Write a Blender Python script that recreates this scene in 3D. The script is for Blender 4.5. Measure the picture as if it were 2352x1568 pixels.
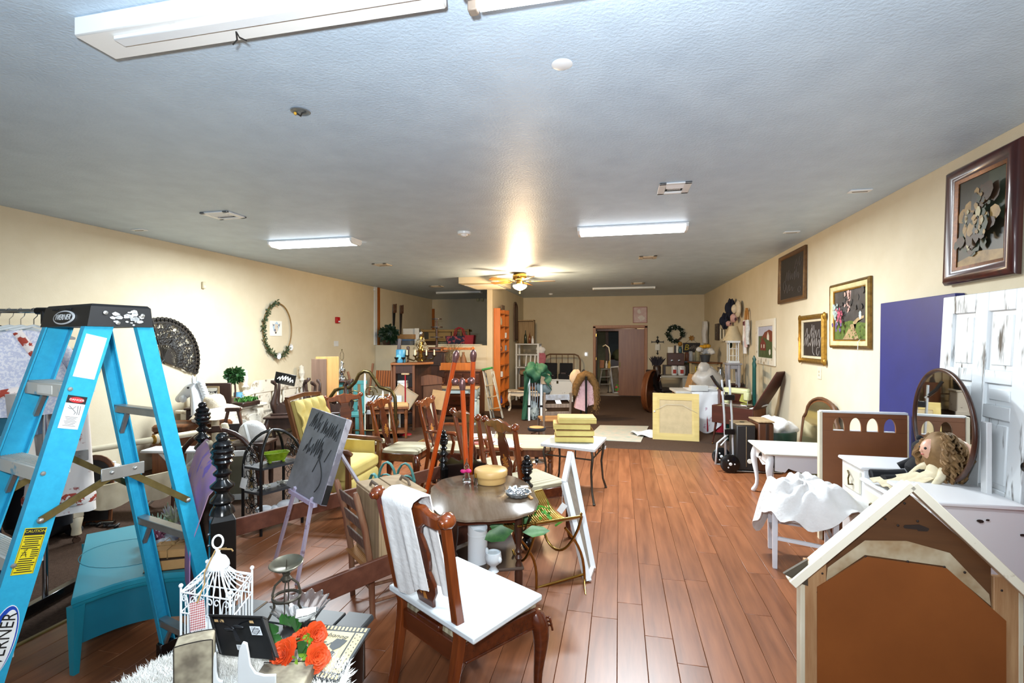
import bpy,math,random
from mathutils import Vector as V,Matrix
from math import cos,sin
rn,ru,gs,sd = random.random,random.uniform,random.gauss,random.seed
sd(7)
PI = math.pi
SC = bpy.context.scene
COL = SC.collection
for _o in list(bpy.data.objects): bpy.data.objects.remove(_o)

# ------------------------------------------------------------------ camera
FPX = 1120.0; YAW = math.atan(246/FPX); CAMH = 1.65
cam_d = bpy.data.cameras.new('camera'); cam = bpy.data.objects.new('camera',cam_d); COL.objects.link(cam)
cam_d.sensor_width = 36.0; cam_d.lens = 36.0*FPX/2352; cam_d.shift_y = -3/2352; cam_d.clip_start = .05
cam.location = (0,0,CAMH); cam.rotation_euler = (PI/2,0,YAW)
SC.camera = cam

# ------------------------------------------------------------------ view, world, lamps
SC.view_settings.view_transform = 'Standard'; SC.view_settings.look = 'None'
SC.view_settings.exposure = 0.6; SC.view_settings.gamma = 1.0; SC.view_settings.use_curve_mapping = False
w = bpy.data.worlds.new('world'); SC.world = w; w.use_nodes = True
w.node_tree.nodes['Background'].inputs[0].default_value = (.78,.88,1,1)
w.node_tree.nodes['Background'].inputs[1].default_value = 0.5
SC.cycles.max_bounces = 8; SC.cycles.diffuse_bounces = 4; SC.cycles.glossy_bounces = 4
SC.cycles.transmission_bounces = 6; SC.cycles.transparent_max_bounces = 8
SC.cycles.sample_clamp_indirect = 6; SC.cycles.caustics_reflective = False; SC.cycles.caustics_refractive = False
def lamp(name,kind,loc,energy,col,**kw):
    d = bpy.data.lights.new(name,kind); o = bpy.data.objects.new(name,d); COL.objects.link(o)
    o.location = loc; d.energy = energy; d.color = col
    for k,v in kw.items():
        if k == 'rot': o.rotation_euler = v
        else: setattr(d,k,v)
    return o
# the photographer's flash, just above and left of the lens
lamp('camera_flash','SPOT',(-.09,-.06,1.82),330,(.88,.95,1.0),rot=(PI/2 + .45,0,YAW),spot_size=2.8,spot_blend=1.0,shadow_soft_size=.05)

# ------------------------------------------------------------------ colours and materials
def lin(h):
    h = h.lstrip('#'); r = [int(h[i:i + 2],16)/255 for i in (0,2,4)]
    return tuple([(c/12.92 if c <= .04045 else ((c + .055)/1.055) **2.4) for c in r]) + (1,)
MATS = {}
def M(name,col,rough=.5,metal=0,kind='plain',col2=None,scale=8,amt=.5,axis=None,bump=0,bscale=60,rnd=0,spec=.5,edge=.08,coat=0):
    if name in MATS: return MATS[name]
    m = bpy.data.materials.new(name); m.use_nodes = True; MATS[name] = m
    nt = m.node_tree; N = nt.nodes; L = nt.links; b = N['Principled BSDF']
    b.inputs['Roughness'].default_value = rough; b.inputs['Metallic'].default_value = metal
    b.inputs['Specular IOR Level'].default_value = spec
    if coat: b.inputs['Coat Weight'].default_value = coat; b.inputs['Coat Roughness'].default_value = .12
    c1 = lin(col)
    c2 = lin(col2) if col2 else tuple([x*.8 for x in c1[:3]]) + (1,)
    tc = N.new('ShaderNodeTexCoord'); mp = N.new('ShaderNodeMapping'); L.new(tc.outputs['Object'],mp.inputs[0])
    if kind == 'glass':
        b.inputs['Transmission Weight'].default_value = 1; b.inputs['IOR'].default_value = 1.45
        b.inputs['Base Color'].default_value = c1; return m
    if kind == 'emit':
        b.inputs['Base Color'].default_value = c1; b.inputs['Emission Color'].default_value = c1
        b.inputs['Emission Strength'].default_value = scale; return m
    if kind in ('wave',):
        t = N.new('ShaderNodeTexWave'); t.inputs['Scale'].default_value = scale; t.inputs['Distortion'].default_value = amt
        t.bands_direction = axis or 'X'
        f = t.outputs['Fac']
    else:
        sc3 = [1,1,1]
        if kind == 'wood':
            sc3 = [6,6,6]; sc3['XYZ'.index(axis or 'Z')] = .5
        mp.inputs['Scale'].default_value = sc3
        t = N.new('ShaderNodeTexNoise'); t.inputs['Scale'].default_value = scale; t.inputs['Detail'].default_value = 4
        t.inputs['Roughness'].default_value = .6
        f = t.outputs['Fac']
    L.new(mp.outputs[0],t.inputs[0])
    r = N.new('ShaderNodeValToRGB')
    if kind == 'distress':
        r.color_ramp.elements[0].position = amt; r.color_ramp.elements[1].position = min(1,amt + edge)
        r.color_ramp.elements[0].color = c2; r.color_ramp.elements[1].color = c1
    elif kind == 'wave':
        r.color_ramp.elements[0].position = .42; r.color_ramp.elements[1].position = .58
        r.color_ramp.elements[0].color = c1; r.color_ramp.elements[1].color = c2
    else:
        r.color_ramp.elements[0].position = .3; r.color_ramp.elements[1].position = .72
        r.color_ramp.elements[0].color = c2; r.color_ramp.elements[1].color = c1
    L.new(f,r.inputs[0]); out = r.outputs[0]
    if rnd:
        oi = N.new('ShaderNodeObjectInfo'); hs = N.new('ShaderNodeHueSaturation')
        mr = N.new('ShaderNodeMapRange'); mr.inputs[3].default_value = 1 - rnd; mr.inputs[4].default_value = 1 + rnd
        L.new(oi.outputs['Random'],mr.inputs[0]); L.new(mr.outputs[0],hs.inputs['Value']); L.new(out,hs.inputs['Color'])
        out = hs.outputs[0]
        va = N.new('ShaderNodeVectorMath'); va.operation = 'ADD'
        vm = N.new('ShaderNodeMath'); vm.operation = 'MULTIPLY'; vm.inputs[1].default_value = 37
        L.new(oi.outputs['Random'],vm.inputs[0]); L.new(tc.outputs['Object'],va.inputs[0]); L.new(vm.outputs[0],va.inputs[1]); L.new(va.outputs[0],mp.inputs[0])
    L.new(out,b.inputs['Base Color'])
    if bump:
        t2 = N.new('ShaderNodeTexNoise'); t2.inputs['Scale'].default_value = bscale; t2.inputs['Detail'].default_value = 3
        L.new(tc.outputs['Object'],t2.inputs[0])
        bp = N.new('ShaderNodeBump'); bp.inputs['Strength'].default_value = bump; bp.inputs['Distance'].default_value = .01
        L.new(t2.outputs['Fac'],bp.inputs['Height']); L.new(bp.outputs[0],b.inputs['Normal'])
    return m

# ------------------------------------------------------------------ mesh building
def T(x=0,y=0,z=0): return Matrix.Translation((x,y,z))
def RX(a): return Matrix.Rotation(a,4,'X')
def RY(a): return Matrix.Rotation(a,4,'Y')
def RZ(a): return Matrix.Rotation(a,4,'Z')
def S(x,y,z): return Matrix.Diagonal((x,y,z,1))
ID = Matrix.Identity(4)
class MB:
    def __init__(s,m=None): s.v = []; s.f = []; s.m = m or ID; s.flat = []
    def add(s,vs,fs,m=None):
        n = len(s.v); mm = s.m @ m if m is not None else s.m
        s.v += [mm @ V(p) for p in vs]; s.f += [[i + n for i in f] for f in fs]; return s
    def box(s,x,y,z,a,b,c,bv=.004,m=None):
        """centre and full sizes; chamfered edges"""
        a,b,c = a/2,b/2,c/2; bv = min(bv,a*.6,b*.6,c*.6)
        vs = []; ix = {}
        for sx in (-1,1):
            for sy in (-1,1):
                for sz in (-1,1):
                    for k,(ex,ey,ez) in enumerate(((0,bv,bv),(bv,0,bv),(bv,bv,0))):
                        ix[sx,sy,sz,k] = len(vs)
                        vs.append((x + sx*(a - ex),y + sy*(b - ey),z + sz*(c - ez)))
        fs = []
        q = ((-1,-1),(1,-1),(1,1),(-1,1))
        for sg in (-1,1):
            fs.append([ix[sg,p,r,0] for p,r in q]); fs.append([ix[p,sg,r,1] for p,r in q]); fs.append([ix[p,r,sg,2] for p,r in q])
        for p in (-1,1):
            for r in (-1,1):
                fs.append([ix[-1,p,r,1],ix[1,p,r,1],ix[1,p,r,2],ix[-1,p,r,2]])
                fs.append([ix[p,-1,r,0],ix[p,1,r,0],ix[p,1,r,2],ix[p,-1,r,2]])
                fs.append([ix[p,r,-1,0],ix[p,r,1,0],ix[p,r,1,1],ix[p,r,-1,1]])
        for sx in (-1,1):
            for sy in (-1,1):
                for sz in (-1,1): fs.append([ix[sx,sy,sz,0],ix[sx,sy,sz,1],ix[sx,sy,sz,2]])
        n0 = len(s.f); s.add(vs,fs,m); s.flat += range(n0,n0 + 6); return s
    def tube(s,pts,r,n=8,closed=False,cap=True,m=None,flat=1.0):
        """round bar through pts; r a number or one per point"""
        P = [V(p) for p in pts]; k = len(P); R = r if isinstance(r,(list,tuple)) else [r]*k
        vs = []; fs = []; up = None
        for i in range(k):
            if closed: t = P[(i + 1) % k] - P[i - 1]
            else: t = P[min(i + 1,k - 1)] - P[max(i - 1,0)]
            if t.length < 1e-9: t = V((0,0,1))
            t.normalize()
            if up is None: up = V((0,0,1)) if abs(t.z) < .9 else V((0,1,0))
            u = up - t*up.dot(t)
            if u.length < 1e-6: u = t.orthogonal()
            u.normalize(); wv = t.cross(u); up = u
            o = PI/n if n == 4 else 0
            for j in range(n):
                a = 2*PI*j/n + o; vs.append(P[i] + (u*cos(a) + wv*sin(a)*flat)*R[i])
        for i in range(k if closed else k - 1):
            for j in range(n):
                a = i*n + j; b2 = i*n + (j + 1) % n; i2 = (i + 1) % k
                fs.append([a,b2,i2*n + (j + 1) % n,i2*n + j])
        if cap and not closed: fs.append(list(range(n))[::-1]); fs.append([(k - 1)*n + j for j in range(n)])
        return s.add(vs,fs,m)
    def lathe(s,prof,n=16,m=None,sq=None):
        """profile [(radius, z)] from bottom to top about z"""
        vs = []; fs = []
        for r,z in prof:
            for j in range(n): a = 2*PI*j/n; vs.append((r*cos(a),r*sin(a),z))
        for i in range(len(prof) - 1):
            for j in range(n): fs.append([i*n + j,i*n + (j + 1) % n,(i + 1)*n + (j + 1) % n,(i + 1)*n + j])
        if prof[0][0] > 1e-5: fs.append(list(range(n))[::-1])
        if prof[-1][0] > 1e-5: fs.append([(len(prof) - 1)*n + j for j in range(n)])
        return s.add(vs,fs,m)
    def prism(s,poly,d,m=None):
        """polygon in local xy, extruded from z=0 to z=d"""
        n = len(poly); vs = [(x,y,0) for x,y in poly] + [(x,y,d) for x,y in poly]
        fs = [list(range(n))[::-1],list(range(n,2*n))] + [[i,(i + 1) % n,n + (i + 1) % n,n + i] for i in range(n)]
        return s.add(vs,fs,m)
    def loft(s,rings,m=None,cap=True,closed=False):
        """rings of equally many points"""
        n = len(rings[0]); vs = [p for r in rings for p in r]; fs = []
        for i in range(len(rings) - (0 if closed else 1)):
            i2 = (i + 1) % len(rings)
            for j in range(n): fs.append([i*n + j,i*n + (j + 1) % n,i2*n + (j + 1) % n,i2*n + j])
        if cap and not closed: fs.append(list(range(n))[::-1]); fs.append([(len(rings) - 1)*n + j for j in range(n)])
        return s.add(vs,fs,m)
    def sheet(s,fn,nu,nv,th=.002,m=None):
        """a cloth: fn(u,v) -> point, given a thickness"""
        P = [[V(fn(i/nu,j/nv)) for j in range(nv + 1)] for i in range(nu + 1)]
        vs = []; 
        for sgn in (.5,-.5):
            for i in range(nu + 1):
                for j in range(nv + 1):
                    a = P[min(i + 1,nu)][j] - P[max(i - 1,0)][j]; b2 = P[i][min(j + 1,nv)] - P[i][max(j - 1,0)]
                    nn = a.cross(b2)
                    if nn.length > 1e-9: nn.normalize()
                    vs.append(P[i][j] + nn*th*sgn)
        K = (nu + 1)*(nv + 1); fs = []; w2 = nv + 1
        for i in range(nu):
            for j in range(nv):
                a = i*w2 + j; fs.append([a,a + w2,a + w2 + 1,a + 1]); fs.append([K + a + 1,K + a + w2 + 1,K + a + w2,K + a])
        def wall(a,b2): fs.append([a,b2,b2 + K,a + K])
        for j in range(nv): wall(j,j + 1); wall(nu*w2 + j + 1,nu*w2 + j)
        for i in range(nu): wall((i + 1)*w2,i*w2); wall(i*w2 + nv,(i + 1)*w2 + nv)
        return s.add(vs,fs,m)
    def ball(s,c,rx,ry=None,rz=None,n=12,k=7,m=None,fn=None):
        ry = ry or rx; rz = rz or rx; vs = [(c[0],c[1],c[2] - rz)]; fs = []
        for i in range(1,k):
            p = PI*i/k - PI/2
            for j in range(n):
                a = 2*PI*j/n; q = 1 if fn is None else fn(a,p)
                vs.append((c[0] + rx*q*cos(p)*cos(a),c[1] + ry*q*cos(p)*sin(a),c[2] + rz*q*sin(p)))
        vs.append((c[0],c[1],c[2] + rz)); l = len(vs) - 1
        for j in range(n):
            fs.append([0,1 + (j + 1) % n,1 + j]); fs.append([l,1 + (k - 2)*n + j,1 + (k - 2)*n + (j + 1) % n])
        for i in range(k - 2):
            for j in range(n): a = 1 + i*n; fs.append([a + j,a + (j + 1) % n,a + n + (j + 1) % n,a + n + j])
        return s.add(vs,fs,m)
    def B(s,name,mat,parent=None,smooth=50,bev=0,loc=None,sub=0):
        me = bpy.data.meshes.new(name); me.from_pydata([tuple(p) for p in s.v],[],s.f); 
        import bmesh
        bm = bmesh.new(); bm.from_mesh(me); bmesh.ops.recalc_face_normals(bm,faces=bm.faces); bm.to_mesh(me); bm.free()
        if smooth:
            me.polygons.foreach_set('use_smooth',[True]*len(me.polygons)); me.set_sharp_from_angle(angle=math.radians(smooth))
            for i in s.flat: me.polygons[i].use_smooth = False
        if mat: me.materials.append(mat)
        o = bpy.data.objects.new(name,me); COL.objects.link(o)
        if parent is not None: o.parent = parent
        if loc: o.location = loc
        if bev:
            b = o.modifiers.new('bevel','BEVEL'); b.width = bev; b.segments = 2; b.limit_method = 'ANGLE'; b.angle_limit = .6
        if sub:
            b = o.modifiers.new('sub','SUBSURF'); b.levels = sub; b.render_levels = sub
        return o
def thing(name,label,cat,loc=(0,0,0),rz=0,group=None,rot=None):
    o = bpy.data.objects.new(name,None); COL.objects.link(o); o.empty_display_size = .1
    o.location = loc; o.rotation_euler = rot if rot else (0,0,rz); o['label'] = label; o['category'] = cat
    if group: o['group'] = group
    return o
def tag(o,label,cat,loc=None,rz=None,group=None,rot=None):
    o['label'] = label; o['category'] = cat
    if group: o['group'] = group
    if loc is not None: o.location = loc
    if rz is not None: o.rotation_euler = (0,0,rz)
    if rot is not None: o.rotation_euler = rot
    return o
def struct(o): o['kind'] = 'structure'; return o
def lab(o,t): o['label'] = t; return o
def dup(root,label,loc=None,rz=None,group=None):
    def cp(o,par):
        c = o.copy(); COL.objects.link(c)
        if par is not None: c.parent = par
        for ch in o.children: cp(ch,c)
        return c
    r = cp(root,None); r['label'] = label
    if loc is not None: r.location = loc
    if rz is not None: r.rotation_euler = (0,0,rz)
    if group: r['group'] = group
    return r
def words(name,s,size,mat,parent,m,ext=.0006,shear=0,align='CENTER',sx=1):
    """flat raised lettering; m places its local xy plane"""
    cu = bpy.data.curves.new(name,'FONT'); cu.body = s; cu.size = size; cu.extrude = ext; cu.shear = shear
    cu.align_x = align; cu.align_y = 'CENTER'; cu.resolution_u = 2
    o = bpy.data.objects.new(name,cu); COL.objects.link(o)
    bpy.context.view_layer.update()
    me = bpy.data.meshes.new_from_object(o.evaluated_get(bpy.context.evaluated_depsgraph_get()))
    bpy.data.objects.remove(o); me.name = name; me.materials.clear(); me.materials.append(mat)
    me.transform(m @ S(sx,1,1))
    q = bpy.data.objects.new(name,me); COL.objects.link(q); q.parent = parent
    return q
def face(vx,vy): return math.atan2(-vx,vy)      # rotation that turns local +y to (vx,vy)
VERT = RX(PI/2)        # local xy plane -> xz plane (facing -y)
# from a pixel of the 2352x1568 frame to a point of the room
_s,_c = sin(YAW),cos(YAW)
def ray(u,v): a = (u - 1176)/FPX; return V((-_s + _c*a,_c + _s*a,(781 - v)/FPX))
def at(u,v,z=0): d = ray(u,v); k = (z - CAMH)/d.z; return V((d.x*k,d.y*k,z))
def dep(u,v,zc): d = ray(u,v); return V((d.x*zc,d.y*zc,CAMH + d.z*zc))
def onx(u,v,X): d = ray(u,v); k = X/d.x; return V((X,d.y*k,CAMH + d.z*k))
def ony(u,v,Y): d = ray(u,v); k = Y/d.y; return V((d.x*k,Y,CAMH + d.z*k))

# ------------------------------------------------------------------ palette
wall_m = M('wall_paint','#d4c8ae',.75,kind='plain',col2='#cdc0a4',scale=3,bump=.12,bscale=120)
ceil_m = M('ceiling_texture','#c4d8ea',.45,col2='#b6cadd',scale=4,bump=.35,bscale=60)
carpet_m = M('brown_carpet','#5c493e',.95,col2='#4b3a30',scale=60,bump=.8,bscale=300,spec=.1)
plank_m = M('hickory_plank','#8c5636',.34,kind='wood',axis='Y',col2='#6b3d23',scale=3.5,rnd=.13)
oak_trim = M('oak_trim','#b4794a',.4,kind='wood',axis='Z',col2='#94602f',scale=6)
orange_trim = M('orange_trim','#a8611f',.4,kind='wood',axis='Z',col2='#91501a',scale=5)
wpt_ = M('white_paint','#dcdedf',.45,col2='#d2d4d4',scale=5)
wmt_ = M('white_metal','#e9edf0',.3,col2='#e2e6e9',scale=4)
cream_paint = M('cream_paint','#dcd3bd',.5,col2='#cfc4aa',scale=6)
distress_w = M('distressed_white','#e9e9e6',.5,kind='distress',col2='#3a2a20',scale=14,amt=.30,edge=.04)
antique_w = M('antique_white','#d9d0bf',.55,kind='distress',col2='#8b7c69',scale=9,amt=.34,edge=.12)
dkw_ = M('dark_walnut','#4a2a1c',.35,kind='wood',axis='Z',col2='#2c170f',scale=5)
espresso = M('espresso_wood','#3a2720',.35,kind='wood',axis='Z',col2='#281a15',scale=5)
cherry = M('cherry_wood','#7f3d17',.22,kind='wood',axis='Z',col2='#592710',scale=5,coat=.4)
cherry_d = M('cherry_dark','#5f2a11',.25,kind='wood',axis='X',col2='#40190a',scale=5,coat=.4)
maple = M('amber_inlay','#c98a3a',.25,kind='wood',axis='X',col2='#a8682a',scale=6,coat=.3)
oak = M('brown_oak','#7c4a28',.4,kind='wood',axis='Z',col2='#5a3219',scale=5)
pine = M('orange_pine','#c9742a',.4,kind='wood',axis='Z',col2='#b3611d',scale=4)
weathered = M('weathered_wood','#7d6a58',.7,kind='wood',axis='Z',col2='#4e3f34',scale=6)
rawwood = M('raw_wood','#b39a76',.75,kind='wood',axis='Z',col2='#8d7555',scale=4)
blackp = M('black_paint','#121213',.18,col2='#0c0c0d',scale=8)
blackm = M('black_metal','#191a1b',.35,metal=.3,col2='#111112',scale=8)
blackfab = M('black_cloth','#15151a',.9,col2='#0e0e11',scale=30)
brass = M('brass','#b8944f',.22,metal=1,col2='#a07d3c',scale=6)
agedbrass = M('aged_brass','#6d5c36',.32,metal=.9,col2='#3d3521',scale=10)
gold = M('gilt','#b98d3a',.35,metal=.7,col2='#8a6424',scale=25)
chrome = M('chrome','#c9cdd2',.12,metal=1,col2='#b9bdc2',scale=5)
alu = M('aluminium','#b9b9b4',.35,metal=.75,col2='#a4a4a0',scale=10)
wcl = M('white_cloth','#dfdedd',.9,col2='#d6d5d4',scale=12,bump=.35,bscale=40)
glass_m = M('clear_glass','#f4fafa',.02,kind='glass')
mirror_m = M('mirror_glass','#e6e8e6',.02,metal=1,col2='#e2e4e2')
paper = M('paper','#eceae2',.7,col2='#e2e0d6',scale=9)
ink = M('ink','#1b1a1a',.6)
leaf_m = M('green_leaf','#2f5a2a',.5,col2='#1e3f1c',scale=12)
chalk = M('chalk','#a79d95',.9)
slate = M('blackboard','#241d1b',.6,col2='#1c1615',scale=6)

# ------------------------------------------------------------------ room shell
XL,XR,YF,HC,YB = -5.83,2.36,14.7,2.95,-3.0
XC,YC = -3.16,7.6                     # edges of the plank floor
floor = struct(MB().box((XL - 1.2 + XR + 1)/2,(YB + YF + 6)/2,-.06,XR - XL + 2.4,YF + 6 - YB,.1,.001).B('floor',M('subfloor','#4a3a30',.8)))
cp = MB()
cp.box((XL + XC)/2,(YB + YF)/2,-.002,XC - XL,YF - YB,.012,.001)
cp.box((XC + XR)/2,(YC + YF)/2,-.002,XR - XC,YF - YC,.012,.001)
cp.B('carpet',carpet_m,floor)
MB().box(XC - .012,(YB + YC)/2,.004,.025,YC - YB,.012,.003).B('edge_strip',M('edge_strip','#8a7440',.4),floor)
PW = .15; cache = {}
nrow = int((XR - XC)/PW) + 1
for r in range(nrow):
    x0 = XC + r*PW; x1 = min(x0 + PW,XR); y = .9 - rn()*.8
    while y < YC - .02:
        l = random.choice((.9,1.2,1.5,1.5)); y1 = min(y + l,YC); ln = round(y1 - y,2); wd = round(x1 - x0,3)
        if ln > .02 and wd > .02:
            if (ln,wd) not in cache:
                ob = MB().box(0,0,-.006,wd - .0015,ln - .0015,.016,.002).B('plank',plank_m,floor); cache[ln,wd] = ob.data
            else:
                ob = bpy.data.objects.new('plank',cache[ln,wd]); COL.objects.link(ob); ob.parent = floor
            ob.location = ((x0 + x1)/2,(y + y1)/2,0)
        y = y1
struct(MB().box((XL + XR)/2,(YB + YF)/2,HC + .05,XR - XL + .4,YF - YB + .4,.1,.001).B('ceiling',ceil_m))
struct(MB().box(XL - .06,(YB + YF)/2,HC/2,.12,YF - YB,HC,.001).B('wall_left',wall_m))
struct(MB().box(XR + .06,(YB + YF)/2,HC/2,.12,YF - YB,HC,.001).B('wall_right',wall_m))
# far wall with a door opening x -.70 .. .74, to z 2.02
DX0,DX1,DZ = -.70,.745,2.02
fw = MB()
fw.box((XL + DX0)/2,YF + .06,HC/2,DX0 - XL,.12,HC,.001); fw.box((DX1 + XR)/2,YF + .06,HC/2,XR - DX1,.12,HC,.001)
fw.box((DX0 + DX1)/2,YF + .06,(DZ + HC)/2,DX1 - DX0,.12,HC - DZ,.001)
struct(fw.B('wall_far',wall_m))
struct(MB().box(-2.935,(10.95 + YF)/2,HC/2,.13,YF - 10.95,HC,.002).B('wall_partition',wall_m))
struct(MB().box((XL - 3.0)/2,11.0,.765,-3.0 - XL,.12,1.53,.004).B('wall_low',wall_m))
t1 = MB().box(XL + .012,10.93,(1.53 + HC)/2,.03,.13,HC - 1.53,.004); struct(t1.B('trim_1',wpt_))
t2 = MB().box(XL + .012,11.09,(1.53 + HC)/2,.03,.10,HC - 1.53,.004); struct(t2.B('trim_2',orange_trim))
t3 = MB().box(XL + .03,YF - .03,1.4,.09,.05,2.5,.004); struct(t3.B('trim_3',orange_trim))
# duct with grille hung under the ceiling against the partition
duct = thing('ceiling_duct','square cream ductwork box with return grille under the ceiling by the partition','duct',(-2.83,10.25,0))
MB().box(0,0,2.885,.82,1.3,.13,.003).B('duct_box',wall_m,duct)
g = MB(); 
for sx in (-1,1): g.box(sx*.36,.1,2.815,.05,.9,.014); g.box(0,.1 + sx*.42,2.815,.76,.05,.014)
g.B('grille_frame',wpt_,duct)
for k in range(9): MB().box(0,0,0,.68,.012,.02,.001,m=T(0,-.26 + k*.09,2.816) @ RX(.6)).B('grille_slat',cream_paint,duct)
# door in the far wall: oak casing, half-closed folding panel, the corridor beyond
door = struct(thing('door_1','','x',(0,YF,0))); del door['label']; del door['category']
cs = MB()
cs.box(DX0 - .02,-.012,DZ/2 + .02,.075,.03,DZ + .04); cs.box(DX1 + .02,-.012,DZ/2 + .02,.075,.03,DZ + .04)
cs.B('casing',oak_trim,door); MB().box((DX0 + DX1)/2,-.012,DZ + .03,DX1 - DX0 + .115,.03,.075).B('head_casing',oak_trim,door)
jb = MB(); jb.box(DX0 + .01,.06,DZ/2,.025,.12,DZ); jb.box(DX1 - .01,.06,DZ/2,.025,.12,DZ); jb.box((DX0 + DX1)/2,.06,DZ - .01,DX1 - DX0,.12,.025); jb.B('jamb',oak_trim,door)
dp = MB().box(.355,.03,1.0,.74,.035,1.96).B('door_leaf',M('door_veneer','#94613c',.35,kind='wood',axis='Z',col2='#7c4d2e',scale=2.5),door)
MB().box(.02,.008,.93,.035,.012,.16,.004).B('latch_plate',agedbrass,dp)
for z in (1.8,1.1,.25): MB().box(DX0 + .035,.01,z,.03,.02,.09).B('hinge',brass,door)
# corridor
lamp('corridor_fill','POINT',(.3,YF + 1.0,2.2),22,(1,.85,.65),shadow_soft_size=.1)  # fill light added to brighten the corridor, no fixture built for it
cor = MB(); 
for x in (-1.5,1.6): cor.box(x,YF + 2.85,1.2,.1,5.4,2.4,.001)
cor.box(0,YF + 5.5,1.2,3.2,.1,2.4,.001)
struct(cor.B('wall_corridor',M('corridor_paint','#b9b48f',.8)))
struct(MB().box(0,YF + 2.95,2.45,3.2,5.6,.1,.001).B('ceiling_corridor',M('corridor_ceiling','#b5b0aa',.8)))
struct(MB().box(0,YF + 2.9,.0,3.2,5.5,.02,.001).B('floor_corridor',M('corridor_floor','#9b8f86',.7)))
d2 = struct(thing('door_2','','x',(-.15,YF + 1.9,0))); del d2['label']; del d2['category']
dm = MB()
dm.box(-.62,0,1.0,.1,.1,2.0); dm.box(.66,0,1.0,.14,.1,2.0); dm.B('casing',dkw_,d2); MB().box(0,0,2.0,1.36,.1,.1).B('head_casing',dkw_,d2)
MB().box(-1.0,.02,1.2,.66,.08,2.4,.001).B('side_wall',wall_m,d2); MB().box(1.2,.02,1.2,.95,.08,2.4,.001).B('side_wall',wall_m,d2); MB().box(0,.02,2.22,1.36,.08,.4,.001).B('head_wall',wall_m,d2)
d3 = struct(thing('door_3','','x',(.02,YF + 5.42,0))); del d3['label']; del d3['category']
dm = MB(); dm.box(-.5,0,1.05,.12,.06,2.1); dm.box(.5,0,1.05,.12,.06,2.1); dm.B('casing',oak_trim,d3); MB().box(0,0,2.13,1.1,.06,.12).B('head_casing',oak_trim,d3)
MB().box(0,0,1.04,.9,.04,2.06).B('door_leaf',M('grey_door','#5f6a68',.5),d3)
# ------------------------------------------------------------------ ceiling fittings
lit = M('lit_diffuser','#f4faff',kind='emit',scale=5)
def wrap_light(label,x,y,on=True,L=1.22,W=.26,drop=.075,grp=None,e=160):
    t = thing('ceiling_light',label,'light',(x,y,HC),group=grp)
    MB().box(0,0,-.012,L,W,.022).B('pan',wmt_,t)
    a,b2 = W/2 - .005,W/2 - .05
    ring = lambda xx: [(xx,-a,-.02),(xx,-a,-.045),(xx,-b2,-drop),(xx,b2,-drop),(xx,a,-.045),(xx,a,-.02)]
    MB().loft([ring(-L/2 + .03),ring(L/2 - .03)]).B('diffuser',lit if on else M('unlit_diffuser','#c9d6de',.3),t)
    for sg in (-1,1): MB().loft([[(sg*(L/2 - .03),p[1]*1.02,p[2] - .003 if p[2] < -.03 else p[2]) for p in ring(0)],[(sg*(L/2 - .004),p[1]*1.02,p[2] - .003 if p[2] < -.03 else p[2]) for p in ring(0)]]).B('end_cap',wmt_,t)
    if on:
        q = lamp('tube_light','AREA',(0,0,-drop - .01),e,(.86,.95,1),shape='RECTANGLE',size=L*.95,size_y=W*.8); q.parent = t
    return t
pC = at(1451,514.5,HC); wrap_light('lit wraparound ceiling light right of centre, its white lens glowing',pC.x,pC.y + .13)
pD = at(708,547.5,HC); tD = wrap_light('lit wraparound ceiling light on the left with a grey end cap',pD.x,pD.y + .13)
pE = at(1432,659,HC); wrap_light('unlit slim ceiling light nearest the far door',pE.x,pE.y + .1,False,1.5,.2,.05)
pF = ony(1065,668,12.6); wrap_light('unlit slim ceiling light in the blue-grey back recess',-4.2,12.5,False,1.25,.2,.05)
# strip without its tubes, near left
t = thing('ceiling_light','bare white ceiling strip without tubes, stained and trailing a wire','light',(-1.38,1.62,HC))
MB().box(0,0,-.04,1.52,.17,.08,.006).B('pan',M('stained_enamel','#f0f1ef',.35,kind='distress',col2='#b9a98c',scale=5,amt=.28,edge=.1),t)
MB().box(.06,-.03,-.088,1.32,.05,.02,.004).B('channel',wmt_,t)
MB().tube([(-.1,.03,-.08),(-.1,.035,-.11),(-.115,.03,-.13)],.003,5).tube([(-.1,.03,-.08),(-.09,.035,-.1),(-.06,.04,-.115)],.003,5).B('wire',ink,t)
t = thing('ceiling_light','ceiling fixture with two bare white tubes at the top edge','light',(.10,1.68,HC))
MB().box(0,0,-.025,1.3,.12,.05,.005).B('channel',wmt_,t)
for sy in (-.045,.045):
    MB().tube([(-.6,sy,-.075),(.6,sy,-.075)],.017,12).B('tube',lit,t)
    for sx in (-1,1): MB().box(sx*.625,sy,-.065,.035,.04,.06).B('socket',M('socket_tan','#8f8174',.6),t)
q = lamp('tube_light','AREA',(0,0,-.11),34,(.9,.96,1),shape='RECTANGLE',size=1.2,size_y=.12); q.parent = t
def vent(label,u,v,wx,wy,louv=True,tone=None):
    p = at(u,v,HC); t = thing('ceiling_vent',label,'vent',(p.x,p.y,HC)); mt = tone or wmt_
    m = MB(); m.box(0,-wy/2 + .015,-.008,wx,.03,.014); m.box(0,wy/2 - .015,-.008,wx,.03,.014); m.box(-wx/2 + .03,0,-.008,.06,wy,.014); m.box(wx/2 - .03,0,-.008,.06,wy,.014)
    m.B('frame',mt,t); MB().box(0,0,-.001,wx - .08,wy - .04,.003,.0005).B('backing',M('vent_dark','#6e6a62',.8),t)
    for k in (-1,1): MB().box(0,0,0,wx - .12,wy*.28,.004,.001,m=T(0,k*wy*.27,-.012) @ RX(.25*k)).B('blade',mt,t)
    for k in range(11): MB().box((k - 5)*(wx - .16)/10,0,-.01,.006,wy*.24,.012,.001).B('louvre',mt,t)
vent('large white ceiling vent with louvres, right of centre',1548,430,.26,.30)
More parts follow.
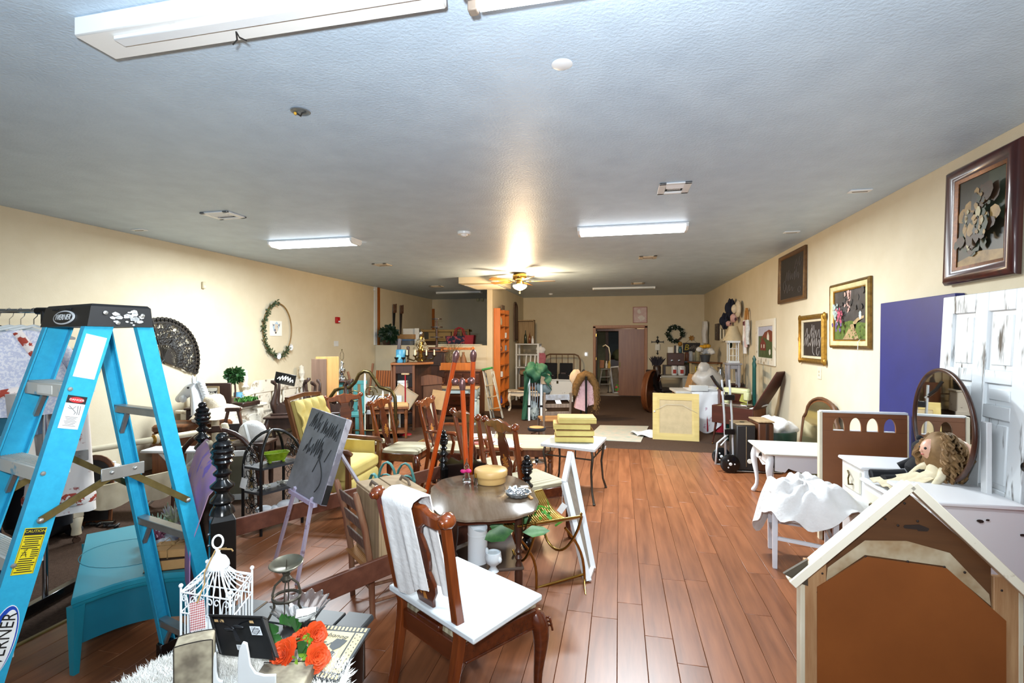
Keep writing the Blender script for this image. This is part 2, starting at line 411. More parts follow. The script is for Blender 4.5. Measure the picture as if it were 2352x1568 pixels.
vent('white ceiling vent toward the left wall, with wide blades',513,493,.33,.27)
vent('ceiling vent with tan sides beyond the right-hand lit lamp',1488,590,.27,.25,tone=M('vent_tan','#d8cdb9',.5))
vent('small ceiling vent beyond the left-hand lit lamp',878,607,.26,.26,tone=M('vent_tan',''))
vent('farthest ceiling vent, just in front of the unlit slim lamp',1465,650,.3,.25,tone=M('vent_tan',''))
vent('ceiling vent in the back recess above the low wall',1003,657,.3,.25,tone=M('vent_tan',''))
for (u,v,l) in ((1975,437,'flat white slot plate on the ceiling closest to the large framed painting'),(1818,532,'flat white slot plate on the ceiling above the dark framed chalkboard'),(320,527,'flat white slot plate on the ceiling beside the left wall')):
    p = at(u,v,HC); t = thing('ceiling_plate',l,'plate',(p.x,p.y,HC)); MB().box(0,0,-.006,.17,.08,.012,.004).B('plate',wmt_,t); MB().box(0,0,-.013,.12,.012,.004,.001).B('slot',M('vent_dark',''),t)
p = at(1066,533,HC); t = thing('smoke_detector','round white smoke detector at the middle of the ceiling','detector',p)
MB().lathe([(.0,-.045),(.035,-.045),(.045,-.03),(.075,-.028),(.078,-.008),(.08,0)],20).B('housing',wmt_,t); MB().lathe([(.0,-.055),(.02,-.053),(.025,-.045)],12).B('cap',wmt_,t)
p = at(1265,674,HC); tag(MB().lathe([(0,-.04),(.04,-.04),(.06,-.02),(.062,0)],14).B('smoke_detector',wmt_),'tiny white detector on the ceiling near the far wall','detector',p)
p = at(690,255,HC); t = thing('ceiling_box','open round junction box with wires, sunk in the ceiling','junction box',p)
MB().lathe([(.055,-.003),(.05,-.006),(.045,-.003),(.044,.0)],20).B('rim',M('galvanised','#8d98a0',.4,metal=.6),t)
MB().lathe([(0,-.0015),(.046,-.0015)],20).B('inside',M('vent_dark',''),t); MB().tube([(-.03,0,-.004),(-.01,.015,-.02),(.01,0,-.012),(.03,.01,-.005)],.004,6).B('wire',ink,t)
MB().ball((-.03,-.005,-.012),.009).B('wire_nut',M('wire_nut','#d8a83a',.5),t)
p = at(1291,148,HC); tag(MB().lathe([(0,-.004),(.042,-.004),(.05,-.001),(.05,0)],24).B('cover_disc',wmt_),'flat round white cover disc on the bright part of the ceiling','cover',p)
# ceiling fan with a glass bowl lamp
p = dep(1194,626,9.4); t = thing('ceiling_fan','brass ceiling fan with wooden blades and a lit glass bowl','fan',(p.x,p.y,HC))
MB().lathe([(.11,-.14),(.135,-.12),(.14,-.06),(.12,-.02),(.09,0)],24).B('motor_housing',brass,t)
MB().lathe([(.05,-.23),(.07,-.2),(.06,-.14)],16).B('switch_housing',brass,t)
MB().lathe([(.005,-.345),(.05,-.33),(.11,-.30),(.135,-.265),(.13,-.24),(.06,-.225)],24).B('light_bowl',M('lit_bowl','#ffe9b8',kind='emit',scale=12),t)
MB().lathe([(.003,-.40),(.014,-.385),(.008,-.365),(.018,-.35),(.01,-.335)],10).B('finial',brass,t)
for k in range(5):
    a = .2 + k*2*PI/5; m = RZ(a) @ T(0,0,-.165) @ RX(.2)
    MB(m).box(.2,0,0,.16,.03,.008).B('blade_arm',brass,t)
    MB(m).prism([(.22,-.05),(.3,-.065),(.66,-.07),(.68,-.05),(.68,.05),(.66,.07),(.3,.065),(.22,.05)],.008).B('blade',M('fan_blade','#a8763f',.35,kind='wood',axis='X',col2='#8a5a2a',scale=5),t)
q = lamp('bowl_light','POINT',(0,0,-.44),110,(1,.72,.42),shadow_soft_size=.12); q.parent = t
q = lamp('bowl_uplight','POINT',(0,0,-.205),45,(1,.72,.4),shadow_soft_size=.03); q.parent = t; q.location = (.16,-.1,-.215)

# ------------------------------------------------------------------ pictures on the walls
def frame_loft(mb,w,h,prof):
    """prof: closed section [(inset, y)], y towards the viewer negative"""
    rings = [[(sx*(w/2 - i),y,sz*(h/2 - i)) for i,y in prof] for sx,sz in ((-1,-1),(1,-1),(1,1),(-1,1))]
    return mb.loft(rings,closed=True)
def pic(name,mats,polys,parent,w,h,y=0):
    """a flat painted picture: polys [(material index, [(x,z)...])] each a hair proud of the last"""
    me = bpy.data.meshes.new(name); vs = []; fs = []; mi = []
    for k,(i,pts) in enumerate([(0,[(-w/2,-h/2),(w/2,-h/2),(w/2,h/2),(-w/2,h/2)])] + polys):
        n = len(vs); vs += [(a,y - .0004*k,b2) for a,b2 in pts]; fs.append(list(range(n,len(vs)))); mi.append(i)
    n = len(vs); vs += [(-w/2,y + .006,-h/2),(w/2,y + .006,-h/2),(w/2,y + .006,h/2),(-w/2,y + .006,h/2)]
    fs += [[n + 3,n + 2,n + 1,n],[0,1,n + 1,n],[1,2,n + 2,n + 1],[2,3,n + 3,n + 2],[3,0,n,n + 3]]; mi += [0]*5
    me.from_pydata(vs,[],fs)
    for m_ in mats: me.materials.append(m_)
    me.polygons.foreach_set('material_index',mi)
    o = bpy.data.objects.new(name,me); COL.objects.link(o); o.parent = parent; return o
def blob(x,z,r,n=9,sq=1): return [(x + r*(1 + .3*ru(-1,1))*cos(2*PI*k/n),z + sq*r*(1 + .3*ru(-1,1))*sin(2*PI*k/n)) for k in range(n)]
def scrawl(name,mat,parent,strokes,r=.003,y=0):
    mb = MB()
    for s_ in strokes: mb.tube([(a,y,b2) for a,b2 in s_],r,5,flat=1)
    return mb.B(name,mat,parent)
def squiggle(x0,x1,z,hgt,n,jit=.3,slant=.3):
    pts = []
    for k in range(n):
        f = k/(n - 1); up = hgt*(.5 + rn()*.8) if k % 2 else 0
        pts.append((x0 + (x1 - x0)*f + slant*up + ru(-jit,jit)*(x1 - x0)/n,z + up + ru(-.15,.15)*hgt))
    out = []
    for i in range(len(pts) - 1):                       # rounded a little
        a,b2 = pts[i],pts[i + 1]
        for f in (0,.33,.66): out.append((a[0] + (b2[0] - a[0])*f,a[1] + (b2[1] - a[1])*(3*f*f - 2*f **3)))
    return out + [pts[-1]]
mahog = M('mahogany_frame','#4a1613',.3,kind='wood',axis='Z',col2='#2b0d0c',scale=4,coat=.3)
RW = -PI/2
# large dark painting, upper right
a = onx(2172,400,XR - .03); b2 = onx(2340,640,XR - .03); W_,H_ = a.y - b2.y,.82
t = thing('framed_painting','large dark figure painting in a deep mahogany frame, high on the right wall','painting',(XR - .005,(a.y + b2.y)/2,2.455),RW,rot=(-.03,0,RW))
frame_loft(MB(),W_,H_,[(0,0),(0,-.02),(.02,-.045),(.05,-.05),(.075,-.03),(.095,-.03),(.10,0)]).B('frame',mahog,t)
frame_loft(MB(),W_ - .19,H_ - .19,[(0,-.004),(0,-.03),(.022,-.02),(.022,-.004)]).B('inner_moulding',M('carved_bronze','#7d4a1e',.4,metal=.3,col2='#4a2a10',scale=40),t)
om = [M('painting_ground','#2b2a1c',.45,col2='#18160f',scale=4),M('painting_green','#3a4330',.5,col2='#2b3224',scale=6),M('painting_ochre','#a98a52',.5,col2='#6d5530',scale=9),M('painting_brown','#4a3422',.5,col2='#33251a',scale=9),M('painting_pale','#b8b08c',.5,col2='#8f8460',scale=12)]
w2,h2 = W_ - .235,H_ - .235
sd(19); figs = []
for cx,cz,wv in ((-.2,-.08,1),(.18,.06,.9)):
    for k in range(60):
        f = rn(); figs.append((random.choice((3,3,3,1,1,2,0)),blob(w2*(cx + gs(0,.08 + .05*f)),h2*(cz + .24 - .5*f),ru(.012,.05),8,ru(.6,1.6))))
    for k in range(14): figs.append((random.choice((2,4,2)),blob(w2*(cx + gs(0,.07)),h2*(cz + ru(-.26,.2)),ru(.008,.022),8,ru(.8,1.8))))
pic('canvas',om,[(1,[(w2*.1,h2*.1),(w2*.5,-h2*.1),(w2*.5,h2*.5),(w2*.15,h2*.5)]),(2,[(-w2*.5,-h2*.5),(w2*.5,-h2*.5),(w2*.5,-h2*.4),(0,-h2*.36),(-w2*.5,-h2*.44)]),
    ] + figs,t,w2,h2,-.012)
# garden path picture
t = thing('framed_painting','garden path picture with pink bushes in a gold and cream frame','painting',(XR - .005,5.72,1.915),RW)
frame_loft(MB(),.9,.70,[(0,0),(0,-.02),(.018,-.035),(.03,-.03),(.03,0)]).B('frame',M('bronze_gilt','#8a6a34',.35,metal=.6,col2='#57401c',scale=20),t)
frame_loft(MB(),.84,.64,[(0,-.002),(0,-.03),(.03,-.032),(.045,-.02),(.045,-.002)]).B('cream_moulding',M('cream_gilt','#cfc79a',.4,col2='#b8ac78',scale=10),t)
frame_loft(MB(),.75,.55,[(0,-.002),(0,-.02),(.015,-.016),(.015,-.002)]).B('inner_moulding',gold,t)
pm = [M('pict_woods','#2d2a28',.45,col2='#4d4a4a',scale=7),M('pict_sky','#c9a79a',.5,col2='#a08078',scale=9),M('pict_pink','#c65f74',.5,col2='#a84560',scale=40),M('pict_white','#c8d6d2',.5,col2='#93a8a0',scale=40),M('pict_path','#b39a72',.5,col2='#8a7050',scale=20),M('pict_grass','#62752f',.5,col2='#3d4f22',scale=20),M('pict_violet','#6d4f8a',.5,col2='#4b4068',scale=20)]
ps = [(1,[(-.06,.02),(.0,.05),(.03,.25),(-.07,.255),(-.09,.15)]),(5,[(-.36,-.255),(.36,-.255),(.36,-.1),(0,-.06),(-.36,-.1)]),(4,[(-.16,-.255),(.2,-.255),(.12,-.16),(.07,-.08),(.16,-.04),(.3,-.02),(.3,-.045),(.18,-.07),(.14,-.1),(.02,-.1),(-.04,-.16)])]
def star(x,z,r_): return [(x + (r_ if k % 2 else r_*.35)*ru(.6,1.2)*cos(k*.449),z + (r_ if k % 2 else r_*.35)*ru(.6,1.2)*sin(k*.449)) for k in range(14)]
for k in range(34): ps.append((0,blob(ru(-.33,.33),ru(.06,.24),ru(.015,.04)))) if k % 3 else ps.append((1,blob(ru(-.1,.02),ru(.05,.24),.02)))
for k in range(26): ps.append((3,star(-.3 + gs(0,.035),.03 + gs(0,.06),.032)))
for k in range(26): ps.append((2,star(-.17 + gs(0,.04),-.01 + gs(0,.05),.03)))
for k in range(20): ps.append((5,blob(ru(.05,.34),ru(-.24,-.1),ru(.008,.025),sq=.5)))
for k in range(6): ps.append((6,blob(-.28 + ru(-.03,.2),-.12 + ru(-.04,.03),.022)))
for k in range(3): ps.append((3,blob(.33,.05 + ru(-.08,.08),.025)))
pic('canvas',pm,ps,t,.735,.53,-.006)
MB().tube([(.3,-.04,-.26),(.27,-.045,-.28),(.265,-.045,-.36)],.003,5).B('tag_string',wpt_,t)
# chalkboards
t = thing('chalkboard','chalkboard in a brown wooden frame, highest of the two, faint chalk drawing','chalkboard',(XR - .005,7.45,2.53),rot=(-.02,0,RW))
frame_loft(MB(),1.06,.69,[(0,0),(0,-.03),(.02,-.04),(.05,-.025),(.06,0)]).B('frame',M('bronze_wood','#6b4a26',.4,kind='wood',axis='X',col2='#4b3018',scale=5),t)
pic('board',[slate],[],t,.96,.59,-.01)
scrawl('chalk_drawing',M('faint_chalk','#6b615a',.9),t,[squiggle(-.28,.3,-.05,.16,16),squiggle(-.3,.1,-.2,.1,8),squiggle(.1,.35,.1,.12,6)] + [[(-.3 + .05*cos(k*.6),-.1 + .07*sin(k*.6)) for k in range(11)],[(.3 + .05*cos(k*.6),-.2 + .04*sin(k*.6)) for k in range(11)]],.0025,-.012)
t = thing('chalkboard','chalkboard with white scribbles in an ornate gold frame','chalkboard',(XR - .005,6.71,1.665),RW)
frame_loft(MB(),.79,.60,[(0,0),(0,-.03),(.025,-.05),(.05,-.035),(.06,0)]).B('frame',gold,t)
for (x,z) in ((-.395,.27),(-.395,-.27),(-.4,0),(.395,.27),(.395,-.27)): MB().ball((x,-.025,z),.03,.02,.045,10,6).B('frame_scroll',gold,t)
frame_loft(MB(),.67,.48,[(0,-.002),(0,-.026),(.025,-.02),(.03,-.002)]).B('liner',M('linen_liner','#cdbf9f',.6),t)
pic('board',[slate],[],t,.62,.43,-.008)
scrawl('chalk_writing',chalk,t,[squiggle(-.25,.2,.02,.1,13),squiggle(-.28,.27,-.09,.1,17),[(-.02,.05),(0,-.05),(.0,-.16),(.05,-.2)],[(.16 + .04*cos(k*.6 + 1),-.15 + .05*sin(k*.6 + 1)) for k in range(10)],[(-.02,.18),(0,.1),(.04,.17),(.05,.08)]],.003,-.010)
# barn picture
t = thing('framed_painting','folk painting of a red barn in a wide chipped white frame','painting',(XR - .005,8.72,1.62),RW)
frame_loft(MB(),1.05,.74,[(0,0),(0,-.025),(.02,-.03),(.11,-.02),(.115,0)]).B('frame',M('chipped_white','#ddd5c4',.5,kind='distress',col2='#a08a6a',scale=7,amt=.33,edge=.08),t)
bm_ = [M('barn_green','#4d5a30',.5,col2='#38451f',scale=8),M('barn_sky','#b9bccf',.5),M('barn_red','#7d2a1c',.5,col2='#5f1e14',scale=12),M('barn_hill','#7a3a26',.5),M('barn_white','#e0dccb',.5)]
pic('canvas',bm_,[(1,[(-.41,.1),(.41,.1),(.41,.255),(-.41,.255)]),(3,[(-.3,.03),(.41,.0),(.41,.16),(.2,.2),(-.05,.16)]),(4,[(.08,.03),(.2,.03),(.2,.1),(.14,.17),(.08,.1)]),(0,[(-.41,-.05),(-.1,.08),(.41,-.02),(.41,-.255),(-.41,-.255)]),(2,[(-.3,-.14),(.02,-.14),(.02,-.02),(-.14,.06),(-.3,-.02)]),(4,[(-.24,-.1),(-.2,-.1),(-.2,-.04),(-.24,-.04)]),(4,[(-.1,-.1),(-.05,-.1),(-.05,-.04),(-.1,-.04)]),(4,blob(.25,-.16,.05))],t,.82,.515,-.006)
# little things on the right wall
def plate(label,p,rz,w=.075,h=.12,nm='light_switch',cat='switch',mat=cream_paint,sock=True,grp=None):
    t = thing(nm,label,cat,p,rz,grp); MB().box(0,-.004,0,w,.008,h,.003).B('plate',mat,t)
    if sock:
        for z in (-.02,.02): MB().box(0,-.01,z,.02,.006,.024,.002).B('outlet',M('outlet_beige','#b8a98a',.5),t)
    return t
plate('cream outlet plate on the right wall under the gold framed chalkboard',onx(1883,857,XR),RW,nm='wall_outlet',cat='outlet',w=.11,h=.14)
t = thing('wall_bonnet','dark navy ruffled bonnet on the wall, upper left of the hats','hat',onx(1686,708,XR - .04),RW)
ruf = lambda a,p: 1 + .12*sin(7*a) + .08*sin(11*a + p*5)
navy = M('navy_cloth','#161d33',.9,col2='#0f1426',scale=20); pinkc = M('pale_pink_cloth','#d2a9a4',.9,col2='#b98f8a',scale=15); cremec = M('cream_straw','#d9cdb8',.9,col2='#c4b59b',scale=30,bump=.4,bscale=120)
MB().ball((0,-.06,0),.14,.08,.19,20,9,fn=ruf).B('brim',navy,t); MB().ball((0,-.12,.01),.09,.06,.12,14,8).B('crown',navy,t)
t = thing('wall_bonnet','second navy ruffled bonnet, hanging lower than the first','hat',onx(1672,737,XR - .04),RW)
MB().ball((0,-.06,0),.12,.08,.17,20,9,fn=ruf).B('brim',navy,t); MB().ball((0,-.12,0),.08,.06,.1,14,8).B('crown',navy,t)
t = thing('sun_hat','round cream straw hat on the wall beside the navy bonnets','hat',onx(1700,709,XR - .04),RW)
MB().ball((0,-.04,0),.17,.05,.17,24,8).B('brim',cremec,t); MB().ball((0,-.1,0),.09,.06,.09,16,8).B('crown',cremec,t)
t = thing('baby_bonnet','pink baby bonnet below the cream straw hat','hat',onx(1693,730,XR - .04),RW)
MB().ball((0,-.06,0),.10,.07,.09,14,8,fn=ruf).B('cap',pinkc,t); MB().ball((.1,-.05,-.03),.03,.02,.035,10,6).B('rosette',M('plum','#4a2f38',.8),t)
t = thing('baby_bonnet','smallest pale pink bonnet above the lamp shade','hat',onx(1680,743,XR - .04),RW)
MB().ball((0,-.05,0),.085,.06,.06,14,8,fn=ruf).B('cap',pinkc,t); MB().ball((.07,-.04,0),.02,.02,.025,8,5).B('rosette',M('plum',''),t)
t = thing('wall_sign','dark brown narrow board sign on the right wall near the corner','sign',onx(1648,762,XR - .02),RW); MB().box(0,-.01,0,.42,.03,.4).B('board',espresso,t); scrawl('sign_lettering',M('faint_chalk',''),t,[squiggle(-.1,.1,.1 - .07*k,.03,8) for k in range(4)],.003,-.027)
t = thing('picture_frame','small cream picture frame between the dark sign and the lamp','picture',onx(1660,766,XR - .02),RW); frame_loft(MB(),.38,.36,[(0,0),(0,-.03),(.06,-.03),(.07,0)]).B('frame',cream_paint,t); pic('print',[M('mossy_print','#3c3a22',.6,col2='#22210f',scale=9)],[],t,.26,.24,-.008)
def hank(mb,ln,r,seed):
    sd(seed); k = 9
    rings = []
    for i in range(k):
        z = -ln*i/(k - 1); rr = r*(1 - .3*abs(i/(k - 1) - .5)) 
        rings.append([((rr + .25*r*ru(-1,1))*cos(2*PI*j/9) + .2*r*sin(i),(rr*.5)*sin(2*PI*j/9) - r*.5,z) for j in range(9)])
    return mb.loft(rings)
t = thing('white_doll_gown','long white baby gown hanging on the right wall at the corner','garment',onx(1626,738,XR - .02),RW)
hank(MB(),.58,.16,3).B('gown',wcl,t); MB().tube([(0,-.02,.03),(0,-.03,0)],.006,5).B('hook',ink,t)
# wooden hoop hanger with tea towels
t = thing('towel_hanger','bent wooden hanger arch on the wall that holds towels','hanger',onx(1719,740,XR - .02),RW)
MB().tube([(.09*cos(a_),-.03,.05 + .19*sin(a_)) for a_ in [PI*k/14 for k in range(15)]],.02,8).B('arch',M('bent_cane','#b5803c',.4,col2='#94602a',scale=10),t); MB().box(0,-.03,.25,.05,.04,.03).B('knot',M('bent_cane',''),t)
for (sx,ln,c_,l) in ((-.1,.62,'#e3dfdd','long white embroidered towel on the left end of the hanger'),(.1,.45,'#dfe2e2','white towel with blue figures on the right end of the hanger'),(-.06,.5,'#cdb3b4','pinkish patterned towel hanging behind the white ones')):
    p = onx(1719,740,XR - .02); q = thing('tea_towel',l,'towel',(p.x,p.y,p.z + .04),RW)
    hank(MB(T(sx,0 if c_ != '#cdb3b4' else .01,0)),ln,.075,int(ln*100)).B('cloth',M('towel' + c_,c_,.9,col2='#b8bcc2' if sx > 0 else c_,scale=18),q)
    MB().box(sx,-.045,-.06,.07,.05,.09,.01).B('band',M('towel_band' + c_,'#8a2f35' if sx < 0 else '#e8e8e6',.8,col2='#22222c' if sx < 0 else '#9fb3a8',scale=40),q)
# ------------------------------------------------------------------ left wall
LW = PI/2
P = onx(372,828,XL + .01)
t = thing('lace_fan','big open black lace hand fan mounted on the left wall','fan',P,LW)
fanm = M('black_lace','#1d1815',.6,col2='#120f0d',scale=20)
A0,A1,RR = math.radians(107),math.radians(-22),.56
pol = lambda r,a_,y=-.02: (r*cos(a_),y,r*sin(a_))
for k in range(19):
    a_ = A0 + (A1 - A0)*k/18
    o_ = MB().tube([pol(.02,a_,-.012 - .0006*k),pol(.17,a_),pol(.21,a_)],[.008,.0105,.006],4,flat=.4).B('stick',fanm,t)
lc = MB()
for r_,wd in ((.21,.006),(.30,.006),(.40,.006),(.50,.012)):
    lc.tube([pol(r_,A0 + (A1 - A0)*k/40) for k in range(41)],wd,4)
for k in range(21):
    a_ = A0 + (A1 - A0)*(k + .5)/21
    for rr_,ro in ((.525,.036),(.525,.02)): lc.tube([pol(.527 + ro*cos(b_),a_ + ro/.527*sin(b_)) for b_ in [2*PI*j/8 for j in range(8)]],.0105,4,closed=True)
sd(3)
for k in range(330):
    r_ = ru(.22,.49); a_ = A0 + (A1 - A0)*rn(); ro = ru(.009,.022); st = rn()*6
    lc.tube([pol(r_ + ro*(1 - j/12)*cos(st + j*.75),a_ + ro*(1 - j/12)/r_*sin(st + j*.75)) for j in range(9)],ru(.0045,.0085),3)
for k in range(25):
    a_ = A0 + (A1 - A0)*k/24
    lc.tube([pol(.21 + .3*j/8,a_ + .05*sin(j*1.3 + k)) for j in range(9)],.0055,3)
o_ = lc.B('lace',fanm,t)
for a_ in (A0,A1): MB().tube([pol(-.05,a_ if a_ < 1 else a_,-.02),pol(.15,a_,-.022),pol(.54,a_,-.024)],[.009,.012,.01],4,flat=.4).B('guard',fanm,t)
MB().tube([pol(-.06,.75),pol(.02,.75)],[.014,.01],8).B('handle',fanm,t)
# greenery hoop
P = onx(636,757,XL + .01)
t = thing('hoop_wreath','large thin hoop with a green garland down its left side','wreath',P,LW)
hp = lambda a_: (.36*cos(a_),-.02,.46*sin(a_))
MB().tube([hp(2*PI*k/60) for k in range(60)],.011,8,closed=True).B('hoop',M('cane_hoop','#8a6a3a',.5),t)
def leaf_(mb,c,d,ln,wd,up=V((0,-1,0))):
    c = V(c); d = V(d).normalized(); sd = d.cross(up)
    if sd.length < 1e-3: sd = d.orthogonal()
    sd.normalize(); nn = sd.cross(d)
    mb.add([c,c + d*ln*.35 + sd*wd + nn*wd*.3,c + d*ln*.75 + sd*wd*.7 + nn*wd*.3,c + d*ln,c + d*ln*.75 - sd*wd*.7 + nn*wd*.3,c + d*ln*.35 - sd*wd + nn*wd*.3,c + d*ln*.5],[[0,1,6],[1,2,6],[2,3,6],[3,4,6],[4,5,6],[5,0,6]])
def rv(): return V((ru(-1,1),ru(-1,.3),ru(-1,1)))
gl = MB(); sd(11)
for k in range(420):
    a_ = ru(math.radians(92),math.radians(318)); p = V(hp(a_)) + V((gs(0,.02),ru(-.03,0),gs(0,.02)))
    leaf_(gl,p,rv(),ru(.03,.06),.012)
o_ = gl.B('garland',M('olive_leaf','#4a5a38',.6,col2='#2f3d22',scale=30),t); o_['kind'] = 'stuff'
for a_ in (math.radians(262),math.radians(318)):
    fl = MB(); c_ = V(hp(a_)) + V((0,-.03,0))
    for k in range(9): leaf_(fl,c_,(cos(k*.7),-.5,sin(k*.7)),.07,.028)
    fl.B('flower',wcl,t)
t = thing('art_print','small unframed calf watercolour print pinned inside the hoop wreath','print',onx(634,754,XL + .006),LW)
cw = [paper,M('wash_blue','#8fb0cc',.7,col2='#b9cede',scale=20),M('calf_cream','#d9cdbb',.7),M('calf_grey','#6a6a78',.7,col2='#8a8a94',scale=30),ink]
pic('sheet',cw,[(1,blob(0,.02,.09,14)),(2,[(-.03,.08),(.05,.07),(.05,-.02),(.01,-.09),(-.03,-.09),(-.04,0)]),(3,[(-.04,.06),(-.09,.08),(-.08,.03)]),(3,[(.05,.06),(.1,.09),(.09,.03)]),(3,blob(-.03,-.03,.025)),(4,blob(-.01,-.075,.016)),(4,blob(.03,.03,.007))],t,.3,.26,-.001)
t = thing('fire_alarm','red fire alarm strobe on the left wall','alarm',onx(773,735,XL),LW); MB().box(0,-.025,0,.12,.05,.13,.006).B('housing',M('alarm_red','#b3151c',.35),t); MB().box(.02,-.055,-.03,.06,.02,.03,.004).B('strobe',wpt_,t)
plate('white thermostat plate on the left wall below the red alarm',onx(772,789,XL),LW,.16,.11,'thermostat','thermostat',wpt_,False)
t = thing('motion_sensor','small beige sensor box high on the left wall','sensor',onx(465,655,XL),LW); MB().box(0,-.02,0,.05,.04,.1,.008).B('housing',M('beige_plastic','#cfc3a4',.5),t); MB().box(0,-.04,-.02,.03,.01,.03,.004).B('lens',cream_paint,t)
t = thing('motion_sensor','tiny round white sensor beside the orange trim','sensor',onx(858,665,XL),LW); MB().ball((0,-.02,0),.03,.025,.03).B('dome',wmt_,t)
t = thing('straw_hat','tan straw hat hanging on the left wall behind the ladder','hat',onx(187,838,XL + .01),LW)
MB().ball((0,-.03,0),.2,.03,.22,24,8).B('brim',M('tan_straw','#a3926c',.85,col2='#8a7a58',scale=40,bump=.4,bscale=150),t); MB().lathe([(.12,0),(.115,.06),(.09,.1),(.0,.115)],18,m=T(0,-.04,0) @ RX(PI/2)).B('crown',M('tan_straw',''),t)
# ------------------------------------------------------------------ far wall
def hang(u,v): p = ony(u,v,YF); return (p.x,p.y - .004,p.z)
t = thing('framed_print','pale pink floral print in a thin rose frame above the far door','picture',hang(1470,723)); frame_loft(MB(),.40,.47,[(0,0),(0,-.02),(.015,-.02),(.015,0)]).B('frame',M('rose_frame','#a8685a',.5),t); pic('print',[M('pale_pink_print','#dccbc9',.6,col2='#c9a9aa',scale=7)],[(1,blob(-.03,.1,.06)),(1,blob(.04,-.1,.09))],t,.38,.45,-.004).data.materials.append(M('print_white','#eae4e0',.6))
t = thing('wall_cross','black wrought iron cross plaque with a white panel','cross',hang(1510,793)); c_ = MB(); c_.tube([(0,-.02,.27),(0,-.02,-.27)],.012,6).tube([(-.17,-.02,.1),(.17,-.02,.1)],.012,6)
for sx in (-1,1): c_.tube([(sx*.15,-.02,.1),(sx*.17,-.02,.13)],.008,5).tube([(sx*.15,-.02,.1),(sx*.17,-.02,.07)],.008,5)
c_.ball((0,-.03,.12),.05,.025,.05).tube([(-.03,-.02,.24),(0,-.02,.21),(.03,-.02,.24)],.008,5).tube([(-.03,-.02,-.24),(0,-.02,-.21),(.03,-.02,-.24)],.008,5); c_.B('iron_cross',blackm,t); MB().box(0,-.025,-.05,.13,.02,.18).B('panel',paper,t)
t = thing('wreath','round dark green wreath with small white flowers on the far wall','wreath',hang(1550,767)); MB().tube([(.19*cos(k*.2618),-.04,.19*sin(k*.2618)) for k in range(24)],.025,7,closed=True).B('vine_ring',M('vine','#5a3a24',.8,col2='#3f2818',scale=30),t)
gl = MB(); sd(5)
for k in range(330):
    a_ = ru(math.radians(-20),math.radians(290)); leaf_(gl,(.2*cos(a_) + gs(0,.025),-.06 + ru(-.02,.02),.2*sin(a_) + gs(0,.025)),rv(),.06,.018)
o_ = gl.B('leaves',M('dark_leaf','#1f3522',.6,col2='#14251a',scale=20),t); o_['kind'] = 'stuff'
for k in range(6): MB().ball((.2*cos(k*.8 + .4),-.09,.2*sin(k*.8 + .4)),.018,.012,.018,8,5).B('flower',wcl,t)
t = thing('chalk_sign','small black sign with yellow and white handwriting hung from a gold leaf','sign',hang(1588,798)); MB().box(0,-.01,0,.46,.02,.27).B('board',slate,t)
words('lettering','B',.24,M('chalk_yellow','#c9b23c',.8),t,T(-.14,-.0215,.0) @ VERT,shear=.2); scrawl('chalk_writing',chalk,t,[squiggle(-.07,.2,-.04,.1,15)],.004,-.022)
gl = MB()
for k in range(7): leaf_(gl,(0,-.02,.27),(cos(k*.9 + .2),-.2,sin(k*.9 + .2)),.09,.025)
gl.B('leaf_ornament',M('gold_leaf','#a8772a',.6,col2='#8a5f1e',scale=20),t); MB().tube([(-.16,-.008,.13),(0,-.01,.26),(.16,-.008,.13)],.003,5).B('cord',ink,t)
t = plate('white double switch plate on the far wall left of the door',hang(1347,813),0,.1,.13,mat=wpt_,sock=False); MB().box(-.02,-.02,.0,.05,.03,.07).B('night_light',M('lit_small','#ffffff',kind='emit',scale=1.5),t)
tag(MB().box(0,-.01,0,.02,.02,.34,.004).B('wall_strip',wpt_),'slim white strip in the right-hand corner of the far wall','strip',hang(1613,800))
t = thing('wall_plaque','tall narrow arched grey plaque on the side of the partition wall','plaque',onx(1183,738,-2.86),LW)
MB().prism([(-.22,-.55),(.22,-.55)] + [(.22*cos(k*PI/10),.33 + .22*sin(k*PI/10)) for k in range(11)],.03,m=VERT).B('panel',weathered,t); MB().tube([(.17*cos(k*PI/10),-.035,.31 + .2*sin(k*PI/10)) for k in range(11)] + [(-.17,-.035,-.5),(.17,-.035,-.5)],.015,6,closed=True).B('rim',dkw_,t)
t = thing('emergency_light','white emergency light with two heads, high in the back recess','light',ony(1104,679,YF - .01)); MB().box(0,-.05,.04,.2,.1,.08).B('housing',wmt_,t)
for sx in (-.07,.07): MB().box(sx,-.06,-.1,.09,.08,.17,.02).B('lamp_head',M('head_cream','#c9c29a',.5),t)
# ------------------------------------------------------------------ blue stepladder
lad_b = M('ladder_blue','#33aed2',.38,col2='#2b9fc6',scale=40,spec=.4)
lad = thing('stepladder','tall bright blue stepladder with black top cap and paint-spattered steps','ladder',(-2.192,1.658,0),-.264)
LT,wt,wb,wrb,ft,fb,rt,rb,s0 = 1.79,.186,.255,.266,.039,.529,.082,.424,1.464
def fr(sx,z): q = 1 - z/LT; return V((sx*(wt + (wb - wt)*q),-(ft + (fb - ft)*q),z))
def rr(sx,z): q = 1 - z/LT; return V((sx*(wt + (wrb - wt)*q),rt + (rb - rt)*q,z))
def rail(fn,sx,wd,fl,z0,z1):
    rings = []
    for z in (z0,z1):
        p = fn(sx,z); h = wd/2; k = -sx; e = .004
        rings.append([p + V(v) for v in ((0,-h,0),(k*fl,-h,0),(k*fl,-h + e*1.5,0),(k*e,-h + e*1.5,0),(k*e,h - e*1.5,0),(k*fl,h - e*1.5,0),(k*fl,h,0),(0,h,0))])
    return MB().loft(rings)
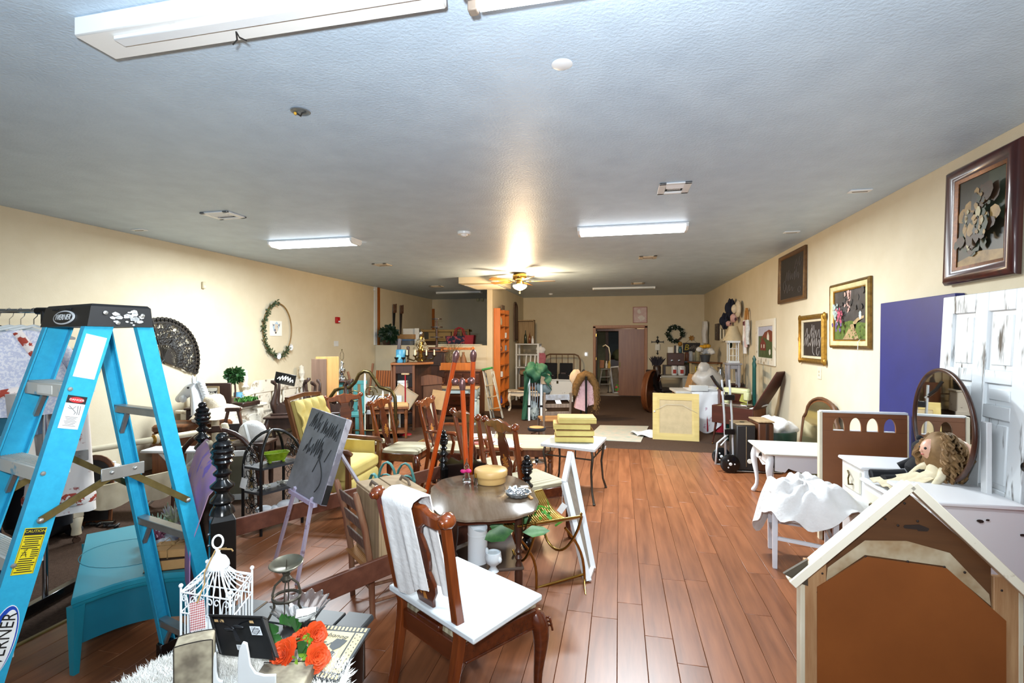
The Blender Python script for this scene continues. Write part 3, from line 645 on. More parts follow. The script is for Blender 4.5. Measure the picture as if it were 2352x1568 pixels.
def web(fn,sx,z,off=.001):
    p = fn(sx,z); d = (fn(sx,z + .1) - fn(sx,z - .1)).normalized(); nx = V((sx,0,0)); nx = (nx - d*nx.dot(d)).normalized(); xr = d.cross(nx)
    m = Matrix((xr,d,nx)).transposed().to_4x4(); return T(*(p + nx*off)) @ m
for sx,l in ((1,None),(-1,None)):
    rail(fr,sx,.095,.034,.02,1.72).B('front_rail',lad_b,lad,smooth=20)
    rail(rr,sx,.062,.03,.02,1.72).B('rear_rail',lad_b,lad,smooth=20)
    for fn in (fr,rr): p = fn(sx,.03); MB().box(p.x - sx*.012,p.y,.035,.045,.1,.07,.006).B('foot',blackp,lad)
cap = MB(); a,b2,c_,d_ = -.20,.20,-.095,.115
cap.loft([[(a*1.04,c_*1.16,1.705),(b2*1.04,c_*1.16,1.705),(b2*1.04,d_*1.04,1.705),(a*1.04,d_*1.04,1.705)],[(a,c_,1.785),(b2,c_,1.785),(b2,d_,1.785),(a,d_,1.785)],[(a*.96,c_*.92,1.795),(b2*.96,c_*.92,1.795),(b2*.96,d_*.92,1.795),(a*.96,d_*.92,1.795)]])
capm = M('cap_black','#1c1d20',.45,col2='#161719',scale=10)
capo = cap.B('top_cap',capm,lad,smooth=25)
tilt = math.atan2(.016,.08)
lm = T(0,-.1045,1.742) @ RX(PI/2 + tilt*-1)
MB(lm).lathe([(.092,0),(.092,.003),(.088,.004)],32).B('logo_plate',M('logo_grey','#e2e4e6',.4),lad).data.transform(Matrix.Identity(4))
lp = [o for o in lad.children if o.name.startswith('logo_plate')][0]; lp.data.transform(lm @ S(1,.32,1) @ lm.inverted())
q = MB(lm @ S(1,.30,1)).lathe([(.080,.004),(.080,.0052)],32).B('logo_field',capm,lad)
words('logo_lettering','WERNER',.034,wpt_,lad,lm @ T(0,0,.0058),shear=.25)
for x in (-.1,.02): MB(lm).box(x,.036,.001,.045,.008,.004,.001).B('tool_slot',blackfab,lad)
sm = T(.2065,.01,1.745) @ RZ(PI/2) @ RX(PI/2 - .09)
for x,z in ((-.06,.015),(-.02,-.025),(.07,.008)): MB(sm).lathe([(.009,0),(.008,.004),(.003,.006)],10,m=T(x,z,0)).B('rivet',alu,lad)
sp = MB(sm); sd(4)
for k in range(26): sp.prism(blob(gs(.01,.03),gs(0,.014),ru(.003,.014),7,.6),.0006)
sp.B('paint_splash',wpt_,lad)
tread = M('step_aluminium','#cfcdc4',.5,kind='distress',metal=.1,col2='#7fb0c4',scale=9,amt=.33,edge=.06)
for k in range(5):
    z = s0 - .3*k + .012; p = fr(1,z); w2 = p.x - .006
    st = MB(); st.box(0,p.y + .004,z,w2*2,.085,.01,.003); st.box(0,p.y - .037,z - .022,w2*2,.006,.05,.002); st.box(0,p.y + .045,z - .014,w2*2,.006,.03,.002)
    for g_ in range(9): st.box(0,p.y - .028 + g_*.008,z + .006,w2*2,.003,.003,.0005)
    o_ = st.B('step',tread,lad)
    for sx in (-1,1): MB().tube([(sx*(w2 - .11),p.y - .01,z - .035),(sx*(w2 - .015),p.y - .01,z - .14)],.011,4).B('step_brace',alu,lad)
    if k == 0: MB().box(0,p.y - .041,z - .022,.13,.002,.034,.0005).B('step_label',paper,o_)
    for sx in (-1,1):
        MB(web(fr,sx,z - .02)).lathe([(.009,0),(.007,.004),(0,.005)],8,m=T(-.03,0,0)).B('rivet',alu,lad)
for z in (1.34,.77,.2):
    p = rr(1,z); MB().box(0,p.y,z,p.x*2 - .01,.045,.009,.003).box(0,p.y - .02,z - .014,p.x*2 - .01,.005,.03,.001).B('rear_bar',alu,lad)
    MB().tube([(p.x - .1,p.y,z - .01),(-p.x + .2,p.y,z - .012)],.003,4).tube([(-p.x + .1,p.y,z - .02),(-p.x + .02,p.y + .01,z - .13)],.011,4).B('bar_brace',alu,lad)
sprm = M('spreader_brass','#8b7b4c',.4,metal=.7,col2='#6e6038',scale=15)
for sx in (1,-1):
    A_ = fr(sx,1.0) + V((sx*.012,0,0)); C_ = rr(sx,.93) + V((sx*.012,0,0)); B_ = (A_ + C_)/2 + V((0,-.0,.16))
    for a,b2 in ((A_,B_),(B_,C_)):
        MB().tube([a,b2],.018,4,flat=.3).B('spreader',sprm,lad); MB().ball(a if a is A_ else b2,.011).B('rivet',alu,lad)
    MB().box(B_.x + sx*.008,B_.y,B_.z - .005,.006,.15,.05,.002).B('spreader_plate',alu,lad)
    for dy in (-.04,.04): MB().ball((B_.x + sx*.012,B_.y + dy,B_.z),.008).B('rivet',alu,lad)
def sticker(name,z,w_,h_,mat): return MB(web(fr,1,z)).box(0,0,0,w_,h_,.001,.0002).B(name,mat,lad)
sticker('white_label',1.585,.07,.17,M('label_white','#f4f4f2',.5))
o_ = sticker('danger_label',1.375,.062,.125,M('label_white','')); m0 = web(fr,1,1.375,.0018)
MB(m0).box(0,.048,0,.062,.029,.0006,.0001).B('label_band',ink,o_); MB(m0 @ T(0,.047,.0006) @ S(1,.45,1)).lathe([(.024,0),(.024,.0006)],20).B('label_oval',M('label_red','#c8262b',.5),o_)
words('lettering','DANGER',.0115,paper,o_,m0 @ T(0,.047,.0016)); scrawl('pictogram',ink,o_,[],.001)
pg = MB(m0 @ T(0,.012,.0008))
for a,b2 in (((-.018,.012),(.0,-.004)),((-.004,.0),(.004,.012)),((0,-.004),(.008,-.012)),((.008,-.012),(.004,-.02)),((.01,.014),(.014,-.02)),((.018,.014),(.02,-.02)),((-.02,.004),(-.008,.0))): pg.tube([(a[0],a[1],0),(b2[0],b2[1],0)],.0012,4)
for k in range(7): pg.box(0,-.03 - .0055*k,0,.04 - (k % 3)*.006,.0016,.0003,0)
pg.B('fine_print',M('faded_ink','#777777',.6),o_)
o_ = sticker('caution_label',.90,.062,.155,M('label_yellow','#e8d21c',.45)); m0 = web(fr,1,.90,.0018)
MB(m0).box(0,.064,0,.058,.022,.0005,.0001).B('label_band',ink,o_); words('lettering','CAUTION',.013,M('label_yellow',''),o_,m0 @ T(0,.066,.0006))
pg = MB(m0)
for k in range(17):
    if not 6 <= k <= 9: pg.box(-.003*(k % 3 == 2),.046 - k*.0072,0,.05 - (k % 4)*.004,.003,.0004,0)
    else: pg.box(.016,.046 - k*.0072,0,.02,.003,.0004,0)
for a,b2 in (((-.02,-.02),(-.012,.0)),((-.012,0),(-.004,-.02)),((-.02,-.012),(-.004,-.012)),((-.02,-.005),(-.006,-.005)),((-.01,.0),(-.006,.008)),((-.016,.004),(-.006,.006))): pg.tube([(a[0],a[1],0),(b2[0],b2[1],0)],.001,4)
for k in range(2): pg.box((-1 + 2*k)*.0285,0,0,.001,.15,.0004,0)
pg.B('fine_print',ink,o_)
m0 = web(fr,1,.62,.001)
o_ = MB(m0 @ S(.34,1,1)).lathe([(.115,0),(.115,.001)],40).B('logo_oval',M('label_white',''),lad)
MB(m0 @ T(0,0,.001) @ S(.33,1,1)).lathe([(.112,0),(.112,.0004)],40).B('logo_ring',M('logo_blue','#1d4bb5',.4),o_)
MB(m0 @ T(.005,-.004,.0015) @ S(.27,1,1)).lathe([(.104,0),(.104,.0004)],40).B('logo_field',M('label_white',''),o_)
words('lettering','WERNER',.054,ink,o_,m0 @ T(.004,-.004,.0022) @ RZ(PI/2),shear=.2,sx=.85)
words('serial','22214',.022,M('serial_blue','#174f6b',.5),lad,web(rr,-1,1.1,.001) @ T(.0,0,0) @ RZ(-PI/2))

# ------------------------------------------------------------------ black four-post bed frame
NL,LF,RN,RF = V((-1.75,1.87)),V((-2.74,2.76)),V((-.71,3.78)),V((-1.73,4.66))
bed = thing('four_post_bed','black four-post bed frame with ringed finials and brown side rails','bed',(0,0,0))
rubbed = M('rubbed_black','#141312',.22,kind='distress',col2='#7a4a2a',scale=6,amt=.22,edge=.03)
def ringpost(p,top,rs=1.0):
    """stacked-ring finial over a square block; p (x,y)"""
    pr = [(.0,0)]; z = top
    segs = [(.026,.012),(.034,.03),(.05,.045),(.055,.075),(.055,.1),(.05,.13),(.04,.152)]
    pts = [(.001,top),(.02,top - .006),(.028,top - .022),(.022,top - .036)]
    for r_,z_ in ((.042,.056),(.05,.082),(.05,.108),(.044,.132)):
        pts += [(r_*.84,top - z_ + .012),(r_,top - z_),(r_*.84,top - z_ - .012)]
    pts += [(.026,top - .152),(.022,top - .165),(.038,top - .18),(.036,top - .19),(.024,top - .20),(.026,top - .215),(.05,top - .235),(.05,top - .245),(.03,top - .262),(.028,top - .275),(.048,top - .298),(.05,top - .31),(.034,top - .325),(.046,top - .345),(.052,top - .365)]
    return MB(T(p.x,p.y,0)).lathe([(r_*rs,z) for r_,z in pts[::-1]],20)
def bpost(p,top,rz,blk0):
    o_ = ringpost(p,top).B('post',blackp,bed)
    m = T(p.x,p.y,0) @ RZ(rz); z1 = top - .36
    MB(m).loft([[(-.05,-.05,blk0),(.05,-.05,blk0),(.05,.05,blk0),(-.05,.05,blk0)],[(-.05,-.05,z1 - .03),(.05,-.05,z1 - .03),(.05,.05,z1 - .03),(-.05,.05,z1 - .03)],[(-.036,-.036,z1),(.036,-.036,z1),(.036,.036,z1),(-.036,.036,z1)]]).B('post_block',rubbed,o_,smooth=20,bev=.004)
    if blk0 > .05: MB(T(p.x,p.y,0)).lathe([(.02,0),(.03,.012),(.045,.05),(.045,.075),(.025,.095),(.042,.115),(.045,blk0)],18).B('post_foot',blackp,o_)
    for z in (z1 - .09,z1 - .14): MB(m).ball((0,-.052,z),.006).B('screw',chrome,o_)
rzb = math.atan2(NL.y - LF.y,NL.x - LF.x)
bpost(NL,1.235,rzb,.0); bpost(LF,1.235,rzb,.0); bpost(RN,.745,rzb,.16); bpost(RF,.745,rzb,.16)
def board(P0,P1,outl,z0,nm,mat):
    d = P1 - P0; L_ = d.length; m = T(P0.x,P0.y,z0) @ RZ(math.atan2(d.y,d.x)) @ T(0,.012,0) @ VERT
    return MB(m).prism([(x*L_,z) for x,z in outl],.024).B(nm,mat,bed,smooth=30)
sc = [(0,0),(1,0),(1,.22),(.93,.24),(.88,.30),(.80,.29)] + [(.5 + .28*cos(k*PI/10),.26 + .10*sin(k*PI/10)) for k in range(1,10)] + [(.20,.29),(.12,.30),(.07,.24),(0,.22)]
board(RN,RF,sc,.2,'footboard',blackp)
board(NL,LF,[(x,z*1.6) for x,z in sc],.5,'headboard',blackp)
railm = M('bed_rail_wood','#6b4130',.45,kind='wood',axis='X',col2='#543024',scale=3)
for P0,P1 in ((LF,RF),(NL,RN)):
    d = P1 - P0; L_ = d.length; m = T(P0.x,P0.y,.33) @ RZ(math.atan2(d.y,d.x)); MB(m).box(L_/2,0,0,L_ - .1,.025,.12,.004).B('side_rail',railm,bed)
# purple cloth over the headboard
hm = V((NL.x,NL.y)).lerp(LF,.5); dd = (LF - NL).normalized(); nn = V((dd.y,-dd.x))
def purp(u,v):
    s_ = (u - .5)*1.22; wv = v*2 - 1; a_ = abs(wv); top = 1.07 - .25*s_ **2
    z = top - a_ **1.1*(.80 + .07*sin(9*u))*(1 if wv < 0 else .9)
    off = math.copysign(.03 + (.075 if wv < 0 else .01)*min(1,a_*2.6),wv) if a_ > .02 else 0; off += .014*sin(15*u + 3*wv)*min(1,a_*3)
    p = hm + dd*s_*.92 + nn*off
    return (p.x,p.y,z)
tag(MB().sheet(purp,26,26,.004).B('purple_scarf',M('tie_dye','#9a74c4',.75,col2='#6a5bb0',scale=4),smooth=80),'purple tie-dyed scarf with peach patches draped over the black headboard','scarf')
pm_ = MATS['tie_dye'].node_tree; rmp = [n for n in pm_.nodes if n.type == 'VALTORGB'][0].color_ramp
e_ = rmp.elements.new(.42); e_.color = lin('#b08a9a'); e_ = rmp.elements.new(.36); e_.color = lin('#7a62bb')

# ------------------------------------------------------------------ dining chairs
stripe = M('striped_seat','#b3ab90',.8,kind='wave',axis='X',col2='#948b72',scale=9,amt=.0,bump=.1,bscale=200)
def vase(w0=.09,z1=.44):
    hp = [(.055,0),(.062,.02),(.05,.06),(.058,.10),(.085,.14),(.088,.18),(.07,.22),(.062,.235),(.068,.245),(.075,.27),(.08,.32),(.065,.37),(.05,.40),(.06,.43),(.085,.455)]
    return [(x,z) for x,z in hp] + [(-x,z) for x,z in hp[::-1]]
def dining_chair(label,loc,rz,arms=False,inlay=True,grp='dining chairs with striped seats'):
    t = thing('dining_chair',label,'chair',loc,rz,grp)
    bk = T(0,-.2,.45) @ RX(.20)                     # back plane, tilted
    for sx in (-1,1):
        MB().tube([(sx*.185,-.30,0),(sx*.188,-.25,.2),(sx*.195,-.212,.40),(sx*.2,-.205,.47),(sx*.212,-.245,.66),(sx*.232,-.305,.97)],[.024,.024,.029,.029,.026,.023],4).B('rear_leg',cherry,t,smooth=40,bev=.004)
        MB().tube([(sx*.235,.2,.43),(sx*.25,.215,.38),(sx*.262,.228,.32),(sx*.252,.22,.2),(sx*.244,.212,.1),(sx*.25,.222,.045),(sx*.262,.24,.02),(sx*.262,.24,0)],[.034,.046,.042,.026,.02,.021,.034,.03],10).B('front_leg',cherry_d,t,sub=1)
        kc = MB()
        for k in range(3): kc.tube([(sx*(.25 + .04*cos(a_*.5)),.255 + .006*k,.37 - .02*k + .02*sin(a_)) for a_ in [j*.5 for j in range(8)]],.005,5)
        kc.B('knee_carving',cherry_d,t)
    crest = [(-.25,.035),(-.235,.01),(-.18,-.005),(-.1,.0),(-.06,-.03),(.06,-.03),(.1,0),(.18,-.005),(.235,.01),(.25,.035),(.24,.07),(.19,.05),(.14,.055),(.1,.075),(.06,.07),(0,.085),(-.06,.07),(-.1,.075),(-.14,.055),(-.19,.05),(-.24,.07)]
    MB(bk @ T(0,.014,.48) @ VERT).prism(crest,.03).B('crest_rail',cherry,t,smooth=35,bev=.007)
    for sx in (-1,1):
        MB(bk @ T(sx*.247,0,.53)).lathe([(.012,-.03),(.026,-.022),(.033,0),(.026,.022),(.012,.032)],14,m=RX(PI/2)).lathe([(.018,.03),(.015,.036),(.004,.038)],12,m=RX(PI/2)).B('scroll_ear',cherry,t)
    sp = MB(bk @ T(0,.008,.02) @ VERT).prism(vase(),.016).B('splat',cherry_d,t,smooth=35,bev=.003)
    if inlay:
        il = MB(bk @ T(0,.008,.19) @ VERT)
        for k in range(12):
            a_ = k*PI/6 + .13; r_ = .075 if k % 2 else .06
            if abs(cos(a_)) > .5: r_ *= .72
            il.prism([(0,0),(r_*cos(a_ - .17),r_*sin(a_ - .17)),(r_*cos(a_ + .17),r_*sin(a_ + .17))],.0008,m=T(0,0,.0162)).prism([(0,0),(r_*cos(a_ + .17),r_*sin(a_ + .17)),(r_*cos(a_ - .17),r_*sin(a_ - .17))],.0008,m=T(0,0,-.001))
        il.B('sunburst_inlay',maple,sp)
    fr_ = MB(); fr_.box(0,.205,.40,.45,.03,.075); fr_.box(0,-.205,.40,.36,.03,.085)
    for sx in (-1,1): fr_.box(0,0,0,.03,.40,.075,m=T(sx*.218,0,.40) @ RZ(-sx*.1))
    fr_.B('seat_frame',cherry_d,t)
    bd = MB()
    for sx in (-1,1): bd.box(0,0,0,.012,.38,.012,m=T(sx*.232,0,.362) @ RZ(-sx*.1))
    bd.box(0,.222,.362,.44,.012,.012).B('seat_bead',cherry_d,t)
    MB().box(0,-.205,.452,.16,.03,.03,.006).B('splat_shoe',cherry_d,t)
    def ring(z,e): return [(-.235 + e,.205 - e,z),(-.22 + e,.225 - e,z),(.22 - e,.225 - e,z),(.235 - e,.205 - e,z),(.205 - e,-.18 + e,z),(.19 - e,-.195 + e,z),(-.19 + e,-.195 + e,z),(-.205 + e,-.18 + e,z)]
    MB().loft([ring(.425,.01),ring(.44,-.004),ring(.465,0),ring(.482,.03),ring(.49,.08)]).B('seat_cushion',stripe,t)
    if arms:
        for sx in (-1,1):
            MB().tube([(sx*.215,-.235,.66),(sx*.25,-.12,.665),(sx*.27,.02,.66),(sx*.275,.1,.655),(sx*.28,.13,.635)],[.016,.018,.02,.024,.02],8,flat=1.2).B('armrest',cherry,t)
            MB().tube([(sx*.27,.06,.65),(sx*.262,.09,.56),(sx*.24,.06,.43)],[.016,.018,.02],8).B('arm_post',cherry,t)
    return t
def chair_at(label,PL,PR,**k):
    """PL, PR: ends of the crest rail seen from behind"""
    c = (V(PL) + V(PR))/2; d = (V(PR) - V(PL)).normalized(); f = V((-d.y,d.x))
    base = c + f*.31; return dining_chair(label,(base.x,base.y,0),face(f.x,f.y),**k)
front = chair_at('closest dining chair, white towel over its back and a white board on its seat',(-1.06,2.0),(-.63,1.736))
chair_at('dining chair behind the yellow armchair, showing a wide splat to the camera',(-3.17,5.58),(-3.37,5.1))
chair_at('dining chair facing right, its striped seat above the teal scrollwork',(-2.64,5.29),(-2.62,4.79))
chair_at('dining chair with arms to the right of the chair above the teal scrollwork',(-2.16,5.46),(-2.12,4.9),arms=True)
chair_at('armchair seen from behind, crossed by the legs of the orange easel',(-1.60,4.5),(-1.18,4.09),arms=True)
chair_at('dining chair with a bright sunburst inlay behind the round wooden box',(-1.15,4.08),(-.78,3.70))
def cw(xc,zc,z): return V((-_s*zc + _c*xc,_c*zc + _s*xc,z))
def slab(mb,pts,th):
    """a plate whose top outline is pts (world), thickness th along its normal"""
    P = [V(p) for p in pts]; n = (P[1] - P[0]).cross(P[2] - P[1]).normalized()
    if n.z < 0: n = -n
    return mb.loft([[p - n*th for p in P],P])
# things on the closest chair
bc = [at(893,1342,.535),at(1050,1276,.53),at(1246,1364,.53),at(1088,1466,.535)]
tag(slab(MB(),bc,.028).B('white_board',M('matte_white_panel','#d9dfe2',.6,col2='#d3dadd',scale=3),smooth=30,bev=.007),'thick plain white board lying on the striped seat of the closest chair','board')
fc = front.matrix_basis.copy() if False else T(*front.location) @ RZ(front.rotation_euler.z); bk = fc @ T(0,-.2,.45) @ RX(.20)
def tw(u,v):
    x = -.12 + .21*u; f = .010*sin(u*11 + v*2) + .005*sin(u*23)
    if v < .62: q = v/.62; z = .575 - (1 - q)*(.40 + .035*sin(u*5 + .5)); y = -.04 - f*(1 - q) - .012; x += .02*(1 - q)*sin(u*3)
    elif v < .7: q = (v - .62)/.08; z = .575 + .014*sin(q*PI); y = -.052 + .092*q
    else: q = (v - .7)/.3; z = .575 - q*(.40 + .05*u); y = .045 + f*q; x += q*.07*(1 - .5*u)
    return bk @ V((x,y,z))
tag(MB().sheet(tw,22,30,.006).B('white_towel',wcl,smooth=80),'white cotton towel draped over the top of the closest dining chair','towel')

# ------------------------------------------------------------------ oval table and what it carries
tc_ = cw(-.197,3.27,0); RT = YAW + .15
tab = thing('occasional_table','oval dark wooden table with a scalloped worn top and turned legs','table',tc_,RT)
worn = M('worn_table_top','#7d6f60',.22,kind='wood',axis='Y',col2='#57422f',scale=2.5,coat=.3)
ol = []
for k in range(64):
    a_ = 2*PI*k/64; r_ = 1/(abs(cos(a_)) **2.8 + abs(sin(a_)) **2.8) **(1/2.8); r_ *= 1 + .012*cos(16*a_)
    ol.append((.35*r_*cos(a_),.47*r_*sin(a_)))
e2 = [(x*.975,y*.98) for x,y in ol]
MB().loft([[(x*.96,y*.965,.600) for x,y in ol],[(x,y,.606) for x,y in ol],[(x,y,.618) for x,y in ol],[(x*.975,y*.98,.625) for x,y in ol]]).B('top',worn,tab)
turned = [(.016,0),(.02,.03),(.013,.045),(.024,.07),(.026,.2),(.02,.26),(.013,.28),(.024,.3),(.013,.32),(.024,.34),(.014,.36),(.02,.4),(.028,.47),(.03,.6)]
for sx in (-.2,.2):
    for sy in (-.27,.27): MB(T(sx,sy,0)).lathe(turned,14).B('leg',dkw_,tab)
MB().box(0,-.27,.56,.4,.03,.08).box(0,.27,.56,.4,.03,.08).box(-.2,0,.56,.03,.5,.08).box(.2,0,.56,.03,.5,.08).B('apron',cherry_d,tab)
MB().box(0,0,.24,.46,.6,.02,.006).B('lower_shelf',M('dusty_brown','#54443a',.5,col2='#46372e',scale=5),tab)
br = MB()
for a,b2 in (((.33,-.2,.605),(.22,-.29,.44)),((.2,-.42,.605),(.22,-.29,.44)),((.27,-.33,.605),(.22,-.29,.44))): br.tube([a,b2],.004,6)
br.B('leaf_bracket',agedbrass,tab)
ZT = .626
p = at(1127,1106,ZT); t = thing('wooden_box','round pale bentwood box with a domed lid on the oval table','box',p)
MB().lathe([(.105,0),(.108,.004),(.107,.06)],40).B('box_body',M('pale_birch','#d8b273',.45,kind='wood',axis='X',col2='#c79f60',scale=3),t)
MB().lathe([(.119,.05),(.121,.055),(.121,.085),(.115,.094),(.06,.102),(0,.104)],40).B('box_lid',M('pale_birch',''),t)
p = at(1072,1108,ZT); t = thing('perfume_bottle','tall clear glass bottle with a pink bow on the oval table','bottle',p)
MB().lathe([(.03,0),(.034,.003),(.026,.05),(.014,.085),(.020,.10),(.022,.115),(.012,.135),(.006,.15),(.003,.175),(0,.176)],8).B('glass_body',glass_m,t)
MB().ball((-.018,-.028,.088),.022,.01,.014).ball((.022,-.026,.092),.022,.01,.015).ball((.002,-.03,.09),.008).B('bow',M('hot_pink','#d8287c',.5),t)
p = at(1081,1112,ZT); t = thing('perfume_vial','little glass vial with a gold cap beside the bottle with the bow','bottle',p + V((.04,-.01,0)))
MB().lathe([(.014,0),(.016,.003),(.014,.045),(.006,.052)],8).B('glass_body',glass_m,t); MB().lathe([(.008,.052),(.009,.06),(.007,.085),(0,.088)],10).B('cap',gold,t)
p = at(1190,1140,ZT); t = thing('glass_dish','cut glass dish piled with jewellery on the oval table','dish',p)
scal = lambda r_,z: [(r_*(1 + .06*cos(12*a_))*cos(a_),r_*(1 + .06*cos(12*a_))*sin(a_),z) for a_ in [2*PI*k/48 for k in range(48)]]
MB().loft([scal(.05,0),scal(.07,.012),scal(.085,.035),scal(.08,.035),scal(.062,.014),scal(.04,.008)]).B('glass_bowl',M('dish_crystal','#aab2b8',.12,metal=.35,col2='#6f787e',scale=40),t)
jw = MB(); sd(8)
for k in range(90): jw.ball((gs(0,.026),gs(0,.026),.02 + rn()*.035),ru(.004,.008),n=6,k=4)
o_ = jw.B('beads',chrome,t); o_['kind'] = 'stuff'
for k in range(3): MB().tube([(-.03 + .024*cos(a_),-.02 + .02*sin(a_),.055 + .004*k + .01*sin(a_*2)) for a_ in [2*PI*j/16 for j in range(16)]],.004,6,closed=True).B('bangle',wmt_,t)
MB().box(.05,.03,.055,.05,.035,.002,.0005,m=RZ(.4)).B('price_tag',paper,t)
p = at(1213,1140,ZT); tag(MB().box(0,0,.007,.13,.022,.012,.003,m=RZ(-1.0)).B('wooden_stick',M('pale_stick','#c99a5e',.5,kind='wood',axis='X',col2='#b3824a')),'short pale wooden stick at the edge of the oval table beside the glass dish','stick',p)
# on its lower shelf
p = at(1097,1289,.25); t = thing('canister','white tall metal canister with a scooped rim under the oval table','canister',p)
rg = lambda z,tp: [(.062*cos(a_),.062*sin(a_),z + (tp*(.5 - .5*cos(a_ + .6))) ) for a_ in [2*PI*k/28 for k in range(28)]]
ri = lambda z,tp: [(x*.95,y*.95,q) for x,y,q in rg(z,tp)]
MB().loft([rg(0,0),rg(.2,0),rg(.205,.06),ri(.203,.06),ri(.01,0)]).B('body',wmt_,t); MB().lathe([(.0635,.17),(.0645,.175),(.0635,.18)],28).B('rim_band',wmt_,t)
p = at(1133,1313,.25); t = thing('figurine','small white glazed face-shaped cup under the oval table','figurine',p)
MB().lathe([(.03,0),(.034,.006),(.018,.03),(.02,.04),(.045,.06),(.052,.09),(.046,.12),(.04,.122),(.04,.11)],20).B('cup',M('glazed_white','#dfe6ea',.15),t); MB().ball((-.04,.0,.125),.012,.01,.02).B('ear',M('glazed_white',''),t); MB().ball((.045,-.02,.085),.014,.014,.02).B('nose',M('glazed_white',''),t)
# ------------------------------------------------------------------ brass rack with a plant
q1,q2,q3,q4 = dep(1190,1222,3.0),dep(1335,1198,3.15),dep(1245,1148,3.62),dep(1140,1180,3.4)
def sad(u,v):
    a = V(q1).lerp(q2,u); b2 = V(q4).lerp(q3,u); p = a.lerp(b2,v); p.z += .10*(abs(v - .45)*2) **2 - .045; return p
rk = thing('magazine_rack','polished brass rack with a curved slatted shelf and hoop feet','rack',(0,0,0))
for k in range(26):
    u = k/25; MB().tube([sad(u,j/8) + V((0,0,.003)) for j in range(9)],.006,5,flat=.6).B('slat',M('rack_brass','#c9a95c',.38,metal=.75,col2='#b8964a',scale=5),rk)
MB().sheet(sad,24,10,.003).B('shelf_sheet',M('rack_brass','#c9a95c',.38,metal=.75,col2='#b8964a',scale=5),rk)
for v in (0,1): MB().tube([sad(j/6,v) for j in range(7)],.009,8).B('edge_bar',brass,rk)
fl = [(dep(1192,1236,3.02),at(1232,1352)),(dep(1298,1212,3.2),at(1343,1338)),(dep(1150,1232,3.35),dep(1165,1275,3.3))]
for a,b2 in fl[:2]:
    MB().tube([V(a).lerp(b2,f) + (V((.035,.02,.02))*sin(f*PI)) for f in [j/8 for j in range(9)]],.009,8).B('leg',brass,rk)
MB().tube([at(1232,1350),dep(1342,1318,3.36)],.009,8).B('foot_bar',brass,rk)
MB().tube([dep(1341,1318,3.36),at(1345,1366)],.006,8).B('foot_rod',brass,rk)
for (ua,va,za),(ub,vb,zb),dr in (((1335,1190,3.15),(1250,1222,3.3),.16),((1231,1212,3.0),(1178,1262,3.2),.13)):
    a,b2 = dep(ua,va,za),dep(ub,vb,zb)
    MB().tube([V(a).lerp(b2,f) - V((0,0,dr*sin(f*PI) **.7)) for f in [j/12 for j in range(13)]],.0085,8).B('hoop',brass,rk); MB().lathe([(.008,0),(.011,.01),(.006,.02),(.009,.032),(0,.04)],10,m=T(*a)).B('finial',brass,rk)
varleaf = M('variegated_leaf','#2f6034',.4,col2='#5f8d52',scale=14)
pl = thing('plant_cutting','broad variegated leaves trailing from the brass rack under the oval table','plant',(0,0,0))
for (u,v,zc_,dx,dz_,ln,wd) in ((1180,1218,3.05,-.9,-.25,.20,.05),(1175,1200,3.1,.6,.1,.13,.05),(1200,1222,2.98,1,.05,.17,.035),(1160,1212,3.15,-1,.1,.1,.04)):
    m_ = MB(); leaf_(m_,dep(u,v,zc_),V((dx*_c,dx*_s,dz_)),ln,wd,V((.2,-.8,.6))); m_.B('leaf',varleaf,pl)
pl = thing('fern_sprig','thin bright green sprigs lying on the brass slats','plant',(0,0,0))
lm2 = M('bright_leaf','#5fae3a',.5,col2='#3f8a28',scale=15)
for (u1,v1,u2,v2,zc_) in ((1275,1210,1318,1188,3.15),(1225,1165,1262,1172,3.25),(1262,1175,1256,1148,3.3)):
    MB().tube([dep(u1,v1 - 3,zc_),dep((u1 + u2)/2,(v1 + v2)/2 - 6,zc_ + .02),dep(u2,v2 - 3,zc_ + .03)],[.008,.007,.002],5,flat=.4).B('blade',lm2,pl)
m_ = MB(); sd(2)
for k in range(16): leaf_(m_,dep(1240 + ru(-22,24),1178 + ru(-7,7),3.22),rv(),.035,.012,V((0,-.3,1)))
m_.B('leaflets',lm2,pl)
# ------------------------------------------------------------------ white frame leaning beside it
wf = thing('framed_picture','white picture frame with a grey panel, tilted up against the sunburst chair','frame',(0,0,0))
P1,P2,P3,P4 = dep(1292,1030,4.02),dep(1296,1110,3.72),at(1350,1335),dep(1360,1306,3.5)
P1 = P2 + (P4 - P3)*1.25 + V((0,0,.17)); nrm = V((1,.1,.15)).normalized()
for a,b2 in ((P1,P2),(P2,P3),(P3,P4),(P4,P1)): MB().tube([a,b2],[.038,.038],4,flat=.7).B('frame_side',M('frame_white','#e9ecee',.4,col2='#e0e4e6'),wf)
slab(MB(),[P1,P2,P3,P4],.012).B('panel',M('grey_backing','#8f8578',.7,kind='wood',axis='Z',col2='#7d7366'),wf)
def tagcard(label,p,drop,tilt=.3,w_=.045,h_=.075):
    t = thing('price_tag',label,'tag',p); MB().tube([(0,0,0),(.004,0,-drop*.5),(0,0,-drop)],.0015,4).B('string',wpt_,t)
    MB(T(0,0,-drop - h_/2) @ RY(tilt)).box(0,0,0,w_,.002,h_,.0005).B('card',M('tag_white','#f0f0ee',.6),t); return t
tagcard('white paper tag on a long string beside the leaning white frame',dep(1291,1095,3.55),.19,.6)

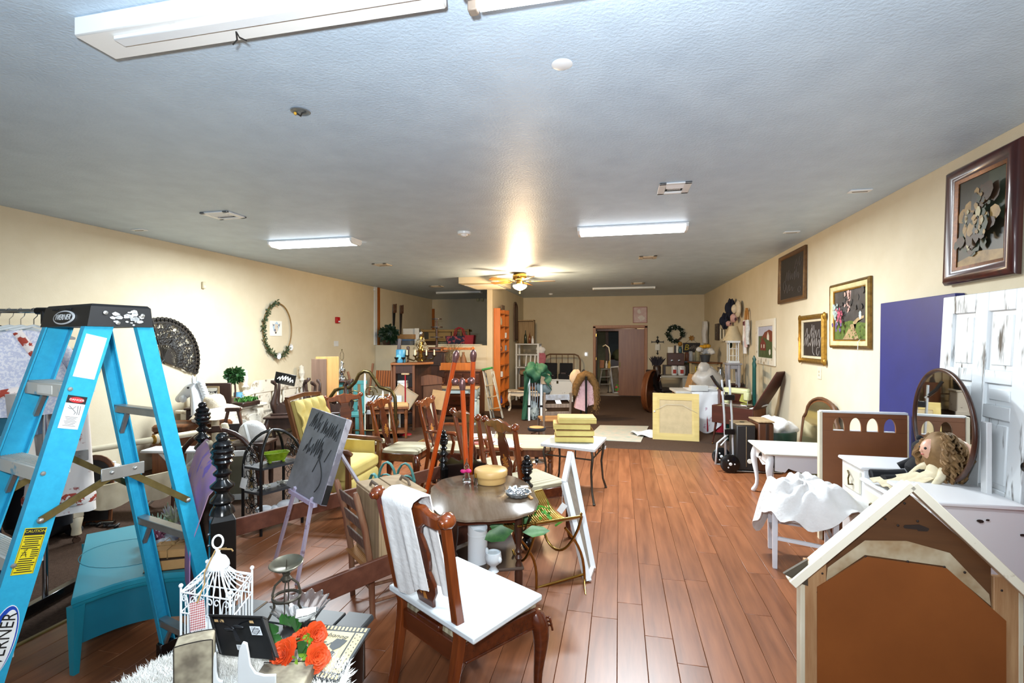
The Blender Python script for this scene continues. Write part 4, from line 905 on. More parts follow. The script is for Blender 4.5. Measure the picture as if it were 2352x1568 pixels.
# ------------------------------------------------------------------ low front-left table, fur and trinkets
ZB = .72
tb = thing('black_table','black planked side table with turned legs in the near left corner','table',(0,0,0))
c1,c2 = at(560,1374,ZB),at(858,1412,ZB); ux = (c2 - c1).normalized(); uy = V((ux.y,-ux.x,0)); Wt = (c2 - c1).length; Dt = .44
mt = Matrix(((ux.x,uy.x,0,c1.x),(ux.y,uy.y,0,c1.y),(0,0,1,0),(0,0,0,1)))      # x along far edge, y towards the camera
blkw = M('black_wood','#25282a',.4,kind='wood',axis='X',col2='#1a1c1e',scale=4)
for k in range(4): MB(mt).box(Wt/2,.055 + k*.11,ZB - .012,Wt - .2,.107,.024,.004).B('plank',blkw,tb)
for x in (.05,Wt - .05): MB(mt).box(x,Dt/2,ZB - .012,.098,Dt + .02,.024,.008).B('end_plank',blkw,tb)
MB(mt).box(Wt/2,.05,ZB - .06,Wt - .08,.02,.07).box(Wt/2,Dt - .04,ZB - .06,Wt - .08,.02,.07).box(.05,Dt/2,ZB - .06,.02,Dt - .1,.07).box(Wt - .05,Dt/2,ZB - .06,.02,Dt - .1,.07).B('apron',blackp,tb)
for x in (.05,Wt - .05):
    for y in (.05,Dt - .04): MB(mt @ T(x,y,0)).lathe([(.02,0),(.028,.03),(.02,.06),(.036,.12),(.04,.3),(.03,.42),(.02,.44),(.04,.47),(.02,.5),(.042,.53),(.04,ZB - .03)],16).B('leg',blackp,tb)
# fur throw
fu = thing('fur_throw','fluffy white fur throw spread over the black side table','throw',(0,0,0))
furm = M('white_fur','#fbfaf6',.95,col2='#f2f0ea',scale=20)
fo = [(440,1500),(490,1478),(620,1478),(700,1500),(790,1538),(790,1580),(640,1700),(420,1700),(280,1580),(360,1530)]
fp_ = [at(u,v,ZB + .012) for u,v in fo]
slab(MB(),fp_,.011).B('backing',furm,fu)
fb_ = MB(); sd(21); cen = sum(fp_,V())/len(fp_)
import itertools
cnt = 0
while cnt < 17000:
    i = random.randrange(len(fp_)); a,b2 = rn(),rn()
    if a + b2 > 1: a,b2 = 1 - a,1 - b2
    p = cen + (fp_[i] - cen)*a + (fp_[(i + 1) % len(fp_)] - cen)*b2
    out = (p - cen)*.12; h = ru(.012,.026)
    d = V((gs(0,.012),gs(0,.012),h)) + out*ru(0,.5)
    s_ = V((ru(-1,1),ru(-1,1),0)).normalized()*.0009
    n = len(fb_.v); fb_.v += [p - s_,p + s_,p + d*.6 + s_*.6 + out*.1,p + d]; fb_.f += [[n,n + 1,n + 2],[n,n + 2,n + 3]]; cnt += 1
o_ = fb_.B('fur',furm,fu,smooth=0); o_['kind'] = 'stuff'
# bird cage
cg = thing('bird_cage','white wire bird cage with a pagoda roof on the black side table','cage',(0,0,0))
cc = cw(-.905,1.5,0); va = cw(-.98,1.443,0) - cc; vb = cw(-1.0,1.60,0) - cc
cor_ = [cc + va,cc - vb,cc - va,cc + vb]      # left, front, right, back
zb0,ze,zr = ZB + .03,.905,.845
wr = MB(); bars = MB()
for k in range(4):
    a,b2 = cor_[k],cor_[(k + 1) % 4]
    MB().tube([(a.x,a.y,zb0),(a.x,a.y,ze + .015)],.0032,6).ball((a.x,a.y,ze + .019),.0065,n=8,k=5).B('corner_post',wmt_,cg)
    for z in (zb0,zr,ze): MB().tube([(a.x,a.y,z),(b2.x,b2.y,z)],.0024,5).B('rim_wire',wmt_,cg)
    for j in range(1,7):
        p = a.lerp(b2,j/7); MB().tube([(p.x,p.y,zb0),(p.x,p.y,zr)],.0017,5).B('bar',wmt_,cg)
    for j in range(0,7):
        p = a.lerp(b2,j/6*.96 + .02); tp = cc + (p - cc)*.2
        pts = []
        for f in [i/9 for i in range(10)]:
            q = p.lerp(tp,f); z = ze + (.962 - ze)*(.25*f + .75*f **2.3); pts.append((q.x,q.y,z))
        MB().tube(pts,.0019,5).B('roof_wire',wmt_,cg)
    d = (b2 - a)
    for j in range(3):
        m0 = a + d*((j + .5)/3)
        for sg in (-1,1):
            pts = [(m0.x,m0.y,zr + .004)]
            for i in range(15):
                th_ = i*.42; r_ = .0125*(1 - i/22); ox = sg*(.017 - r_*cos(th_)*.9); p = m0 + d.normalized()*ox; pts.append((p.x,p.y,ze - .018 + r_*sin(th_)))
            MB().tube(pts,.0017,5).B('scroll',wmt_,cg)
mtop = T(cc.x,cc.y,0)
MB(mtop).lathe([(.031,.952),(.033,.956),(.031,.968),(.023,.982),(.01,.990),(.006,1.0),(.008,1.006),(0,1.012)],24).B('roof_cap',wmt_,cg)
MB(mtop @ T(0,0,1.03) @ RZ(YAW + .5)).tube([(.014*cos(a_),0,.02*sin(a_)) for a_ in [2*PI*k/20 for k in range(20)]],.0032,6,closed=True).B('hanging_ring',wmt_,cg)
MB().box(cc.x,cc.y,zb0 - .004,.15,.15,.006,.002).B('cage_floor',wmt_,cg) if False else slab(MB(),[(p.x,p.y,zb0) for p in cor_],.006).B('cage_floor',wmt_,cg)
# gingham tag tied to the cage with twine
jute = M('jute','#a8895a',.9,col2='#86683c',scale=60)
tg = thing('gingham_tag','red and white gingham card tied to the bird cage with jute twine','tag',(0,0,0))
r0 = V((cc.x,cc.y,1.008)); kn = dep(452,1385,1.335)
MB().tube([r0 + V((0,-.01,0)),r0 + V((.0,-.05,-.05)),dep(470,1340,1.36),kn],.0022,5).tube([r0,r0 + V((.05,-.0,.004)),r0 + V((.055,0,-.002))],.0024,5).tube([r0,r0 + V((.04,-.01,.012))],.0012,4).B('twine',jute,tg)
gm = bpy.data.materials.new('gingham'); gm.use_nodes = True; nt_ = gm.node_tree; bs = nt_.nodes['Principled BSDF']; bs.inputs['Roughness'].default_value = .7
tcx = nt_.nodes.new('ShaderNodeTexCoord'); sx_ = nt_.nodes.new('ShaderNodeSeparateXYZ'); nt_.links.new(tcx.outputs['Object'],sx_.inputs[0]); fs_ = []
for ax in ('X','Y'):
    m1 = nt_.nodes.new('ShaderNodeMath'); m1.operation = 'MULTIPLY'; m1.inputs[1].default_value = 170; nt_.links.new(sx_.outputs[ax],m1.inputs[0])
    m2 = nt_.nodes.new('ShaderNodeMath'); m2.operation = 'FRACT'; nt_.links.new(m1.outputs[0],m2.inputs[0])
    m3 = nt_.nodes.new('ShaderNodeMath'); m3.operation = 'GREATER_THAN'; m3.inputs[1].default_value = .5; nt_.links.new(m2.outputs[0],m3.inputs[0]); fs_.append(m3)
m4 = nt_.nodes.new('ShaderNodeMath'); m4.operation = 'ADD'; nt_.links.new(fs_[0].outputs[0],m4.inputs[0]); nt_.links.new(fs_[1].outputs[0],m4.inputs[1])
m5 = nt_.nodes.new('ShaderNodeMath'); m5.operation = 'MULTIPLY'; m5.inputs[1].default_value = .5; nt_.links.new(m4.outputs[0],m5.inputs[0])
mx = nt_.nodes.new('ShaderNodeMix'); mx.data_type = 'RGBA'; mx.inputs[6].default_value = lin('#f3ece8'); mx.inputs[7].default_value = lin('#b0262e'); nt_.links.new(m5.outputs[0],mx.inputs[0]); nt_.links.new(mx.outputs[2],bs.inputs['Base Color'])
cd = MB().box(0,0,0,.050,.072,.0012,.0003).B('card',gm,tg); cd.matrix_local = T(*(kn + V((.002,0,-.034)))) @ RZ(YAW - .25) @ RX(PI/2 - .25) @ RZ(.32)
# weathered arched block
bw = M('shabby_cream','#cfc3a6',.65,kind='distress',col2='#6f6454',scale=7,amt=.40,edge=.22)
def shab(label,P,rz,w_,d_,h_,rise=.0):
    t = thing('wooden_block',label,'block',P,rz)
    pts = [(-w_/2,0),(w_/2,0),(w_/2,h_ - rise)] + ([(w_/2*cos(k*PI/8),h_ - rise + rise*sin(k*PI/8)) for k in range(1,8)] if rise else []) + [(-w_/2,h_ - rise)]
    MB(T(0,d_/2,0) @ VERT).prism(pts,d_).B('body',bw,t,smooth=30,bev=.005)
    ed = MB()
    for y in (-d_/2,d_/2): ed.tube([(x,y,z) for x,z in pts],.0014,4,closed=True)
    ed.B('dark_edge',M('edge_stain','#2c241c',.7),t); return t
shab('tall weathered cream wooden block with a curved top, in front of the bird cage',at(448,1590,ZB + .01),YAW + .42,.085,.05,.145,.004)
shab('flat weathered cream wooden block at the bottom edge of the photo',at(648,1597,ZB + .01),YAW + .06,.135,.10,.055)
# black frame seen from behind on a white easel stand
bf = thing('framed_photo','back of a black frame tied with a black ribbon bow, on a white stand','frame',(0,0,0))
f1,f2,f3,f4 = dep(484,1412,1.40),dep(607,1416,1.36),dep(627,1514,1.28),dep(508,1503,1.32)
slab(MB(),[f1,f2,f3,f4],.014).B('back_panel',M('frame_black','#131313',.5,col2='#0d0d0d'),bf,smooth=20)
fx = (f2 - f1).normalized(); fz = (f4 - f1).normalized(); fn = fx.cross(fz).normalized(); fn = fn if fn.y < 0 else -fn
fm = Matrix(((fx.x,-fz.x,fn.x,f1.x),(fx.y,-fz.y,fn.y,f1.y),(fx.z,-fz.z,fn.z,f1.z),(0,0,0,1))) @ T(0,0,.002)
Wf,Hf = (f2 - f1).length,(f4 - f1).length
MB(fm).box(Wf/2,-.004,.0,Wf + .004,.01,.016,.002).box(.004,-Hf/2,0,.009,Hf,.016,.002).box(Wf - .004,-Hf/2,0,.009,Hf,.016,.002).B('rim',M('frame_black',''),bf)
for x in (.018,.036,Wf - .045): MB(fm).box(x,-.02,.003,.013,.009,.002,.0004).B('tape',M('tape_tan','#b39264',.6),bf)
MB(fm).box(Wf*.78,-.048,.003,.034,.028,.0008,.0002,m=RZ(.0)).box(Wf*.44,-.103,.003,.034,.016,.0008,.0002).B('sticker',M('sticker_grey','#c9ccce',.5),bf)
st_ = MB(fm)
for k in range(4): st_.box(Wf*.78,-.04 - k*.005,.0038,.026,.0014,.0003,0).box(Wf*.44,-.099 - k*.0032,.0038,.028,.001,.0003,0)
st_.tube([(Wf*.78 - .014,-.054,.004),(Wf*.78,-.038,.004),(Wf*.78 + .014,-.046,.004),(Wf*.78,-.06,.004)],.0008,4,closed=True)
st_.B('fine_print',ink,bf); MB(fm).lathe([(.006,.003),(.006,.004)],14,m=T(Wf*.42,-.118,0) @ S(1.2,.6,1)).B('seal',gold,bf)
rib = M('black_ribbon','#1b1c20',.35)
MB(fm).tube([(.03,-.015,.005),(.045,-.03,.008),(Wf*.42,-.045,.012)],.004,5,flat=.3).tube([(Wf - .05,-.015,.005),(Wf*.6,-.025,.012),(Wf*.42,-.045,.012)],.004,5,flat=.3).B('ribbon',rib,bf)
MB(fm).ball((Wf*.42 + .018,-.04,.014),.018,.007,.006).ball((Wf*.42 - .016,-.05,.014),.016,.006,.005).ball((Wf*.42,-.045,.014),.006).loft([[(Wf*.42 - .004,-.046,.012),(Wf*.42 + .004,-.046,.012),(Wf*.42 + .004,-.046,.014),(Wf*.42 - .004,-.046,.014)],[(Wf*.42 - .004,-.085,.012),(Wf*.42 + .014,-.088,.012),(Wf*.42 + .014,-.088,.014),(Wf*.42 - .004,-.085,.014)]]).B('bow',rib,bf)
ws = thing('plate_stand','white scroll-sided stand in front of the black frame','stand',(0,0,0))
for u0,sc_ in ((548,1.0),(492,.85)):
    o3 = dep(u0,1600,1.22 if u0 > 500 else 1.27); mm = T(*o3) @ RZ(YAW + .15) @ VERT
    pr = [(0,0),(.09,0),(.09,.05),(.062,.052),(.042,.06),(.03,.08),(.026,.11),(.022,.135),(.012,.14),(.004,.125),(0,.09)]
    MB(mm).prism([(x*sc_*(1 if u0 > 500 else .3),y*sc_) for x,y in pr],.008).B('side',wpt_,ws,smooth=30,bev=.002)
# crystal bowl, candle holder, flowers, sign
p = at(690,1428,ZB); t = thing('crystal_bowl','cut crystal bowl with a scalloped rim on the black side table','bowl',p)
sc2 = lambda r_,z,a0=.07: [(r_*(1 + a0*cos(14*a_))*cos(a_),r_*(1 + a0*cos(14*a_))*sin(a_),z + .004*cos(14*a_)) for a_ in [2*PI*k/84 for k in range(84)]]
crys = M('cut_crystal','#ffffff',.12,kind='glass'); crys.node_tree.nodes['Principled BSDF'].inputs['Transmission Weight'].default_value = .93
MB().loft([sc2(.035,0,.01),sc2(.05,.01,.03),sc2(.075,.045),sc2(.088,.06),sc2(.083,.06),sc2(.07,.045),sc2(.046,.014,.03),sc2(.03,.008,.01)]).B('glass_bowl',crys,t)
MB(RZ(.5)).box(.02,-.01,.05,.06,.045,.0012,.0003,m=RX(.5)).B('paper_tag',paper,t)
p = at(672,1432,ZB + .01) + V((-.03,.01,0)); t = thing('candle_holder','dark iron pricket candle holder with a shallow dish, standing in the crystal bowl','candle holder',p)
iron = M('antique_iron','#5a5348',.4,metal=.6,col2='#3d382f',scale=20); ZD = .175
MB(T(0,0,ZD) @ RX(.12)).lathe([(.008,-.012),(.02,-.006),(.04,.004),(.053,.016),(.051,.018),(.035,.007),(0,.003)],30).B('dish',M('pewter_dish','#7b7868',.35,metal=.7,col2='#5e5a4c',scale=15),t); MB().lathe([(.003,ZD),(.0005,ZD + .028)],6).B('spike',iron,t)
MB().lathe([(.012,ZD - .045),(.018,ZD - .035),(.010,ZD - .025),(.014,ZD - .015),(.008,ZD - .008)],14).B('collar',iron,t)
for k in range(4):
    a_ = k*PI/2 + .5; MB().tube([(r_*cos(a_),r_*sin(a_),z) for r_,z in ((.012,ZD - .035),(.034,ZD - .055),(.042,ZD - .085),(.036,ZD - .125),(.05,.02),(.058,.008))],.0042,5,flat=.5).B('leg',iron,t)
MB().tube([(.041*cos(a_),.041*sin(a_),ZD - .095) for a_ in [2*PI*k/24 for k in range(24)]],.005,5,closed=True).B('ring',iron,t)
fx0 = thing('flower_bunch','bunch of vivid orange artificial ranunculus with green leaves','flowers',(0,0,0))
org = M('orange_petal','#e2541a',.6,col2='#cf3d10',scale=15); gr2 = M('flower_leaf','#3f7a34',.45,col2='#285a28',scale=12); lg = M('sepal','#8cb83a',.5)
def bloom(c,d,r_,n_=26):
    d = V(d).normalized(); e1 = d.orthogonal().normalized(); e3 = d.cross(e1); o_ = None
    pb = MB()
    for k in range(n_):
        f = k/n_; a_ = k*2.4; rr_ = r_*(.25 + .75*f); tl = .9 - .75*f
        ax = (e1*cos(a_) + e3*sin(a_)); sd = d.cross(ax)
        b_ = c + d*r_*(.05 + .25*(1 - f)); wd = r_*(.28 + .28*f); up = d*tl + ax*(1 - tl*.6); up.normalize(); 
        def pf(u,v,b_=b_,up=up,sd=sd,wd=wd,rr_=rr_,ax=ax,k=k): q = (u - .5)*2; return b_ + up*rr_*v*(1 - .18*q*q) + sd*q*wd*sin(min(1,v*1.3)*PI/2) + ax*rr_*(.16*v*v - .14*q*q*v) + d*.003*sin(9*u + k)
        pb.sheet(pf,4,4,.0006)
    pb.B('bloom',org,fx0,smooth=60)
zf = ZB + .02
bloom(dep(655,1506,1.33),(-.15,-.7,.6),.043); bloom(dep(690,1470,1.40),(-.3,-.2,.8),.036); bloom(dep(722,1456,1.42),(.8,-.3,.3),.036); bloom(dep(727,1508,1.33),(.7,-.5,.4),.036)
for k,(u,v,zc_,dx,dz_) in enumerate(((640,1450,1.42,-.8,.5),(660,1436,1.44,.1,1),(672,1440,1.42,.5,.6),(650,1468,1.4,-.9,-.2),(640,1480,1.38,-.5,-.6),(668,1462,1.4,.3,-.5),(683,1490,1.36,.8,.2),(630,1462,1.42,-1,.3))):
    m_ = MB(); c_ = dep(u,v,zc_)
    for j in (-.7,0,.7): leaf_(m_,c_,V((dx*_c + .6*j*dz_,dx*_s - .25,dz_ - .6*j*dx)),.042,.016,V((0,-1,.3)))
    m_.B('leaf',gr2,fx0)
for a,b2 in ((dep(670,1470,1.37),dep(705,1462,1.40)),(dep(690,1480,1.36),dep(720,1500,1.345)),(dep(640,1490,1.38),dep(675,1466,1.38))): MB().tube([a,b2],.003,5).B('stem',gr2,fx0)
for (u,v,zc_) in ((706,1458,1.39),(712,1466,1.39),(708,1476,1.385),(700,1505,1.325),(722,1490,1.335),(680,1512,1.31)):
    m_ = MB()
    for j in range(3): leaf_(m_,dep(u,v,zc_),V((ru(-1,1),-.4,ru(-1,1))),.018,.007)
    m_.B('sepal',lg,fx0)
s1,s2,s3,s4 = at(735,1433,ZB + .02),at(851,1442,ZB + .02),at(775,1565,ZB + .03),at(664,1545,ZB + .03)
sg = thing('printed_sign','cream and charcoal printed shop sign with polka-dot border lying on the black table','sign',(0,0,0))
slab(MB(),[s1,s2,s3,s4],.008).B('panel',M('sign_charcoal','#3d4244',.5,col2='#32383a',scale=20),sg,smooth=20)
cr = M('sign_cream','#d8c596',.5,col2='#c9b586',scale=20)
def bil(u,v): return (s1.lerp(s2,u)).lerp(s4.lerp(s3,u),v)
sn = (s2 - s1).cross(s4 - s1).normalized(); sn = sn if sn.z > 0 else -sn
def sq(mb,us,off): n = len(mb.v); mb.v += [bil(u,v) + sn*off for u,v in us]; mb.f.append(list(range(n,len(mb.v)))); return mb
a = MB(); sq(a,[(.06,.13),(.76,.13),(.76,.88),(.06,.88)],.0006); sq(a,[(.79,.13),(.95,.13),(.95,.88),(.79,.88)],.0006)
for k in range(13): sq(a,[(.03 + k*.074,.02),(.07 + k*.074,.02),(.07 + k*.074,.10),(.03 + k*.074,.10)],.0006); sq(a,[(.03 + k*.074,.91),(.07 + k*.074,.91),(.07 + k*.074,.98),(.03 + k*.074,.98)],.0006)
a.B('cream_print',cr,sg,smooth=0)
a = MB()
for k in range(20): cx,cy = .83 + .08*(k % 2),.17 + k*.036; sq(a,[(cx + .013*cos(j),cy + .011*sin(j)) for j in [2*PI*i/8 for i in range(8)]],.0012)
sq(a,[(.5,.28),(.72,.30),(.70,.37),(.66,.45),(.56,.52),(.45,.46),(.44,.38)],.0012); sq(a,[(.46,.60),(.56,.52),(.64,.56),(.60,.72),(.52,.80),(.46,.78)],.0012)
sq(a,[(.42 + .06*cos(j),.82 + .05*sin(j)) for j in [2*PI*i/10 for i in range(10)]],.0012)
for k in range(6): sq(a,[(.1 + .004*k,.15 + k*.12),(.115 + .004*k,.15 + k*.12),(.115 + .004*k,.24 + k*.12),(.1 + .004*k,.24 + k*.12)],.0012)
a.B('charcoal_print',M('sign_charcoal',''),sg,smooth=0)
ex = (s2 - s1).normalized(); ey = sn.cross(ex)
def sgn(u,v): o3 = bil(u,v) + sn*.0012; return Matrix(((ex.x,ey.x,sn.x,o3.x),(ex.y,ey.y,sn.y,o3.y),(ex.z,ey.z,sn.z,o3.z),(0,0,0,1))) @ RZ(PI - .12)
words('lettering','Boutique',.026,M('sign_charcoal',''),sg,sgn(.42,.24),.0002,.25); words('lettering','Paris',.034,M('sign_charcoal',''),sg,sgn(.25,.40),.0002,.25)
# ------------------------------------------------------------------ teal table by the ladder
teal = M('teal_paint','#1f8fa3',.4,kind='distress',col2='#6d4a30',scale=9,amt=.27,edge=.03)
tt = thing('low_table','distressed teal bow-front low table standing under the blue ladder','table',(0,0,0))
ZTT = .385
a,b2,c_,d_ = at(163,1376,ZTT),at(198,1226,ZTT),at(352,1196,ZTT),at(452,1312,ZTT)
def bow(p,q,amt,n=10):
    o_ = V((q.y - p.y,p.x - q.x,0)).normalized(); return [p.lerp(q,k/n) + o_*amt*sin(PI*k/n) for k in range(n + 1)]
bd_ = bow(d_,a,.09); cen_ = (a + b2 + c_ + d_)/4
outl = [b2,c_] + bd_
def rg_(sc,z): return [V((cen_.x + (p.x - cen_.x)*sc,cen_.y + (p.y - cen_.y)*sc,z)) for p in outl]
MB().loft([rg_(.97,ZTT - .055),rg_(.985,ZTT - .045),rg_(.985,ZTT - .034),rg_(1.0,ZTT - .03),rg_(1.0,ZTT - .008),rg_(.985,ZTT)]).B('top',teal,tt,smooth=35)
ov = [cen_ + V((.26*cos(k*.209),.2*sin(k*.209),0)) for k in range(30)]
MB().tube([(p.x,p.y,ZTT) for p in ov],.0022,4,closed=True).B('inlay_ring',M('teal_dark','#1a7688',.4),tt)
MB().loft([rg_(.90,.13),rg_(.92,ZTT - .05)]).B('body',M('teal_body','#1c8299',.35,col2='#187086',scale=3),tt,smooth=35)
for p in (a,b2,c_,d_):
    q = cen_ + (p - cen_)*.93; MB().tube([(q.x + (q.x - cen_.x)*.02,q.y + (q.y - cen_.y)*.02,0),(q.x,q.y,ZTT - .05)],[.018,.036],4).B('leg',teal,tt)
bk_ = M('book_kraft','#c79a62',.6,col2='#b98b54',scale=14); pg_ = M('page_edge','#cdaa74',.7,kind='wave',axis='Z',col2='#b08d58',scale=60)
p = at(398,1296,ZTT); 
t = thing('old_book','larger kraft-covered book at the bottom of the twine-tied stack','book',p,.5,'kraft books on the teal table'); MB().box(0,0,.03,.23,.155,.055,.004).B('pages',bk_,t); MB().box(0,0,.06,.235,.16,.004,.001).box(0,0,.002,.235,.16,.004,.001).B('cover',M('book_dark','#3b2c20',.6),t)
p2 = p + V((.0,.0,.063)); t = thing('old_book','smaller tan book on top of the stack, tied with twine','book',p2,.42,'kraft books on the teal table'); MB().box(0,0,.022,.19,.13,.042,.004).B('pages',bk_,t); MB().box(0,0,.045,.195,.135,.004,.001).B('cover',bk_,t)
MB().tube([(.0,-.07,.048),(0,.07,.048),(0,.07,.0),(0,-.07,0)],.0025,5,closed=True).tube([(-.1,0,.048),(.1,0,.048),(.1,0,0),(-.1,0,0)],.0025,5,closed=True).ball((0,0,.055),.012).tube([(0,0,.055),(.03,.02,.085),(.06,-.0,.07)],.002,4).tube([(0,0,.055),(-.03,.03,.08),(-.06,.0,.06)],.002,4).tube([(0,0,.05),(.05,.04,.05)],.002,4).B('twine',jute,t)
def succ(label,p,potm,leaf_c,style,sc=1.0):
    t = thing('potted_succulent',label,'plant',p,group=None); MB(S(sc,sc,sc)).lathe([(.03,0),(.045,.02),(.05,.05),(.045,.07),(.04,.07),(.03,.05)],18).B('pot',potm,t)
    m_ = MB(); sd(len(label)); 
    for k in range(26):
        a_ = k*2.4; el = .3 + 1.1*(k/26); m_.tube([(0,0,.055*sc),(sc*.03*cos(a_),sc*.03*sin(a_),sc*(.06 + .03*(1.5 - el))),(sc*.055*cos(a_)*(1.4 - .5*el),sc*.055*sin(a_)*(1.4 - .5*el),sc*(.06 + .05*(k/26) + (.05 if style else .02)))],[.004*sc,.011*sc,.002*sc],5)
    m_.B('rosette',leaf_c,t)
wpot = M('white_pot','#e4e6e8',.2)
succ('pink spiky succulent in a round white pot on the teal table',at(357,1262,ZTT),wpot,M('pink_succ','#b0687c',.6,col2='#8a4a60',scale=20),0)
succ('pale green succulent in the middle of the teal table group',at(365,1236,ZTT),wpot,M('pale_succ','#9fb8a4',.6,col2='#7f9c86',scale=20),1)
succ('spidery lilac air plant in a grey pot behind the other succulents',at(405,1228,ZTT),M('taupe_pot','#6e6062',.4),M('lilac_succ','#8d7f9a',.6,col2='#7a8a3a',scale=12),1,1.35)
tag(MB().ball((0,0,.055),.07,.05,.055,14,8).B('white_jug',wpot),'round white jug lying among the succulents on the teal table','jug',at(386,1252,ZTT))
m_ = MB(); t = thing('leaf_spray','spray of soft green felt leaves lying across the kraft books','leaves',at(405,1268,ZTT) + V((0,0,.03)))
for k in range(5): q_ = MB(); leaf_(q_,(.02*k - .04,0,.08),V((cos(k*1.4),-.3,.5 + .2*sin(k))),.08,.022,V((0,-.6,.8))); q_.B('leaf',M('felt_leaf','#6f7f5a',.8,col2='#566848',scale=20),t)
tag(MB().ball((0,0,.035),.07,.05,.035,12,7,fn=lambda a_,p_: 1 + .12*sin(5*a_)).B('burlap_bundle',M('burlap','#b5a58a',.9,col2='#988868',scale=40,bump=.4,bscale=150)),'crumpled burlap bundle beside the kraft books','bundle',at(432,1262,ZTT))

# ------------------------------------------------------------------ clothes rail at the far left
cr_ = thing('clothes_rail','chrome garment rail with black end fittings at the left edge','rail',dep(104,714,3.0),YAW)
zt = dep(104,714,3.0).z
MB(T(0,0,-zt)).tube([(-1.3,0,zt),(.03,0,zt)],.014,10).B('top_bar',chrome,cr_); MB(T(0,0,-zt)).tube([(0,0,.08),(0,0,zt)],.015,10).B('upright',chrome,cr_)
MB().tube([(-.05,0,0),(.055,0,0)],.022,12).tube([(0,0,-.08),(0,0,0)],.022,12).B('corner_fitting',blackp,cr_); MB().tube([(.05,0,0),(.06,0,0)],.03,12).B('end_cap',blackp,cr_)
MB(T(0,0,-zt)).tube([(-1.3,0,.78),(0,0,.78)],.012,8).B('lower_bar',chrome,cr_); MB(T(0,0,-zt)).box(0,0,.05,.05,.5,.06).B('foot',blackp,cr_)
def rl(x,y,z): q = T(*cr_.location) @ RZ(YAW) @ V((x,y,z - zt)); return q
def hanger(label,x,z=None,mat=None,y=0,wd=.2):
    z = zt if z is None else z; t = thing('clothes_hanger',label,'hanger',rl(x,y,z),YAW + PI/2 - .5,'hangers on the garment rail')
    MB().tube([(.0,0,-.09),(0,0,-.05),(.016,0,-.03),(.02,0,-.0),(0,0,.018),(-.018,0,.008)],.0025,5).B('hook',chrome,t)
    MB().tube([(-wd,0,-.17),(-wd*.5,0,-.12),(0,0,-.09),(wd*.5,0,-.12),(wd,0,-.17)],.008,6,flat=.5).tube([(-wd,0,-.17),(wd,0,-.17)],.006,6).B('arms',mat,t)
clear_p = M('clear_plastic','#d3d6d4',.15,col2='#c4c8c6')
for k,x in enumerate((-.40,-.30,-.22,-.15,-.07)): hanger('plastic hanger on the top bar, number of five from the left edge counts %s' % 'abcde'[k] if False else ['clear hanger at the left edge of the photo on the top bar','black hanger second from the left on the top bar','clear hanger in the middle of the top bar','clear hanger holding the embroidered tunic','empty clear hanger nearest the rail upright'][k],x,None,[clear_p,blackp,clear_p,clear_p,clear_p][k])
def garm(label,x,z0,w_,ln,mat,y=0,yaw=.35,sleeve=True,dpth=.06,nm='hanging_garment',flare=1.25,trims=()):
    t = thing(nm,label,'garment',rl(x,y,z0),YAW + yaw,'clothes on the garment rail')
    def ring(z,hw,hd,ph):
        return [((hw)*cos(a_),hd*sin(a_)*(1 + .25*sin(5*a_ + ph)),z) for a_ in [2*PI*k/28 for k in range(28)]]
    rs = [ring(.01,.05,.03,0),ring(-.01,w_*.42,dpth*.6,0),ring(-.05,w_*.5,dpth*.8,0)]
    for i in range(1,8): f = i/7; rs.append(ring(-.05 - (ln - .05)*f,w_*.5*(.9 + (flare - .9)*f),dpth*(1 + .5*f),f*3))
    MB().loft(rs).B('body',mat,t,smooth=70)
    if sleeve:
        for sx in (-1,1): MB().loft([[(sx*(w_*.40),.05*sin(a_),-.09 + .075*cos(a_)) for a_ in [2*PI*k/12 for k in range(12)]],[(sx*(w_*.62),.045*sin(a_),-.2 + .075*cos(a_)) for a_ in [2*PI*k/12 for k in range(12)]],[(sx*(w_*.74),.05*sin(a_),-.33 + .07*cos(a_)) for a_ in [2*PI*k/12 for k in range(12)]]]).B('sleeve',mat,t,smooth=70)
    for nm_,mt_,pts,r_ in trims: MB().tube(pts,r_,6,flat=.35).B(nm_,mt_,t)
    return t
trimm = M('floral_trim','#a8402e',.8,kind='distress',col2='#efe2da',scale=22,amt=.47,edge=.03)
tealc = M('teal_denim','#3d7d92',.9,col2='#2f6a80',scale=10); ltb = M('pale_blue_cloth','#8db4d6',.9,col2='#a9c4dc',scale=14)
garm('teal denim top at the left edge of the photo',-.235,zt - .13,.40,.62,tealc,-.02,.85)
garm('pale blue shirt between the teal top and the tunic',-.16,zt - .14,.36,.62,ltb,.02,.8)
garm('long white dress with red floral hem, hanging lowest on the rail',-.0,zt - .42,.30,.85,M('floral_dress','#e9dfd8',.9,kind='distress',col2='#a04a44',scale=11,amt=.33,edge=.06),.10,.3,False,trims=[('hem_band',trimm,[(.21*cos(a_)*.86,.09*sin(a_) - .0,-.76) for a_ in [PI + k*PI/10 for k in range(11)]],.04)])
garm('white and lilac tunic with red floral trim',-.08,zt - .13,.38,.5,M('lilac_weave','#c9cbdd',.9,kind='distress',col2='#e6e4ea',scale=70,amt=.47,edge=.05),-.06,.75,trims=[('neck_trim',trimm,[(-.02,-.058,.0),(.03,-.066,-.09),(.085,-.07,-.2),(.10,-.072,-.33)],.022),('hem_trim',trimm,[(-.2,-.05,-.40),(-.08,-.075,-.36),(.06,-.078,-.33),(.16,-.07,-.31)],.022),('skirt',M('cream_skirt','#e8e2da',.9),[(-.02,-.03,-.36),(.0,-.03,-.62),(.02,-.03,-.86)],.16)])
garm('navy garment showing below the teal top',-.38,zt - .62,.34,.5,M('navy_dark','#141826',.9),.06,.4,False)
garm('navy trousers on the lower bar at the left edge',-.47,.70,.3,.5,M('navy_jean','#1d2a48',.9),-.02,.5,False)
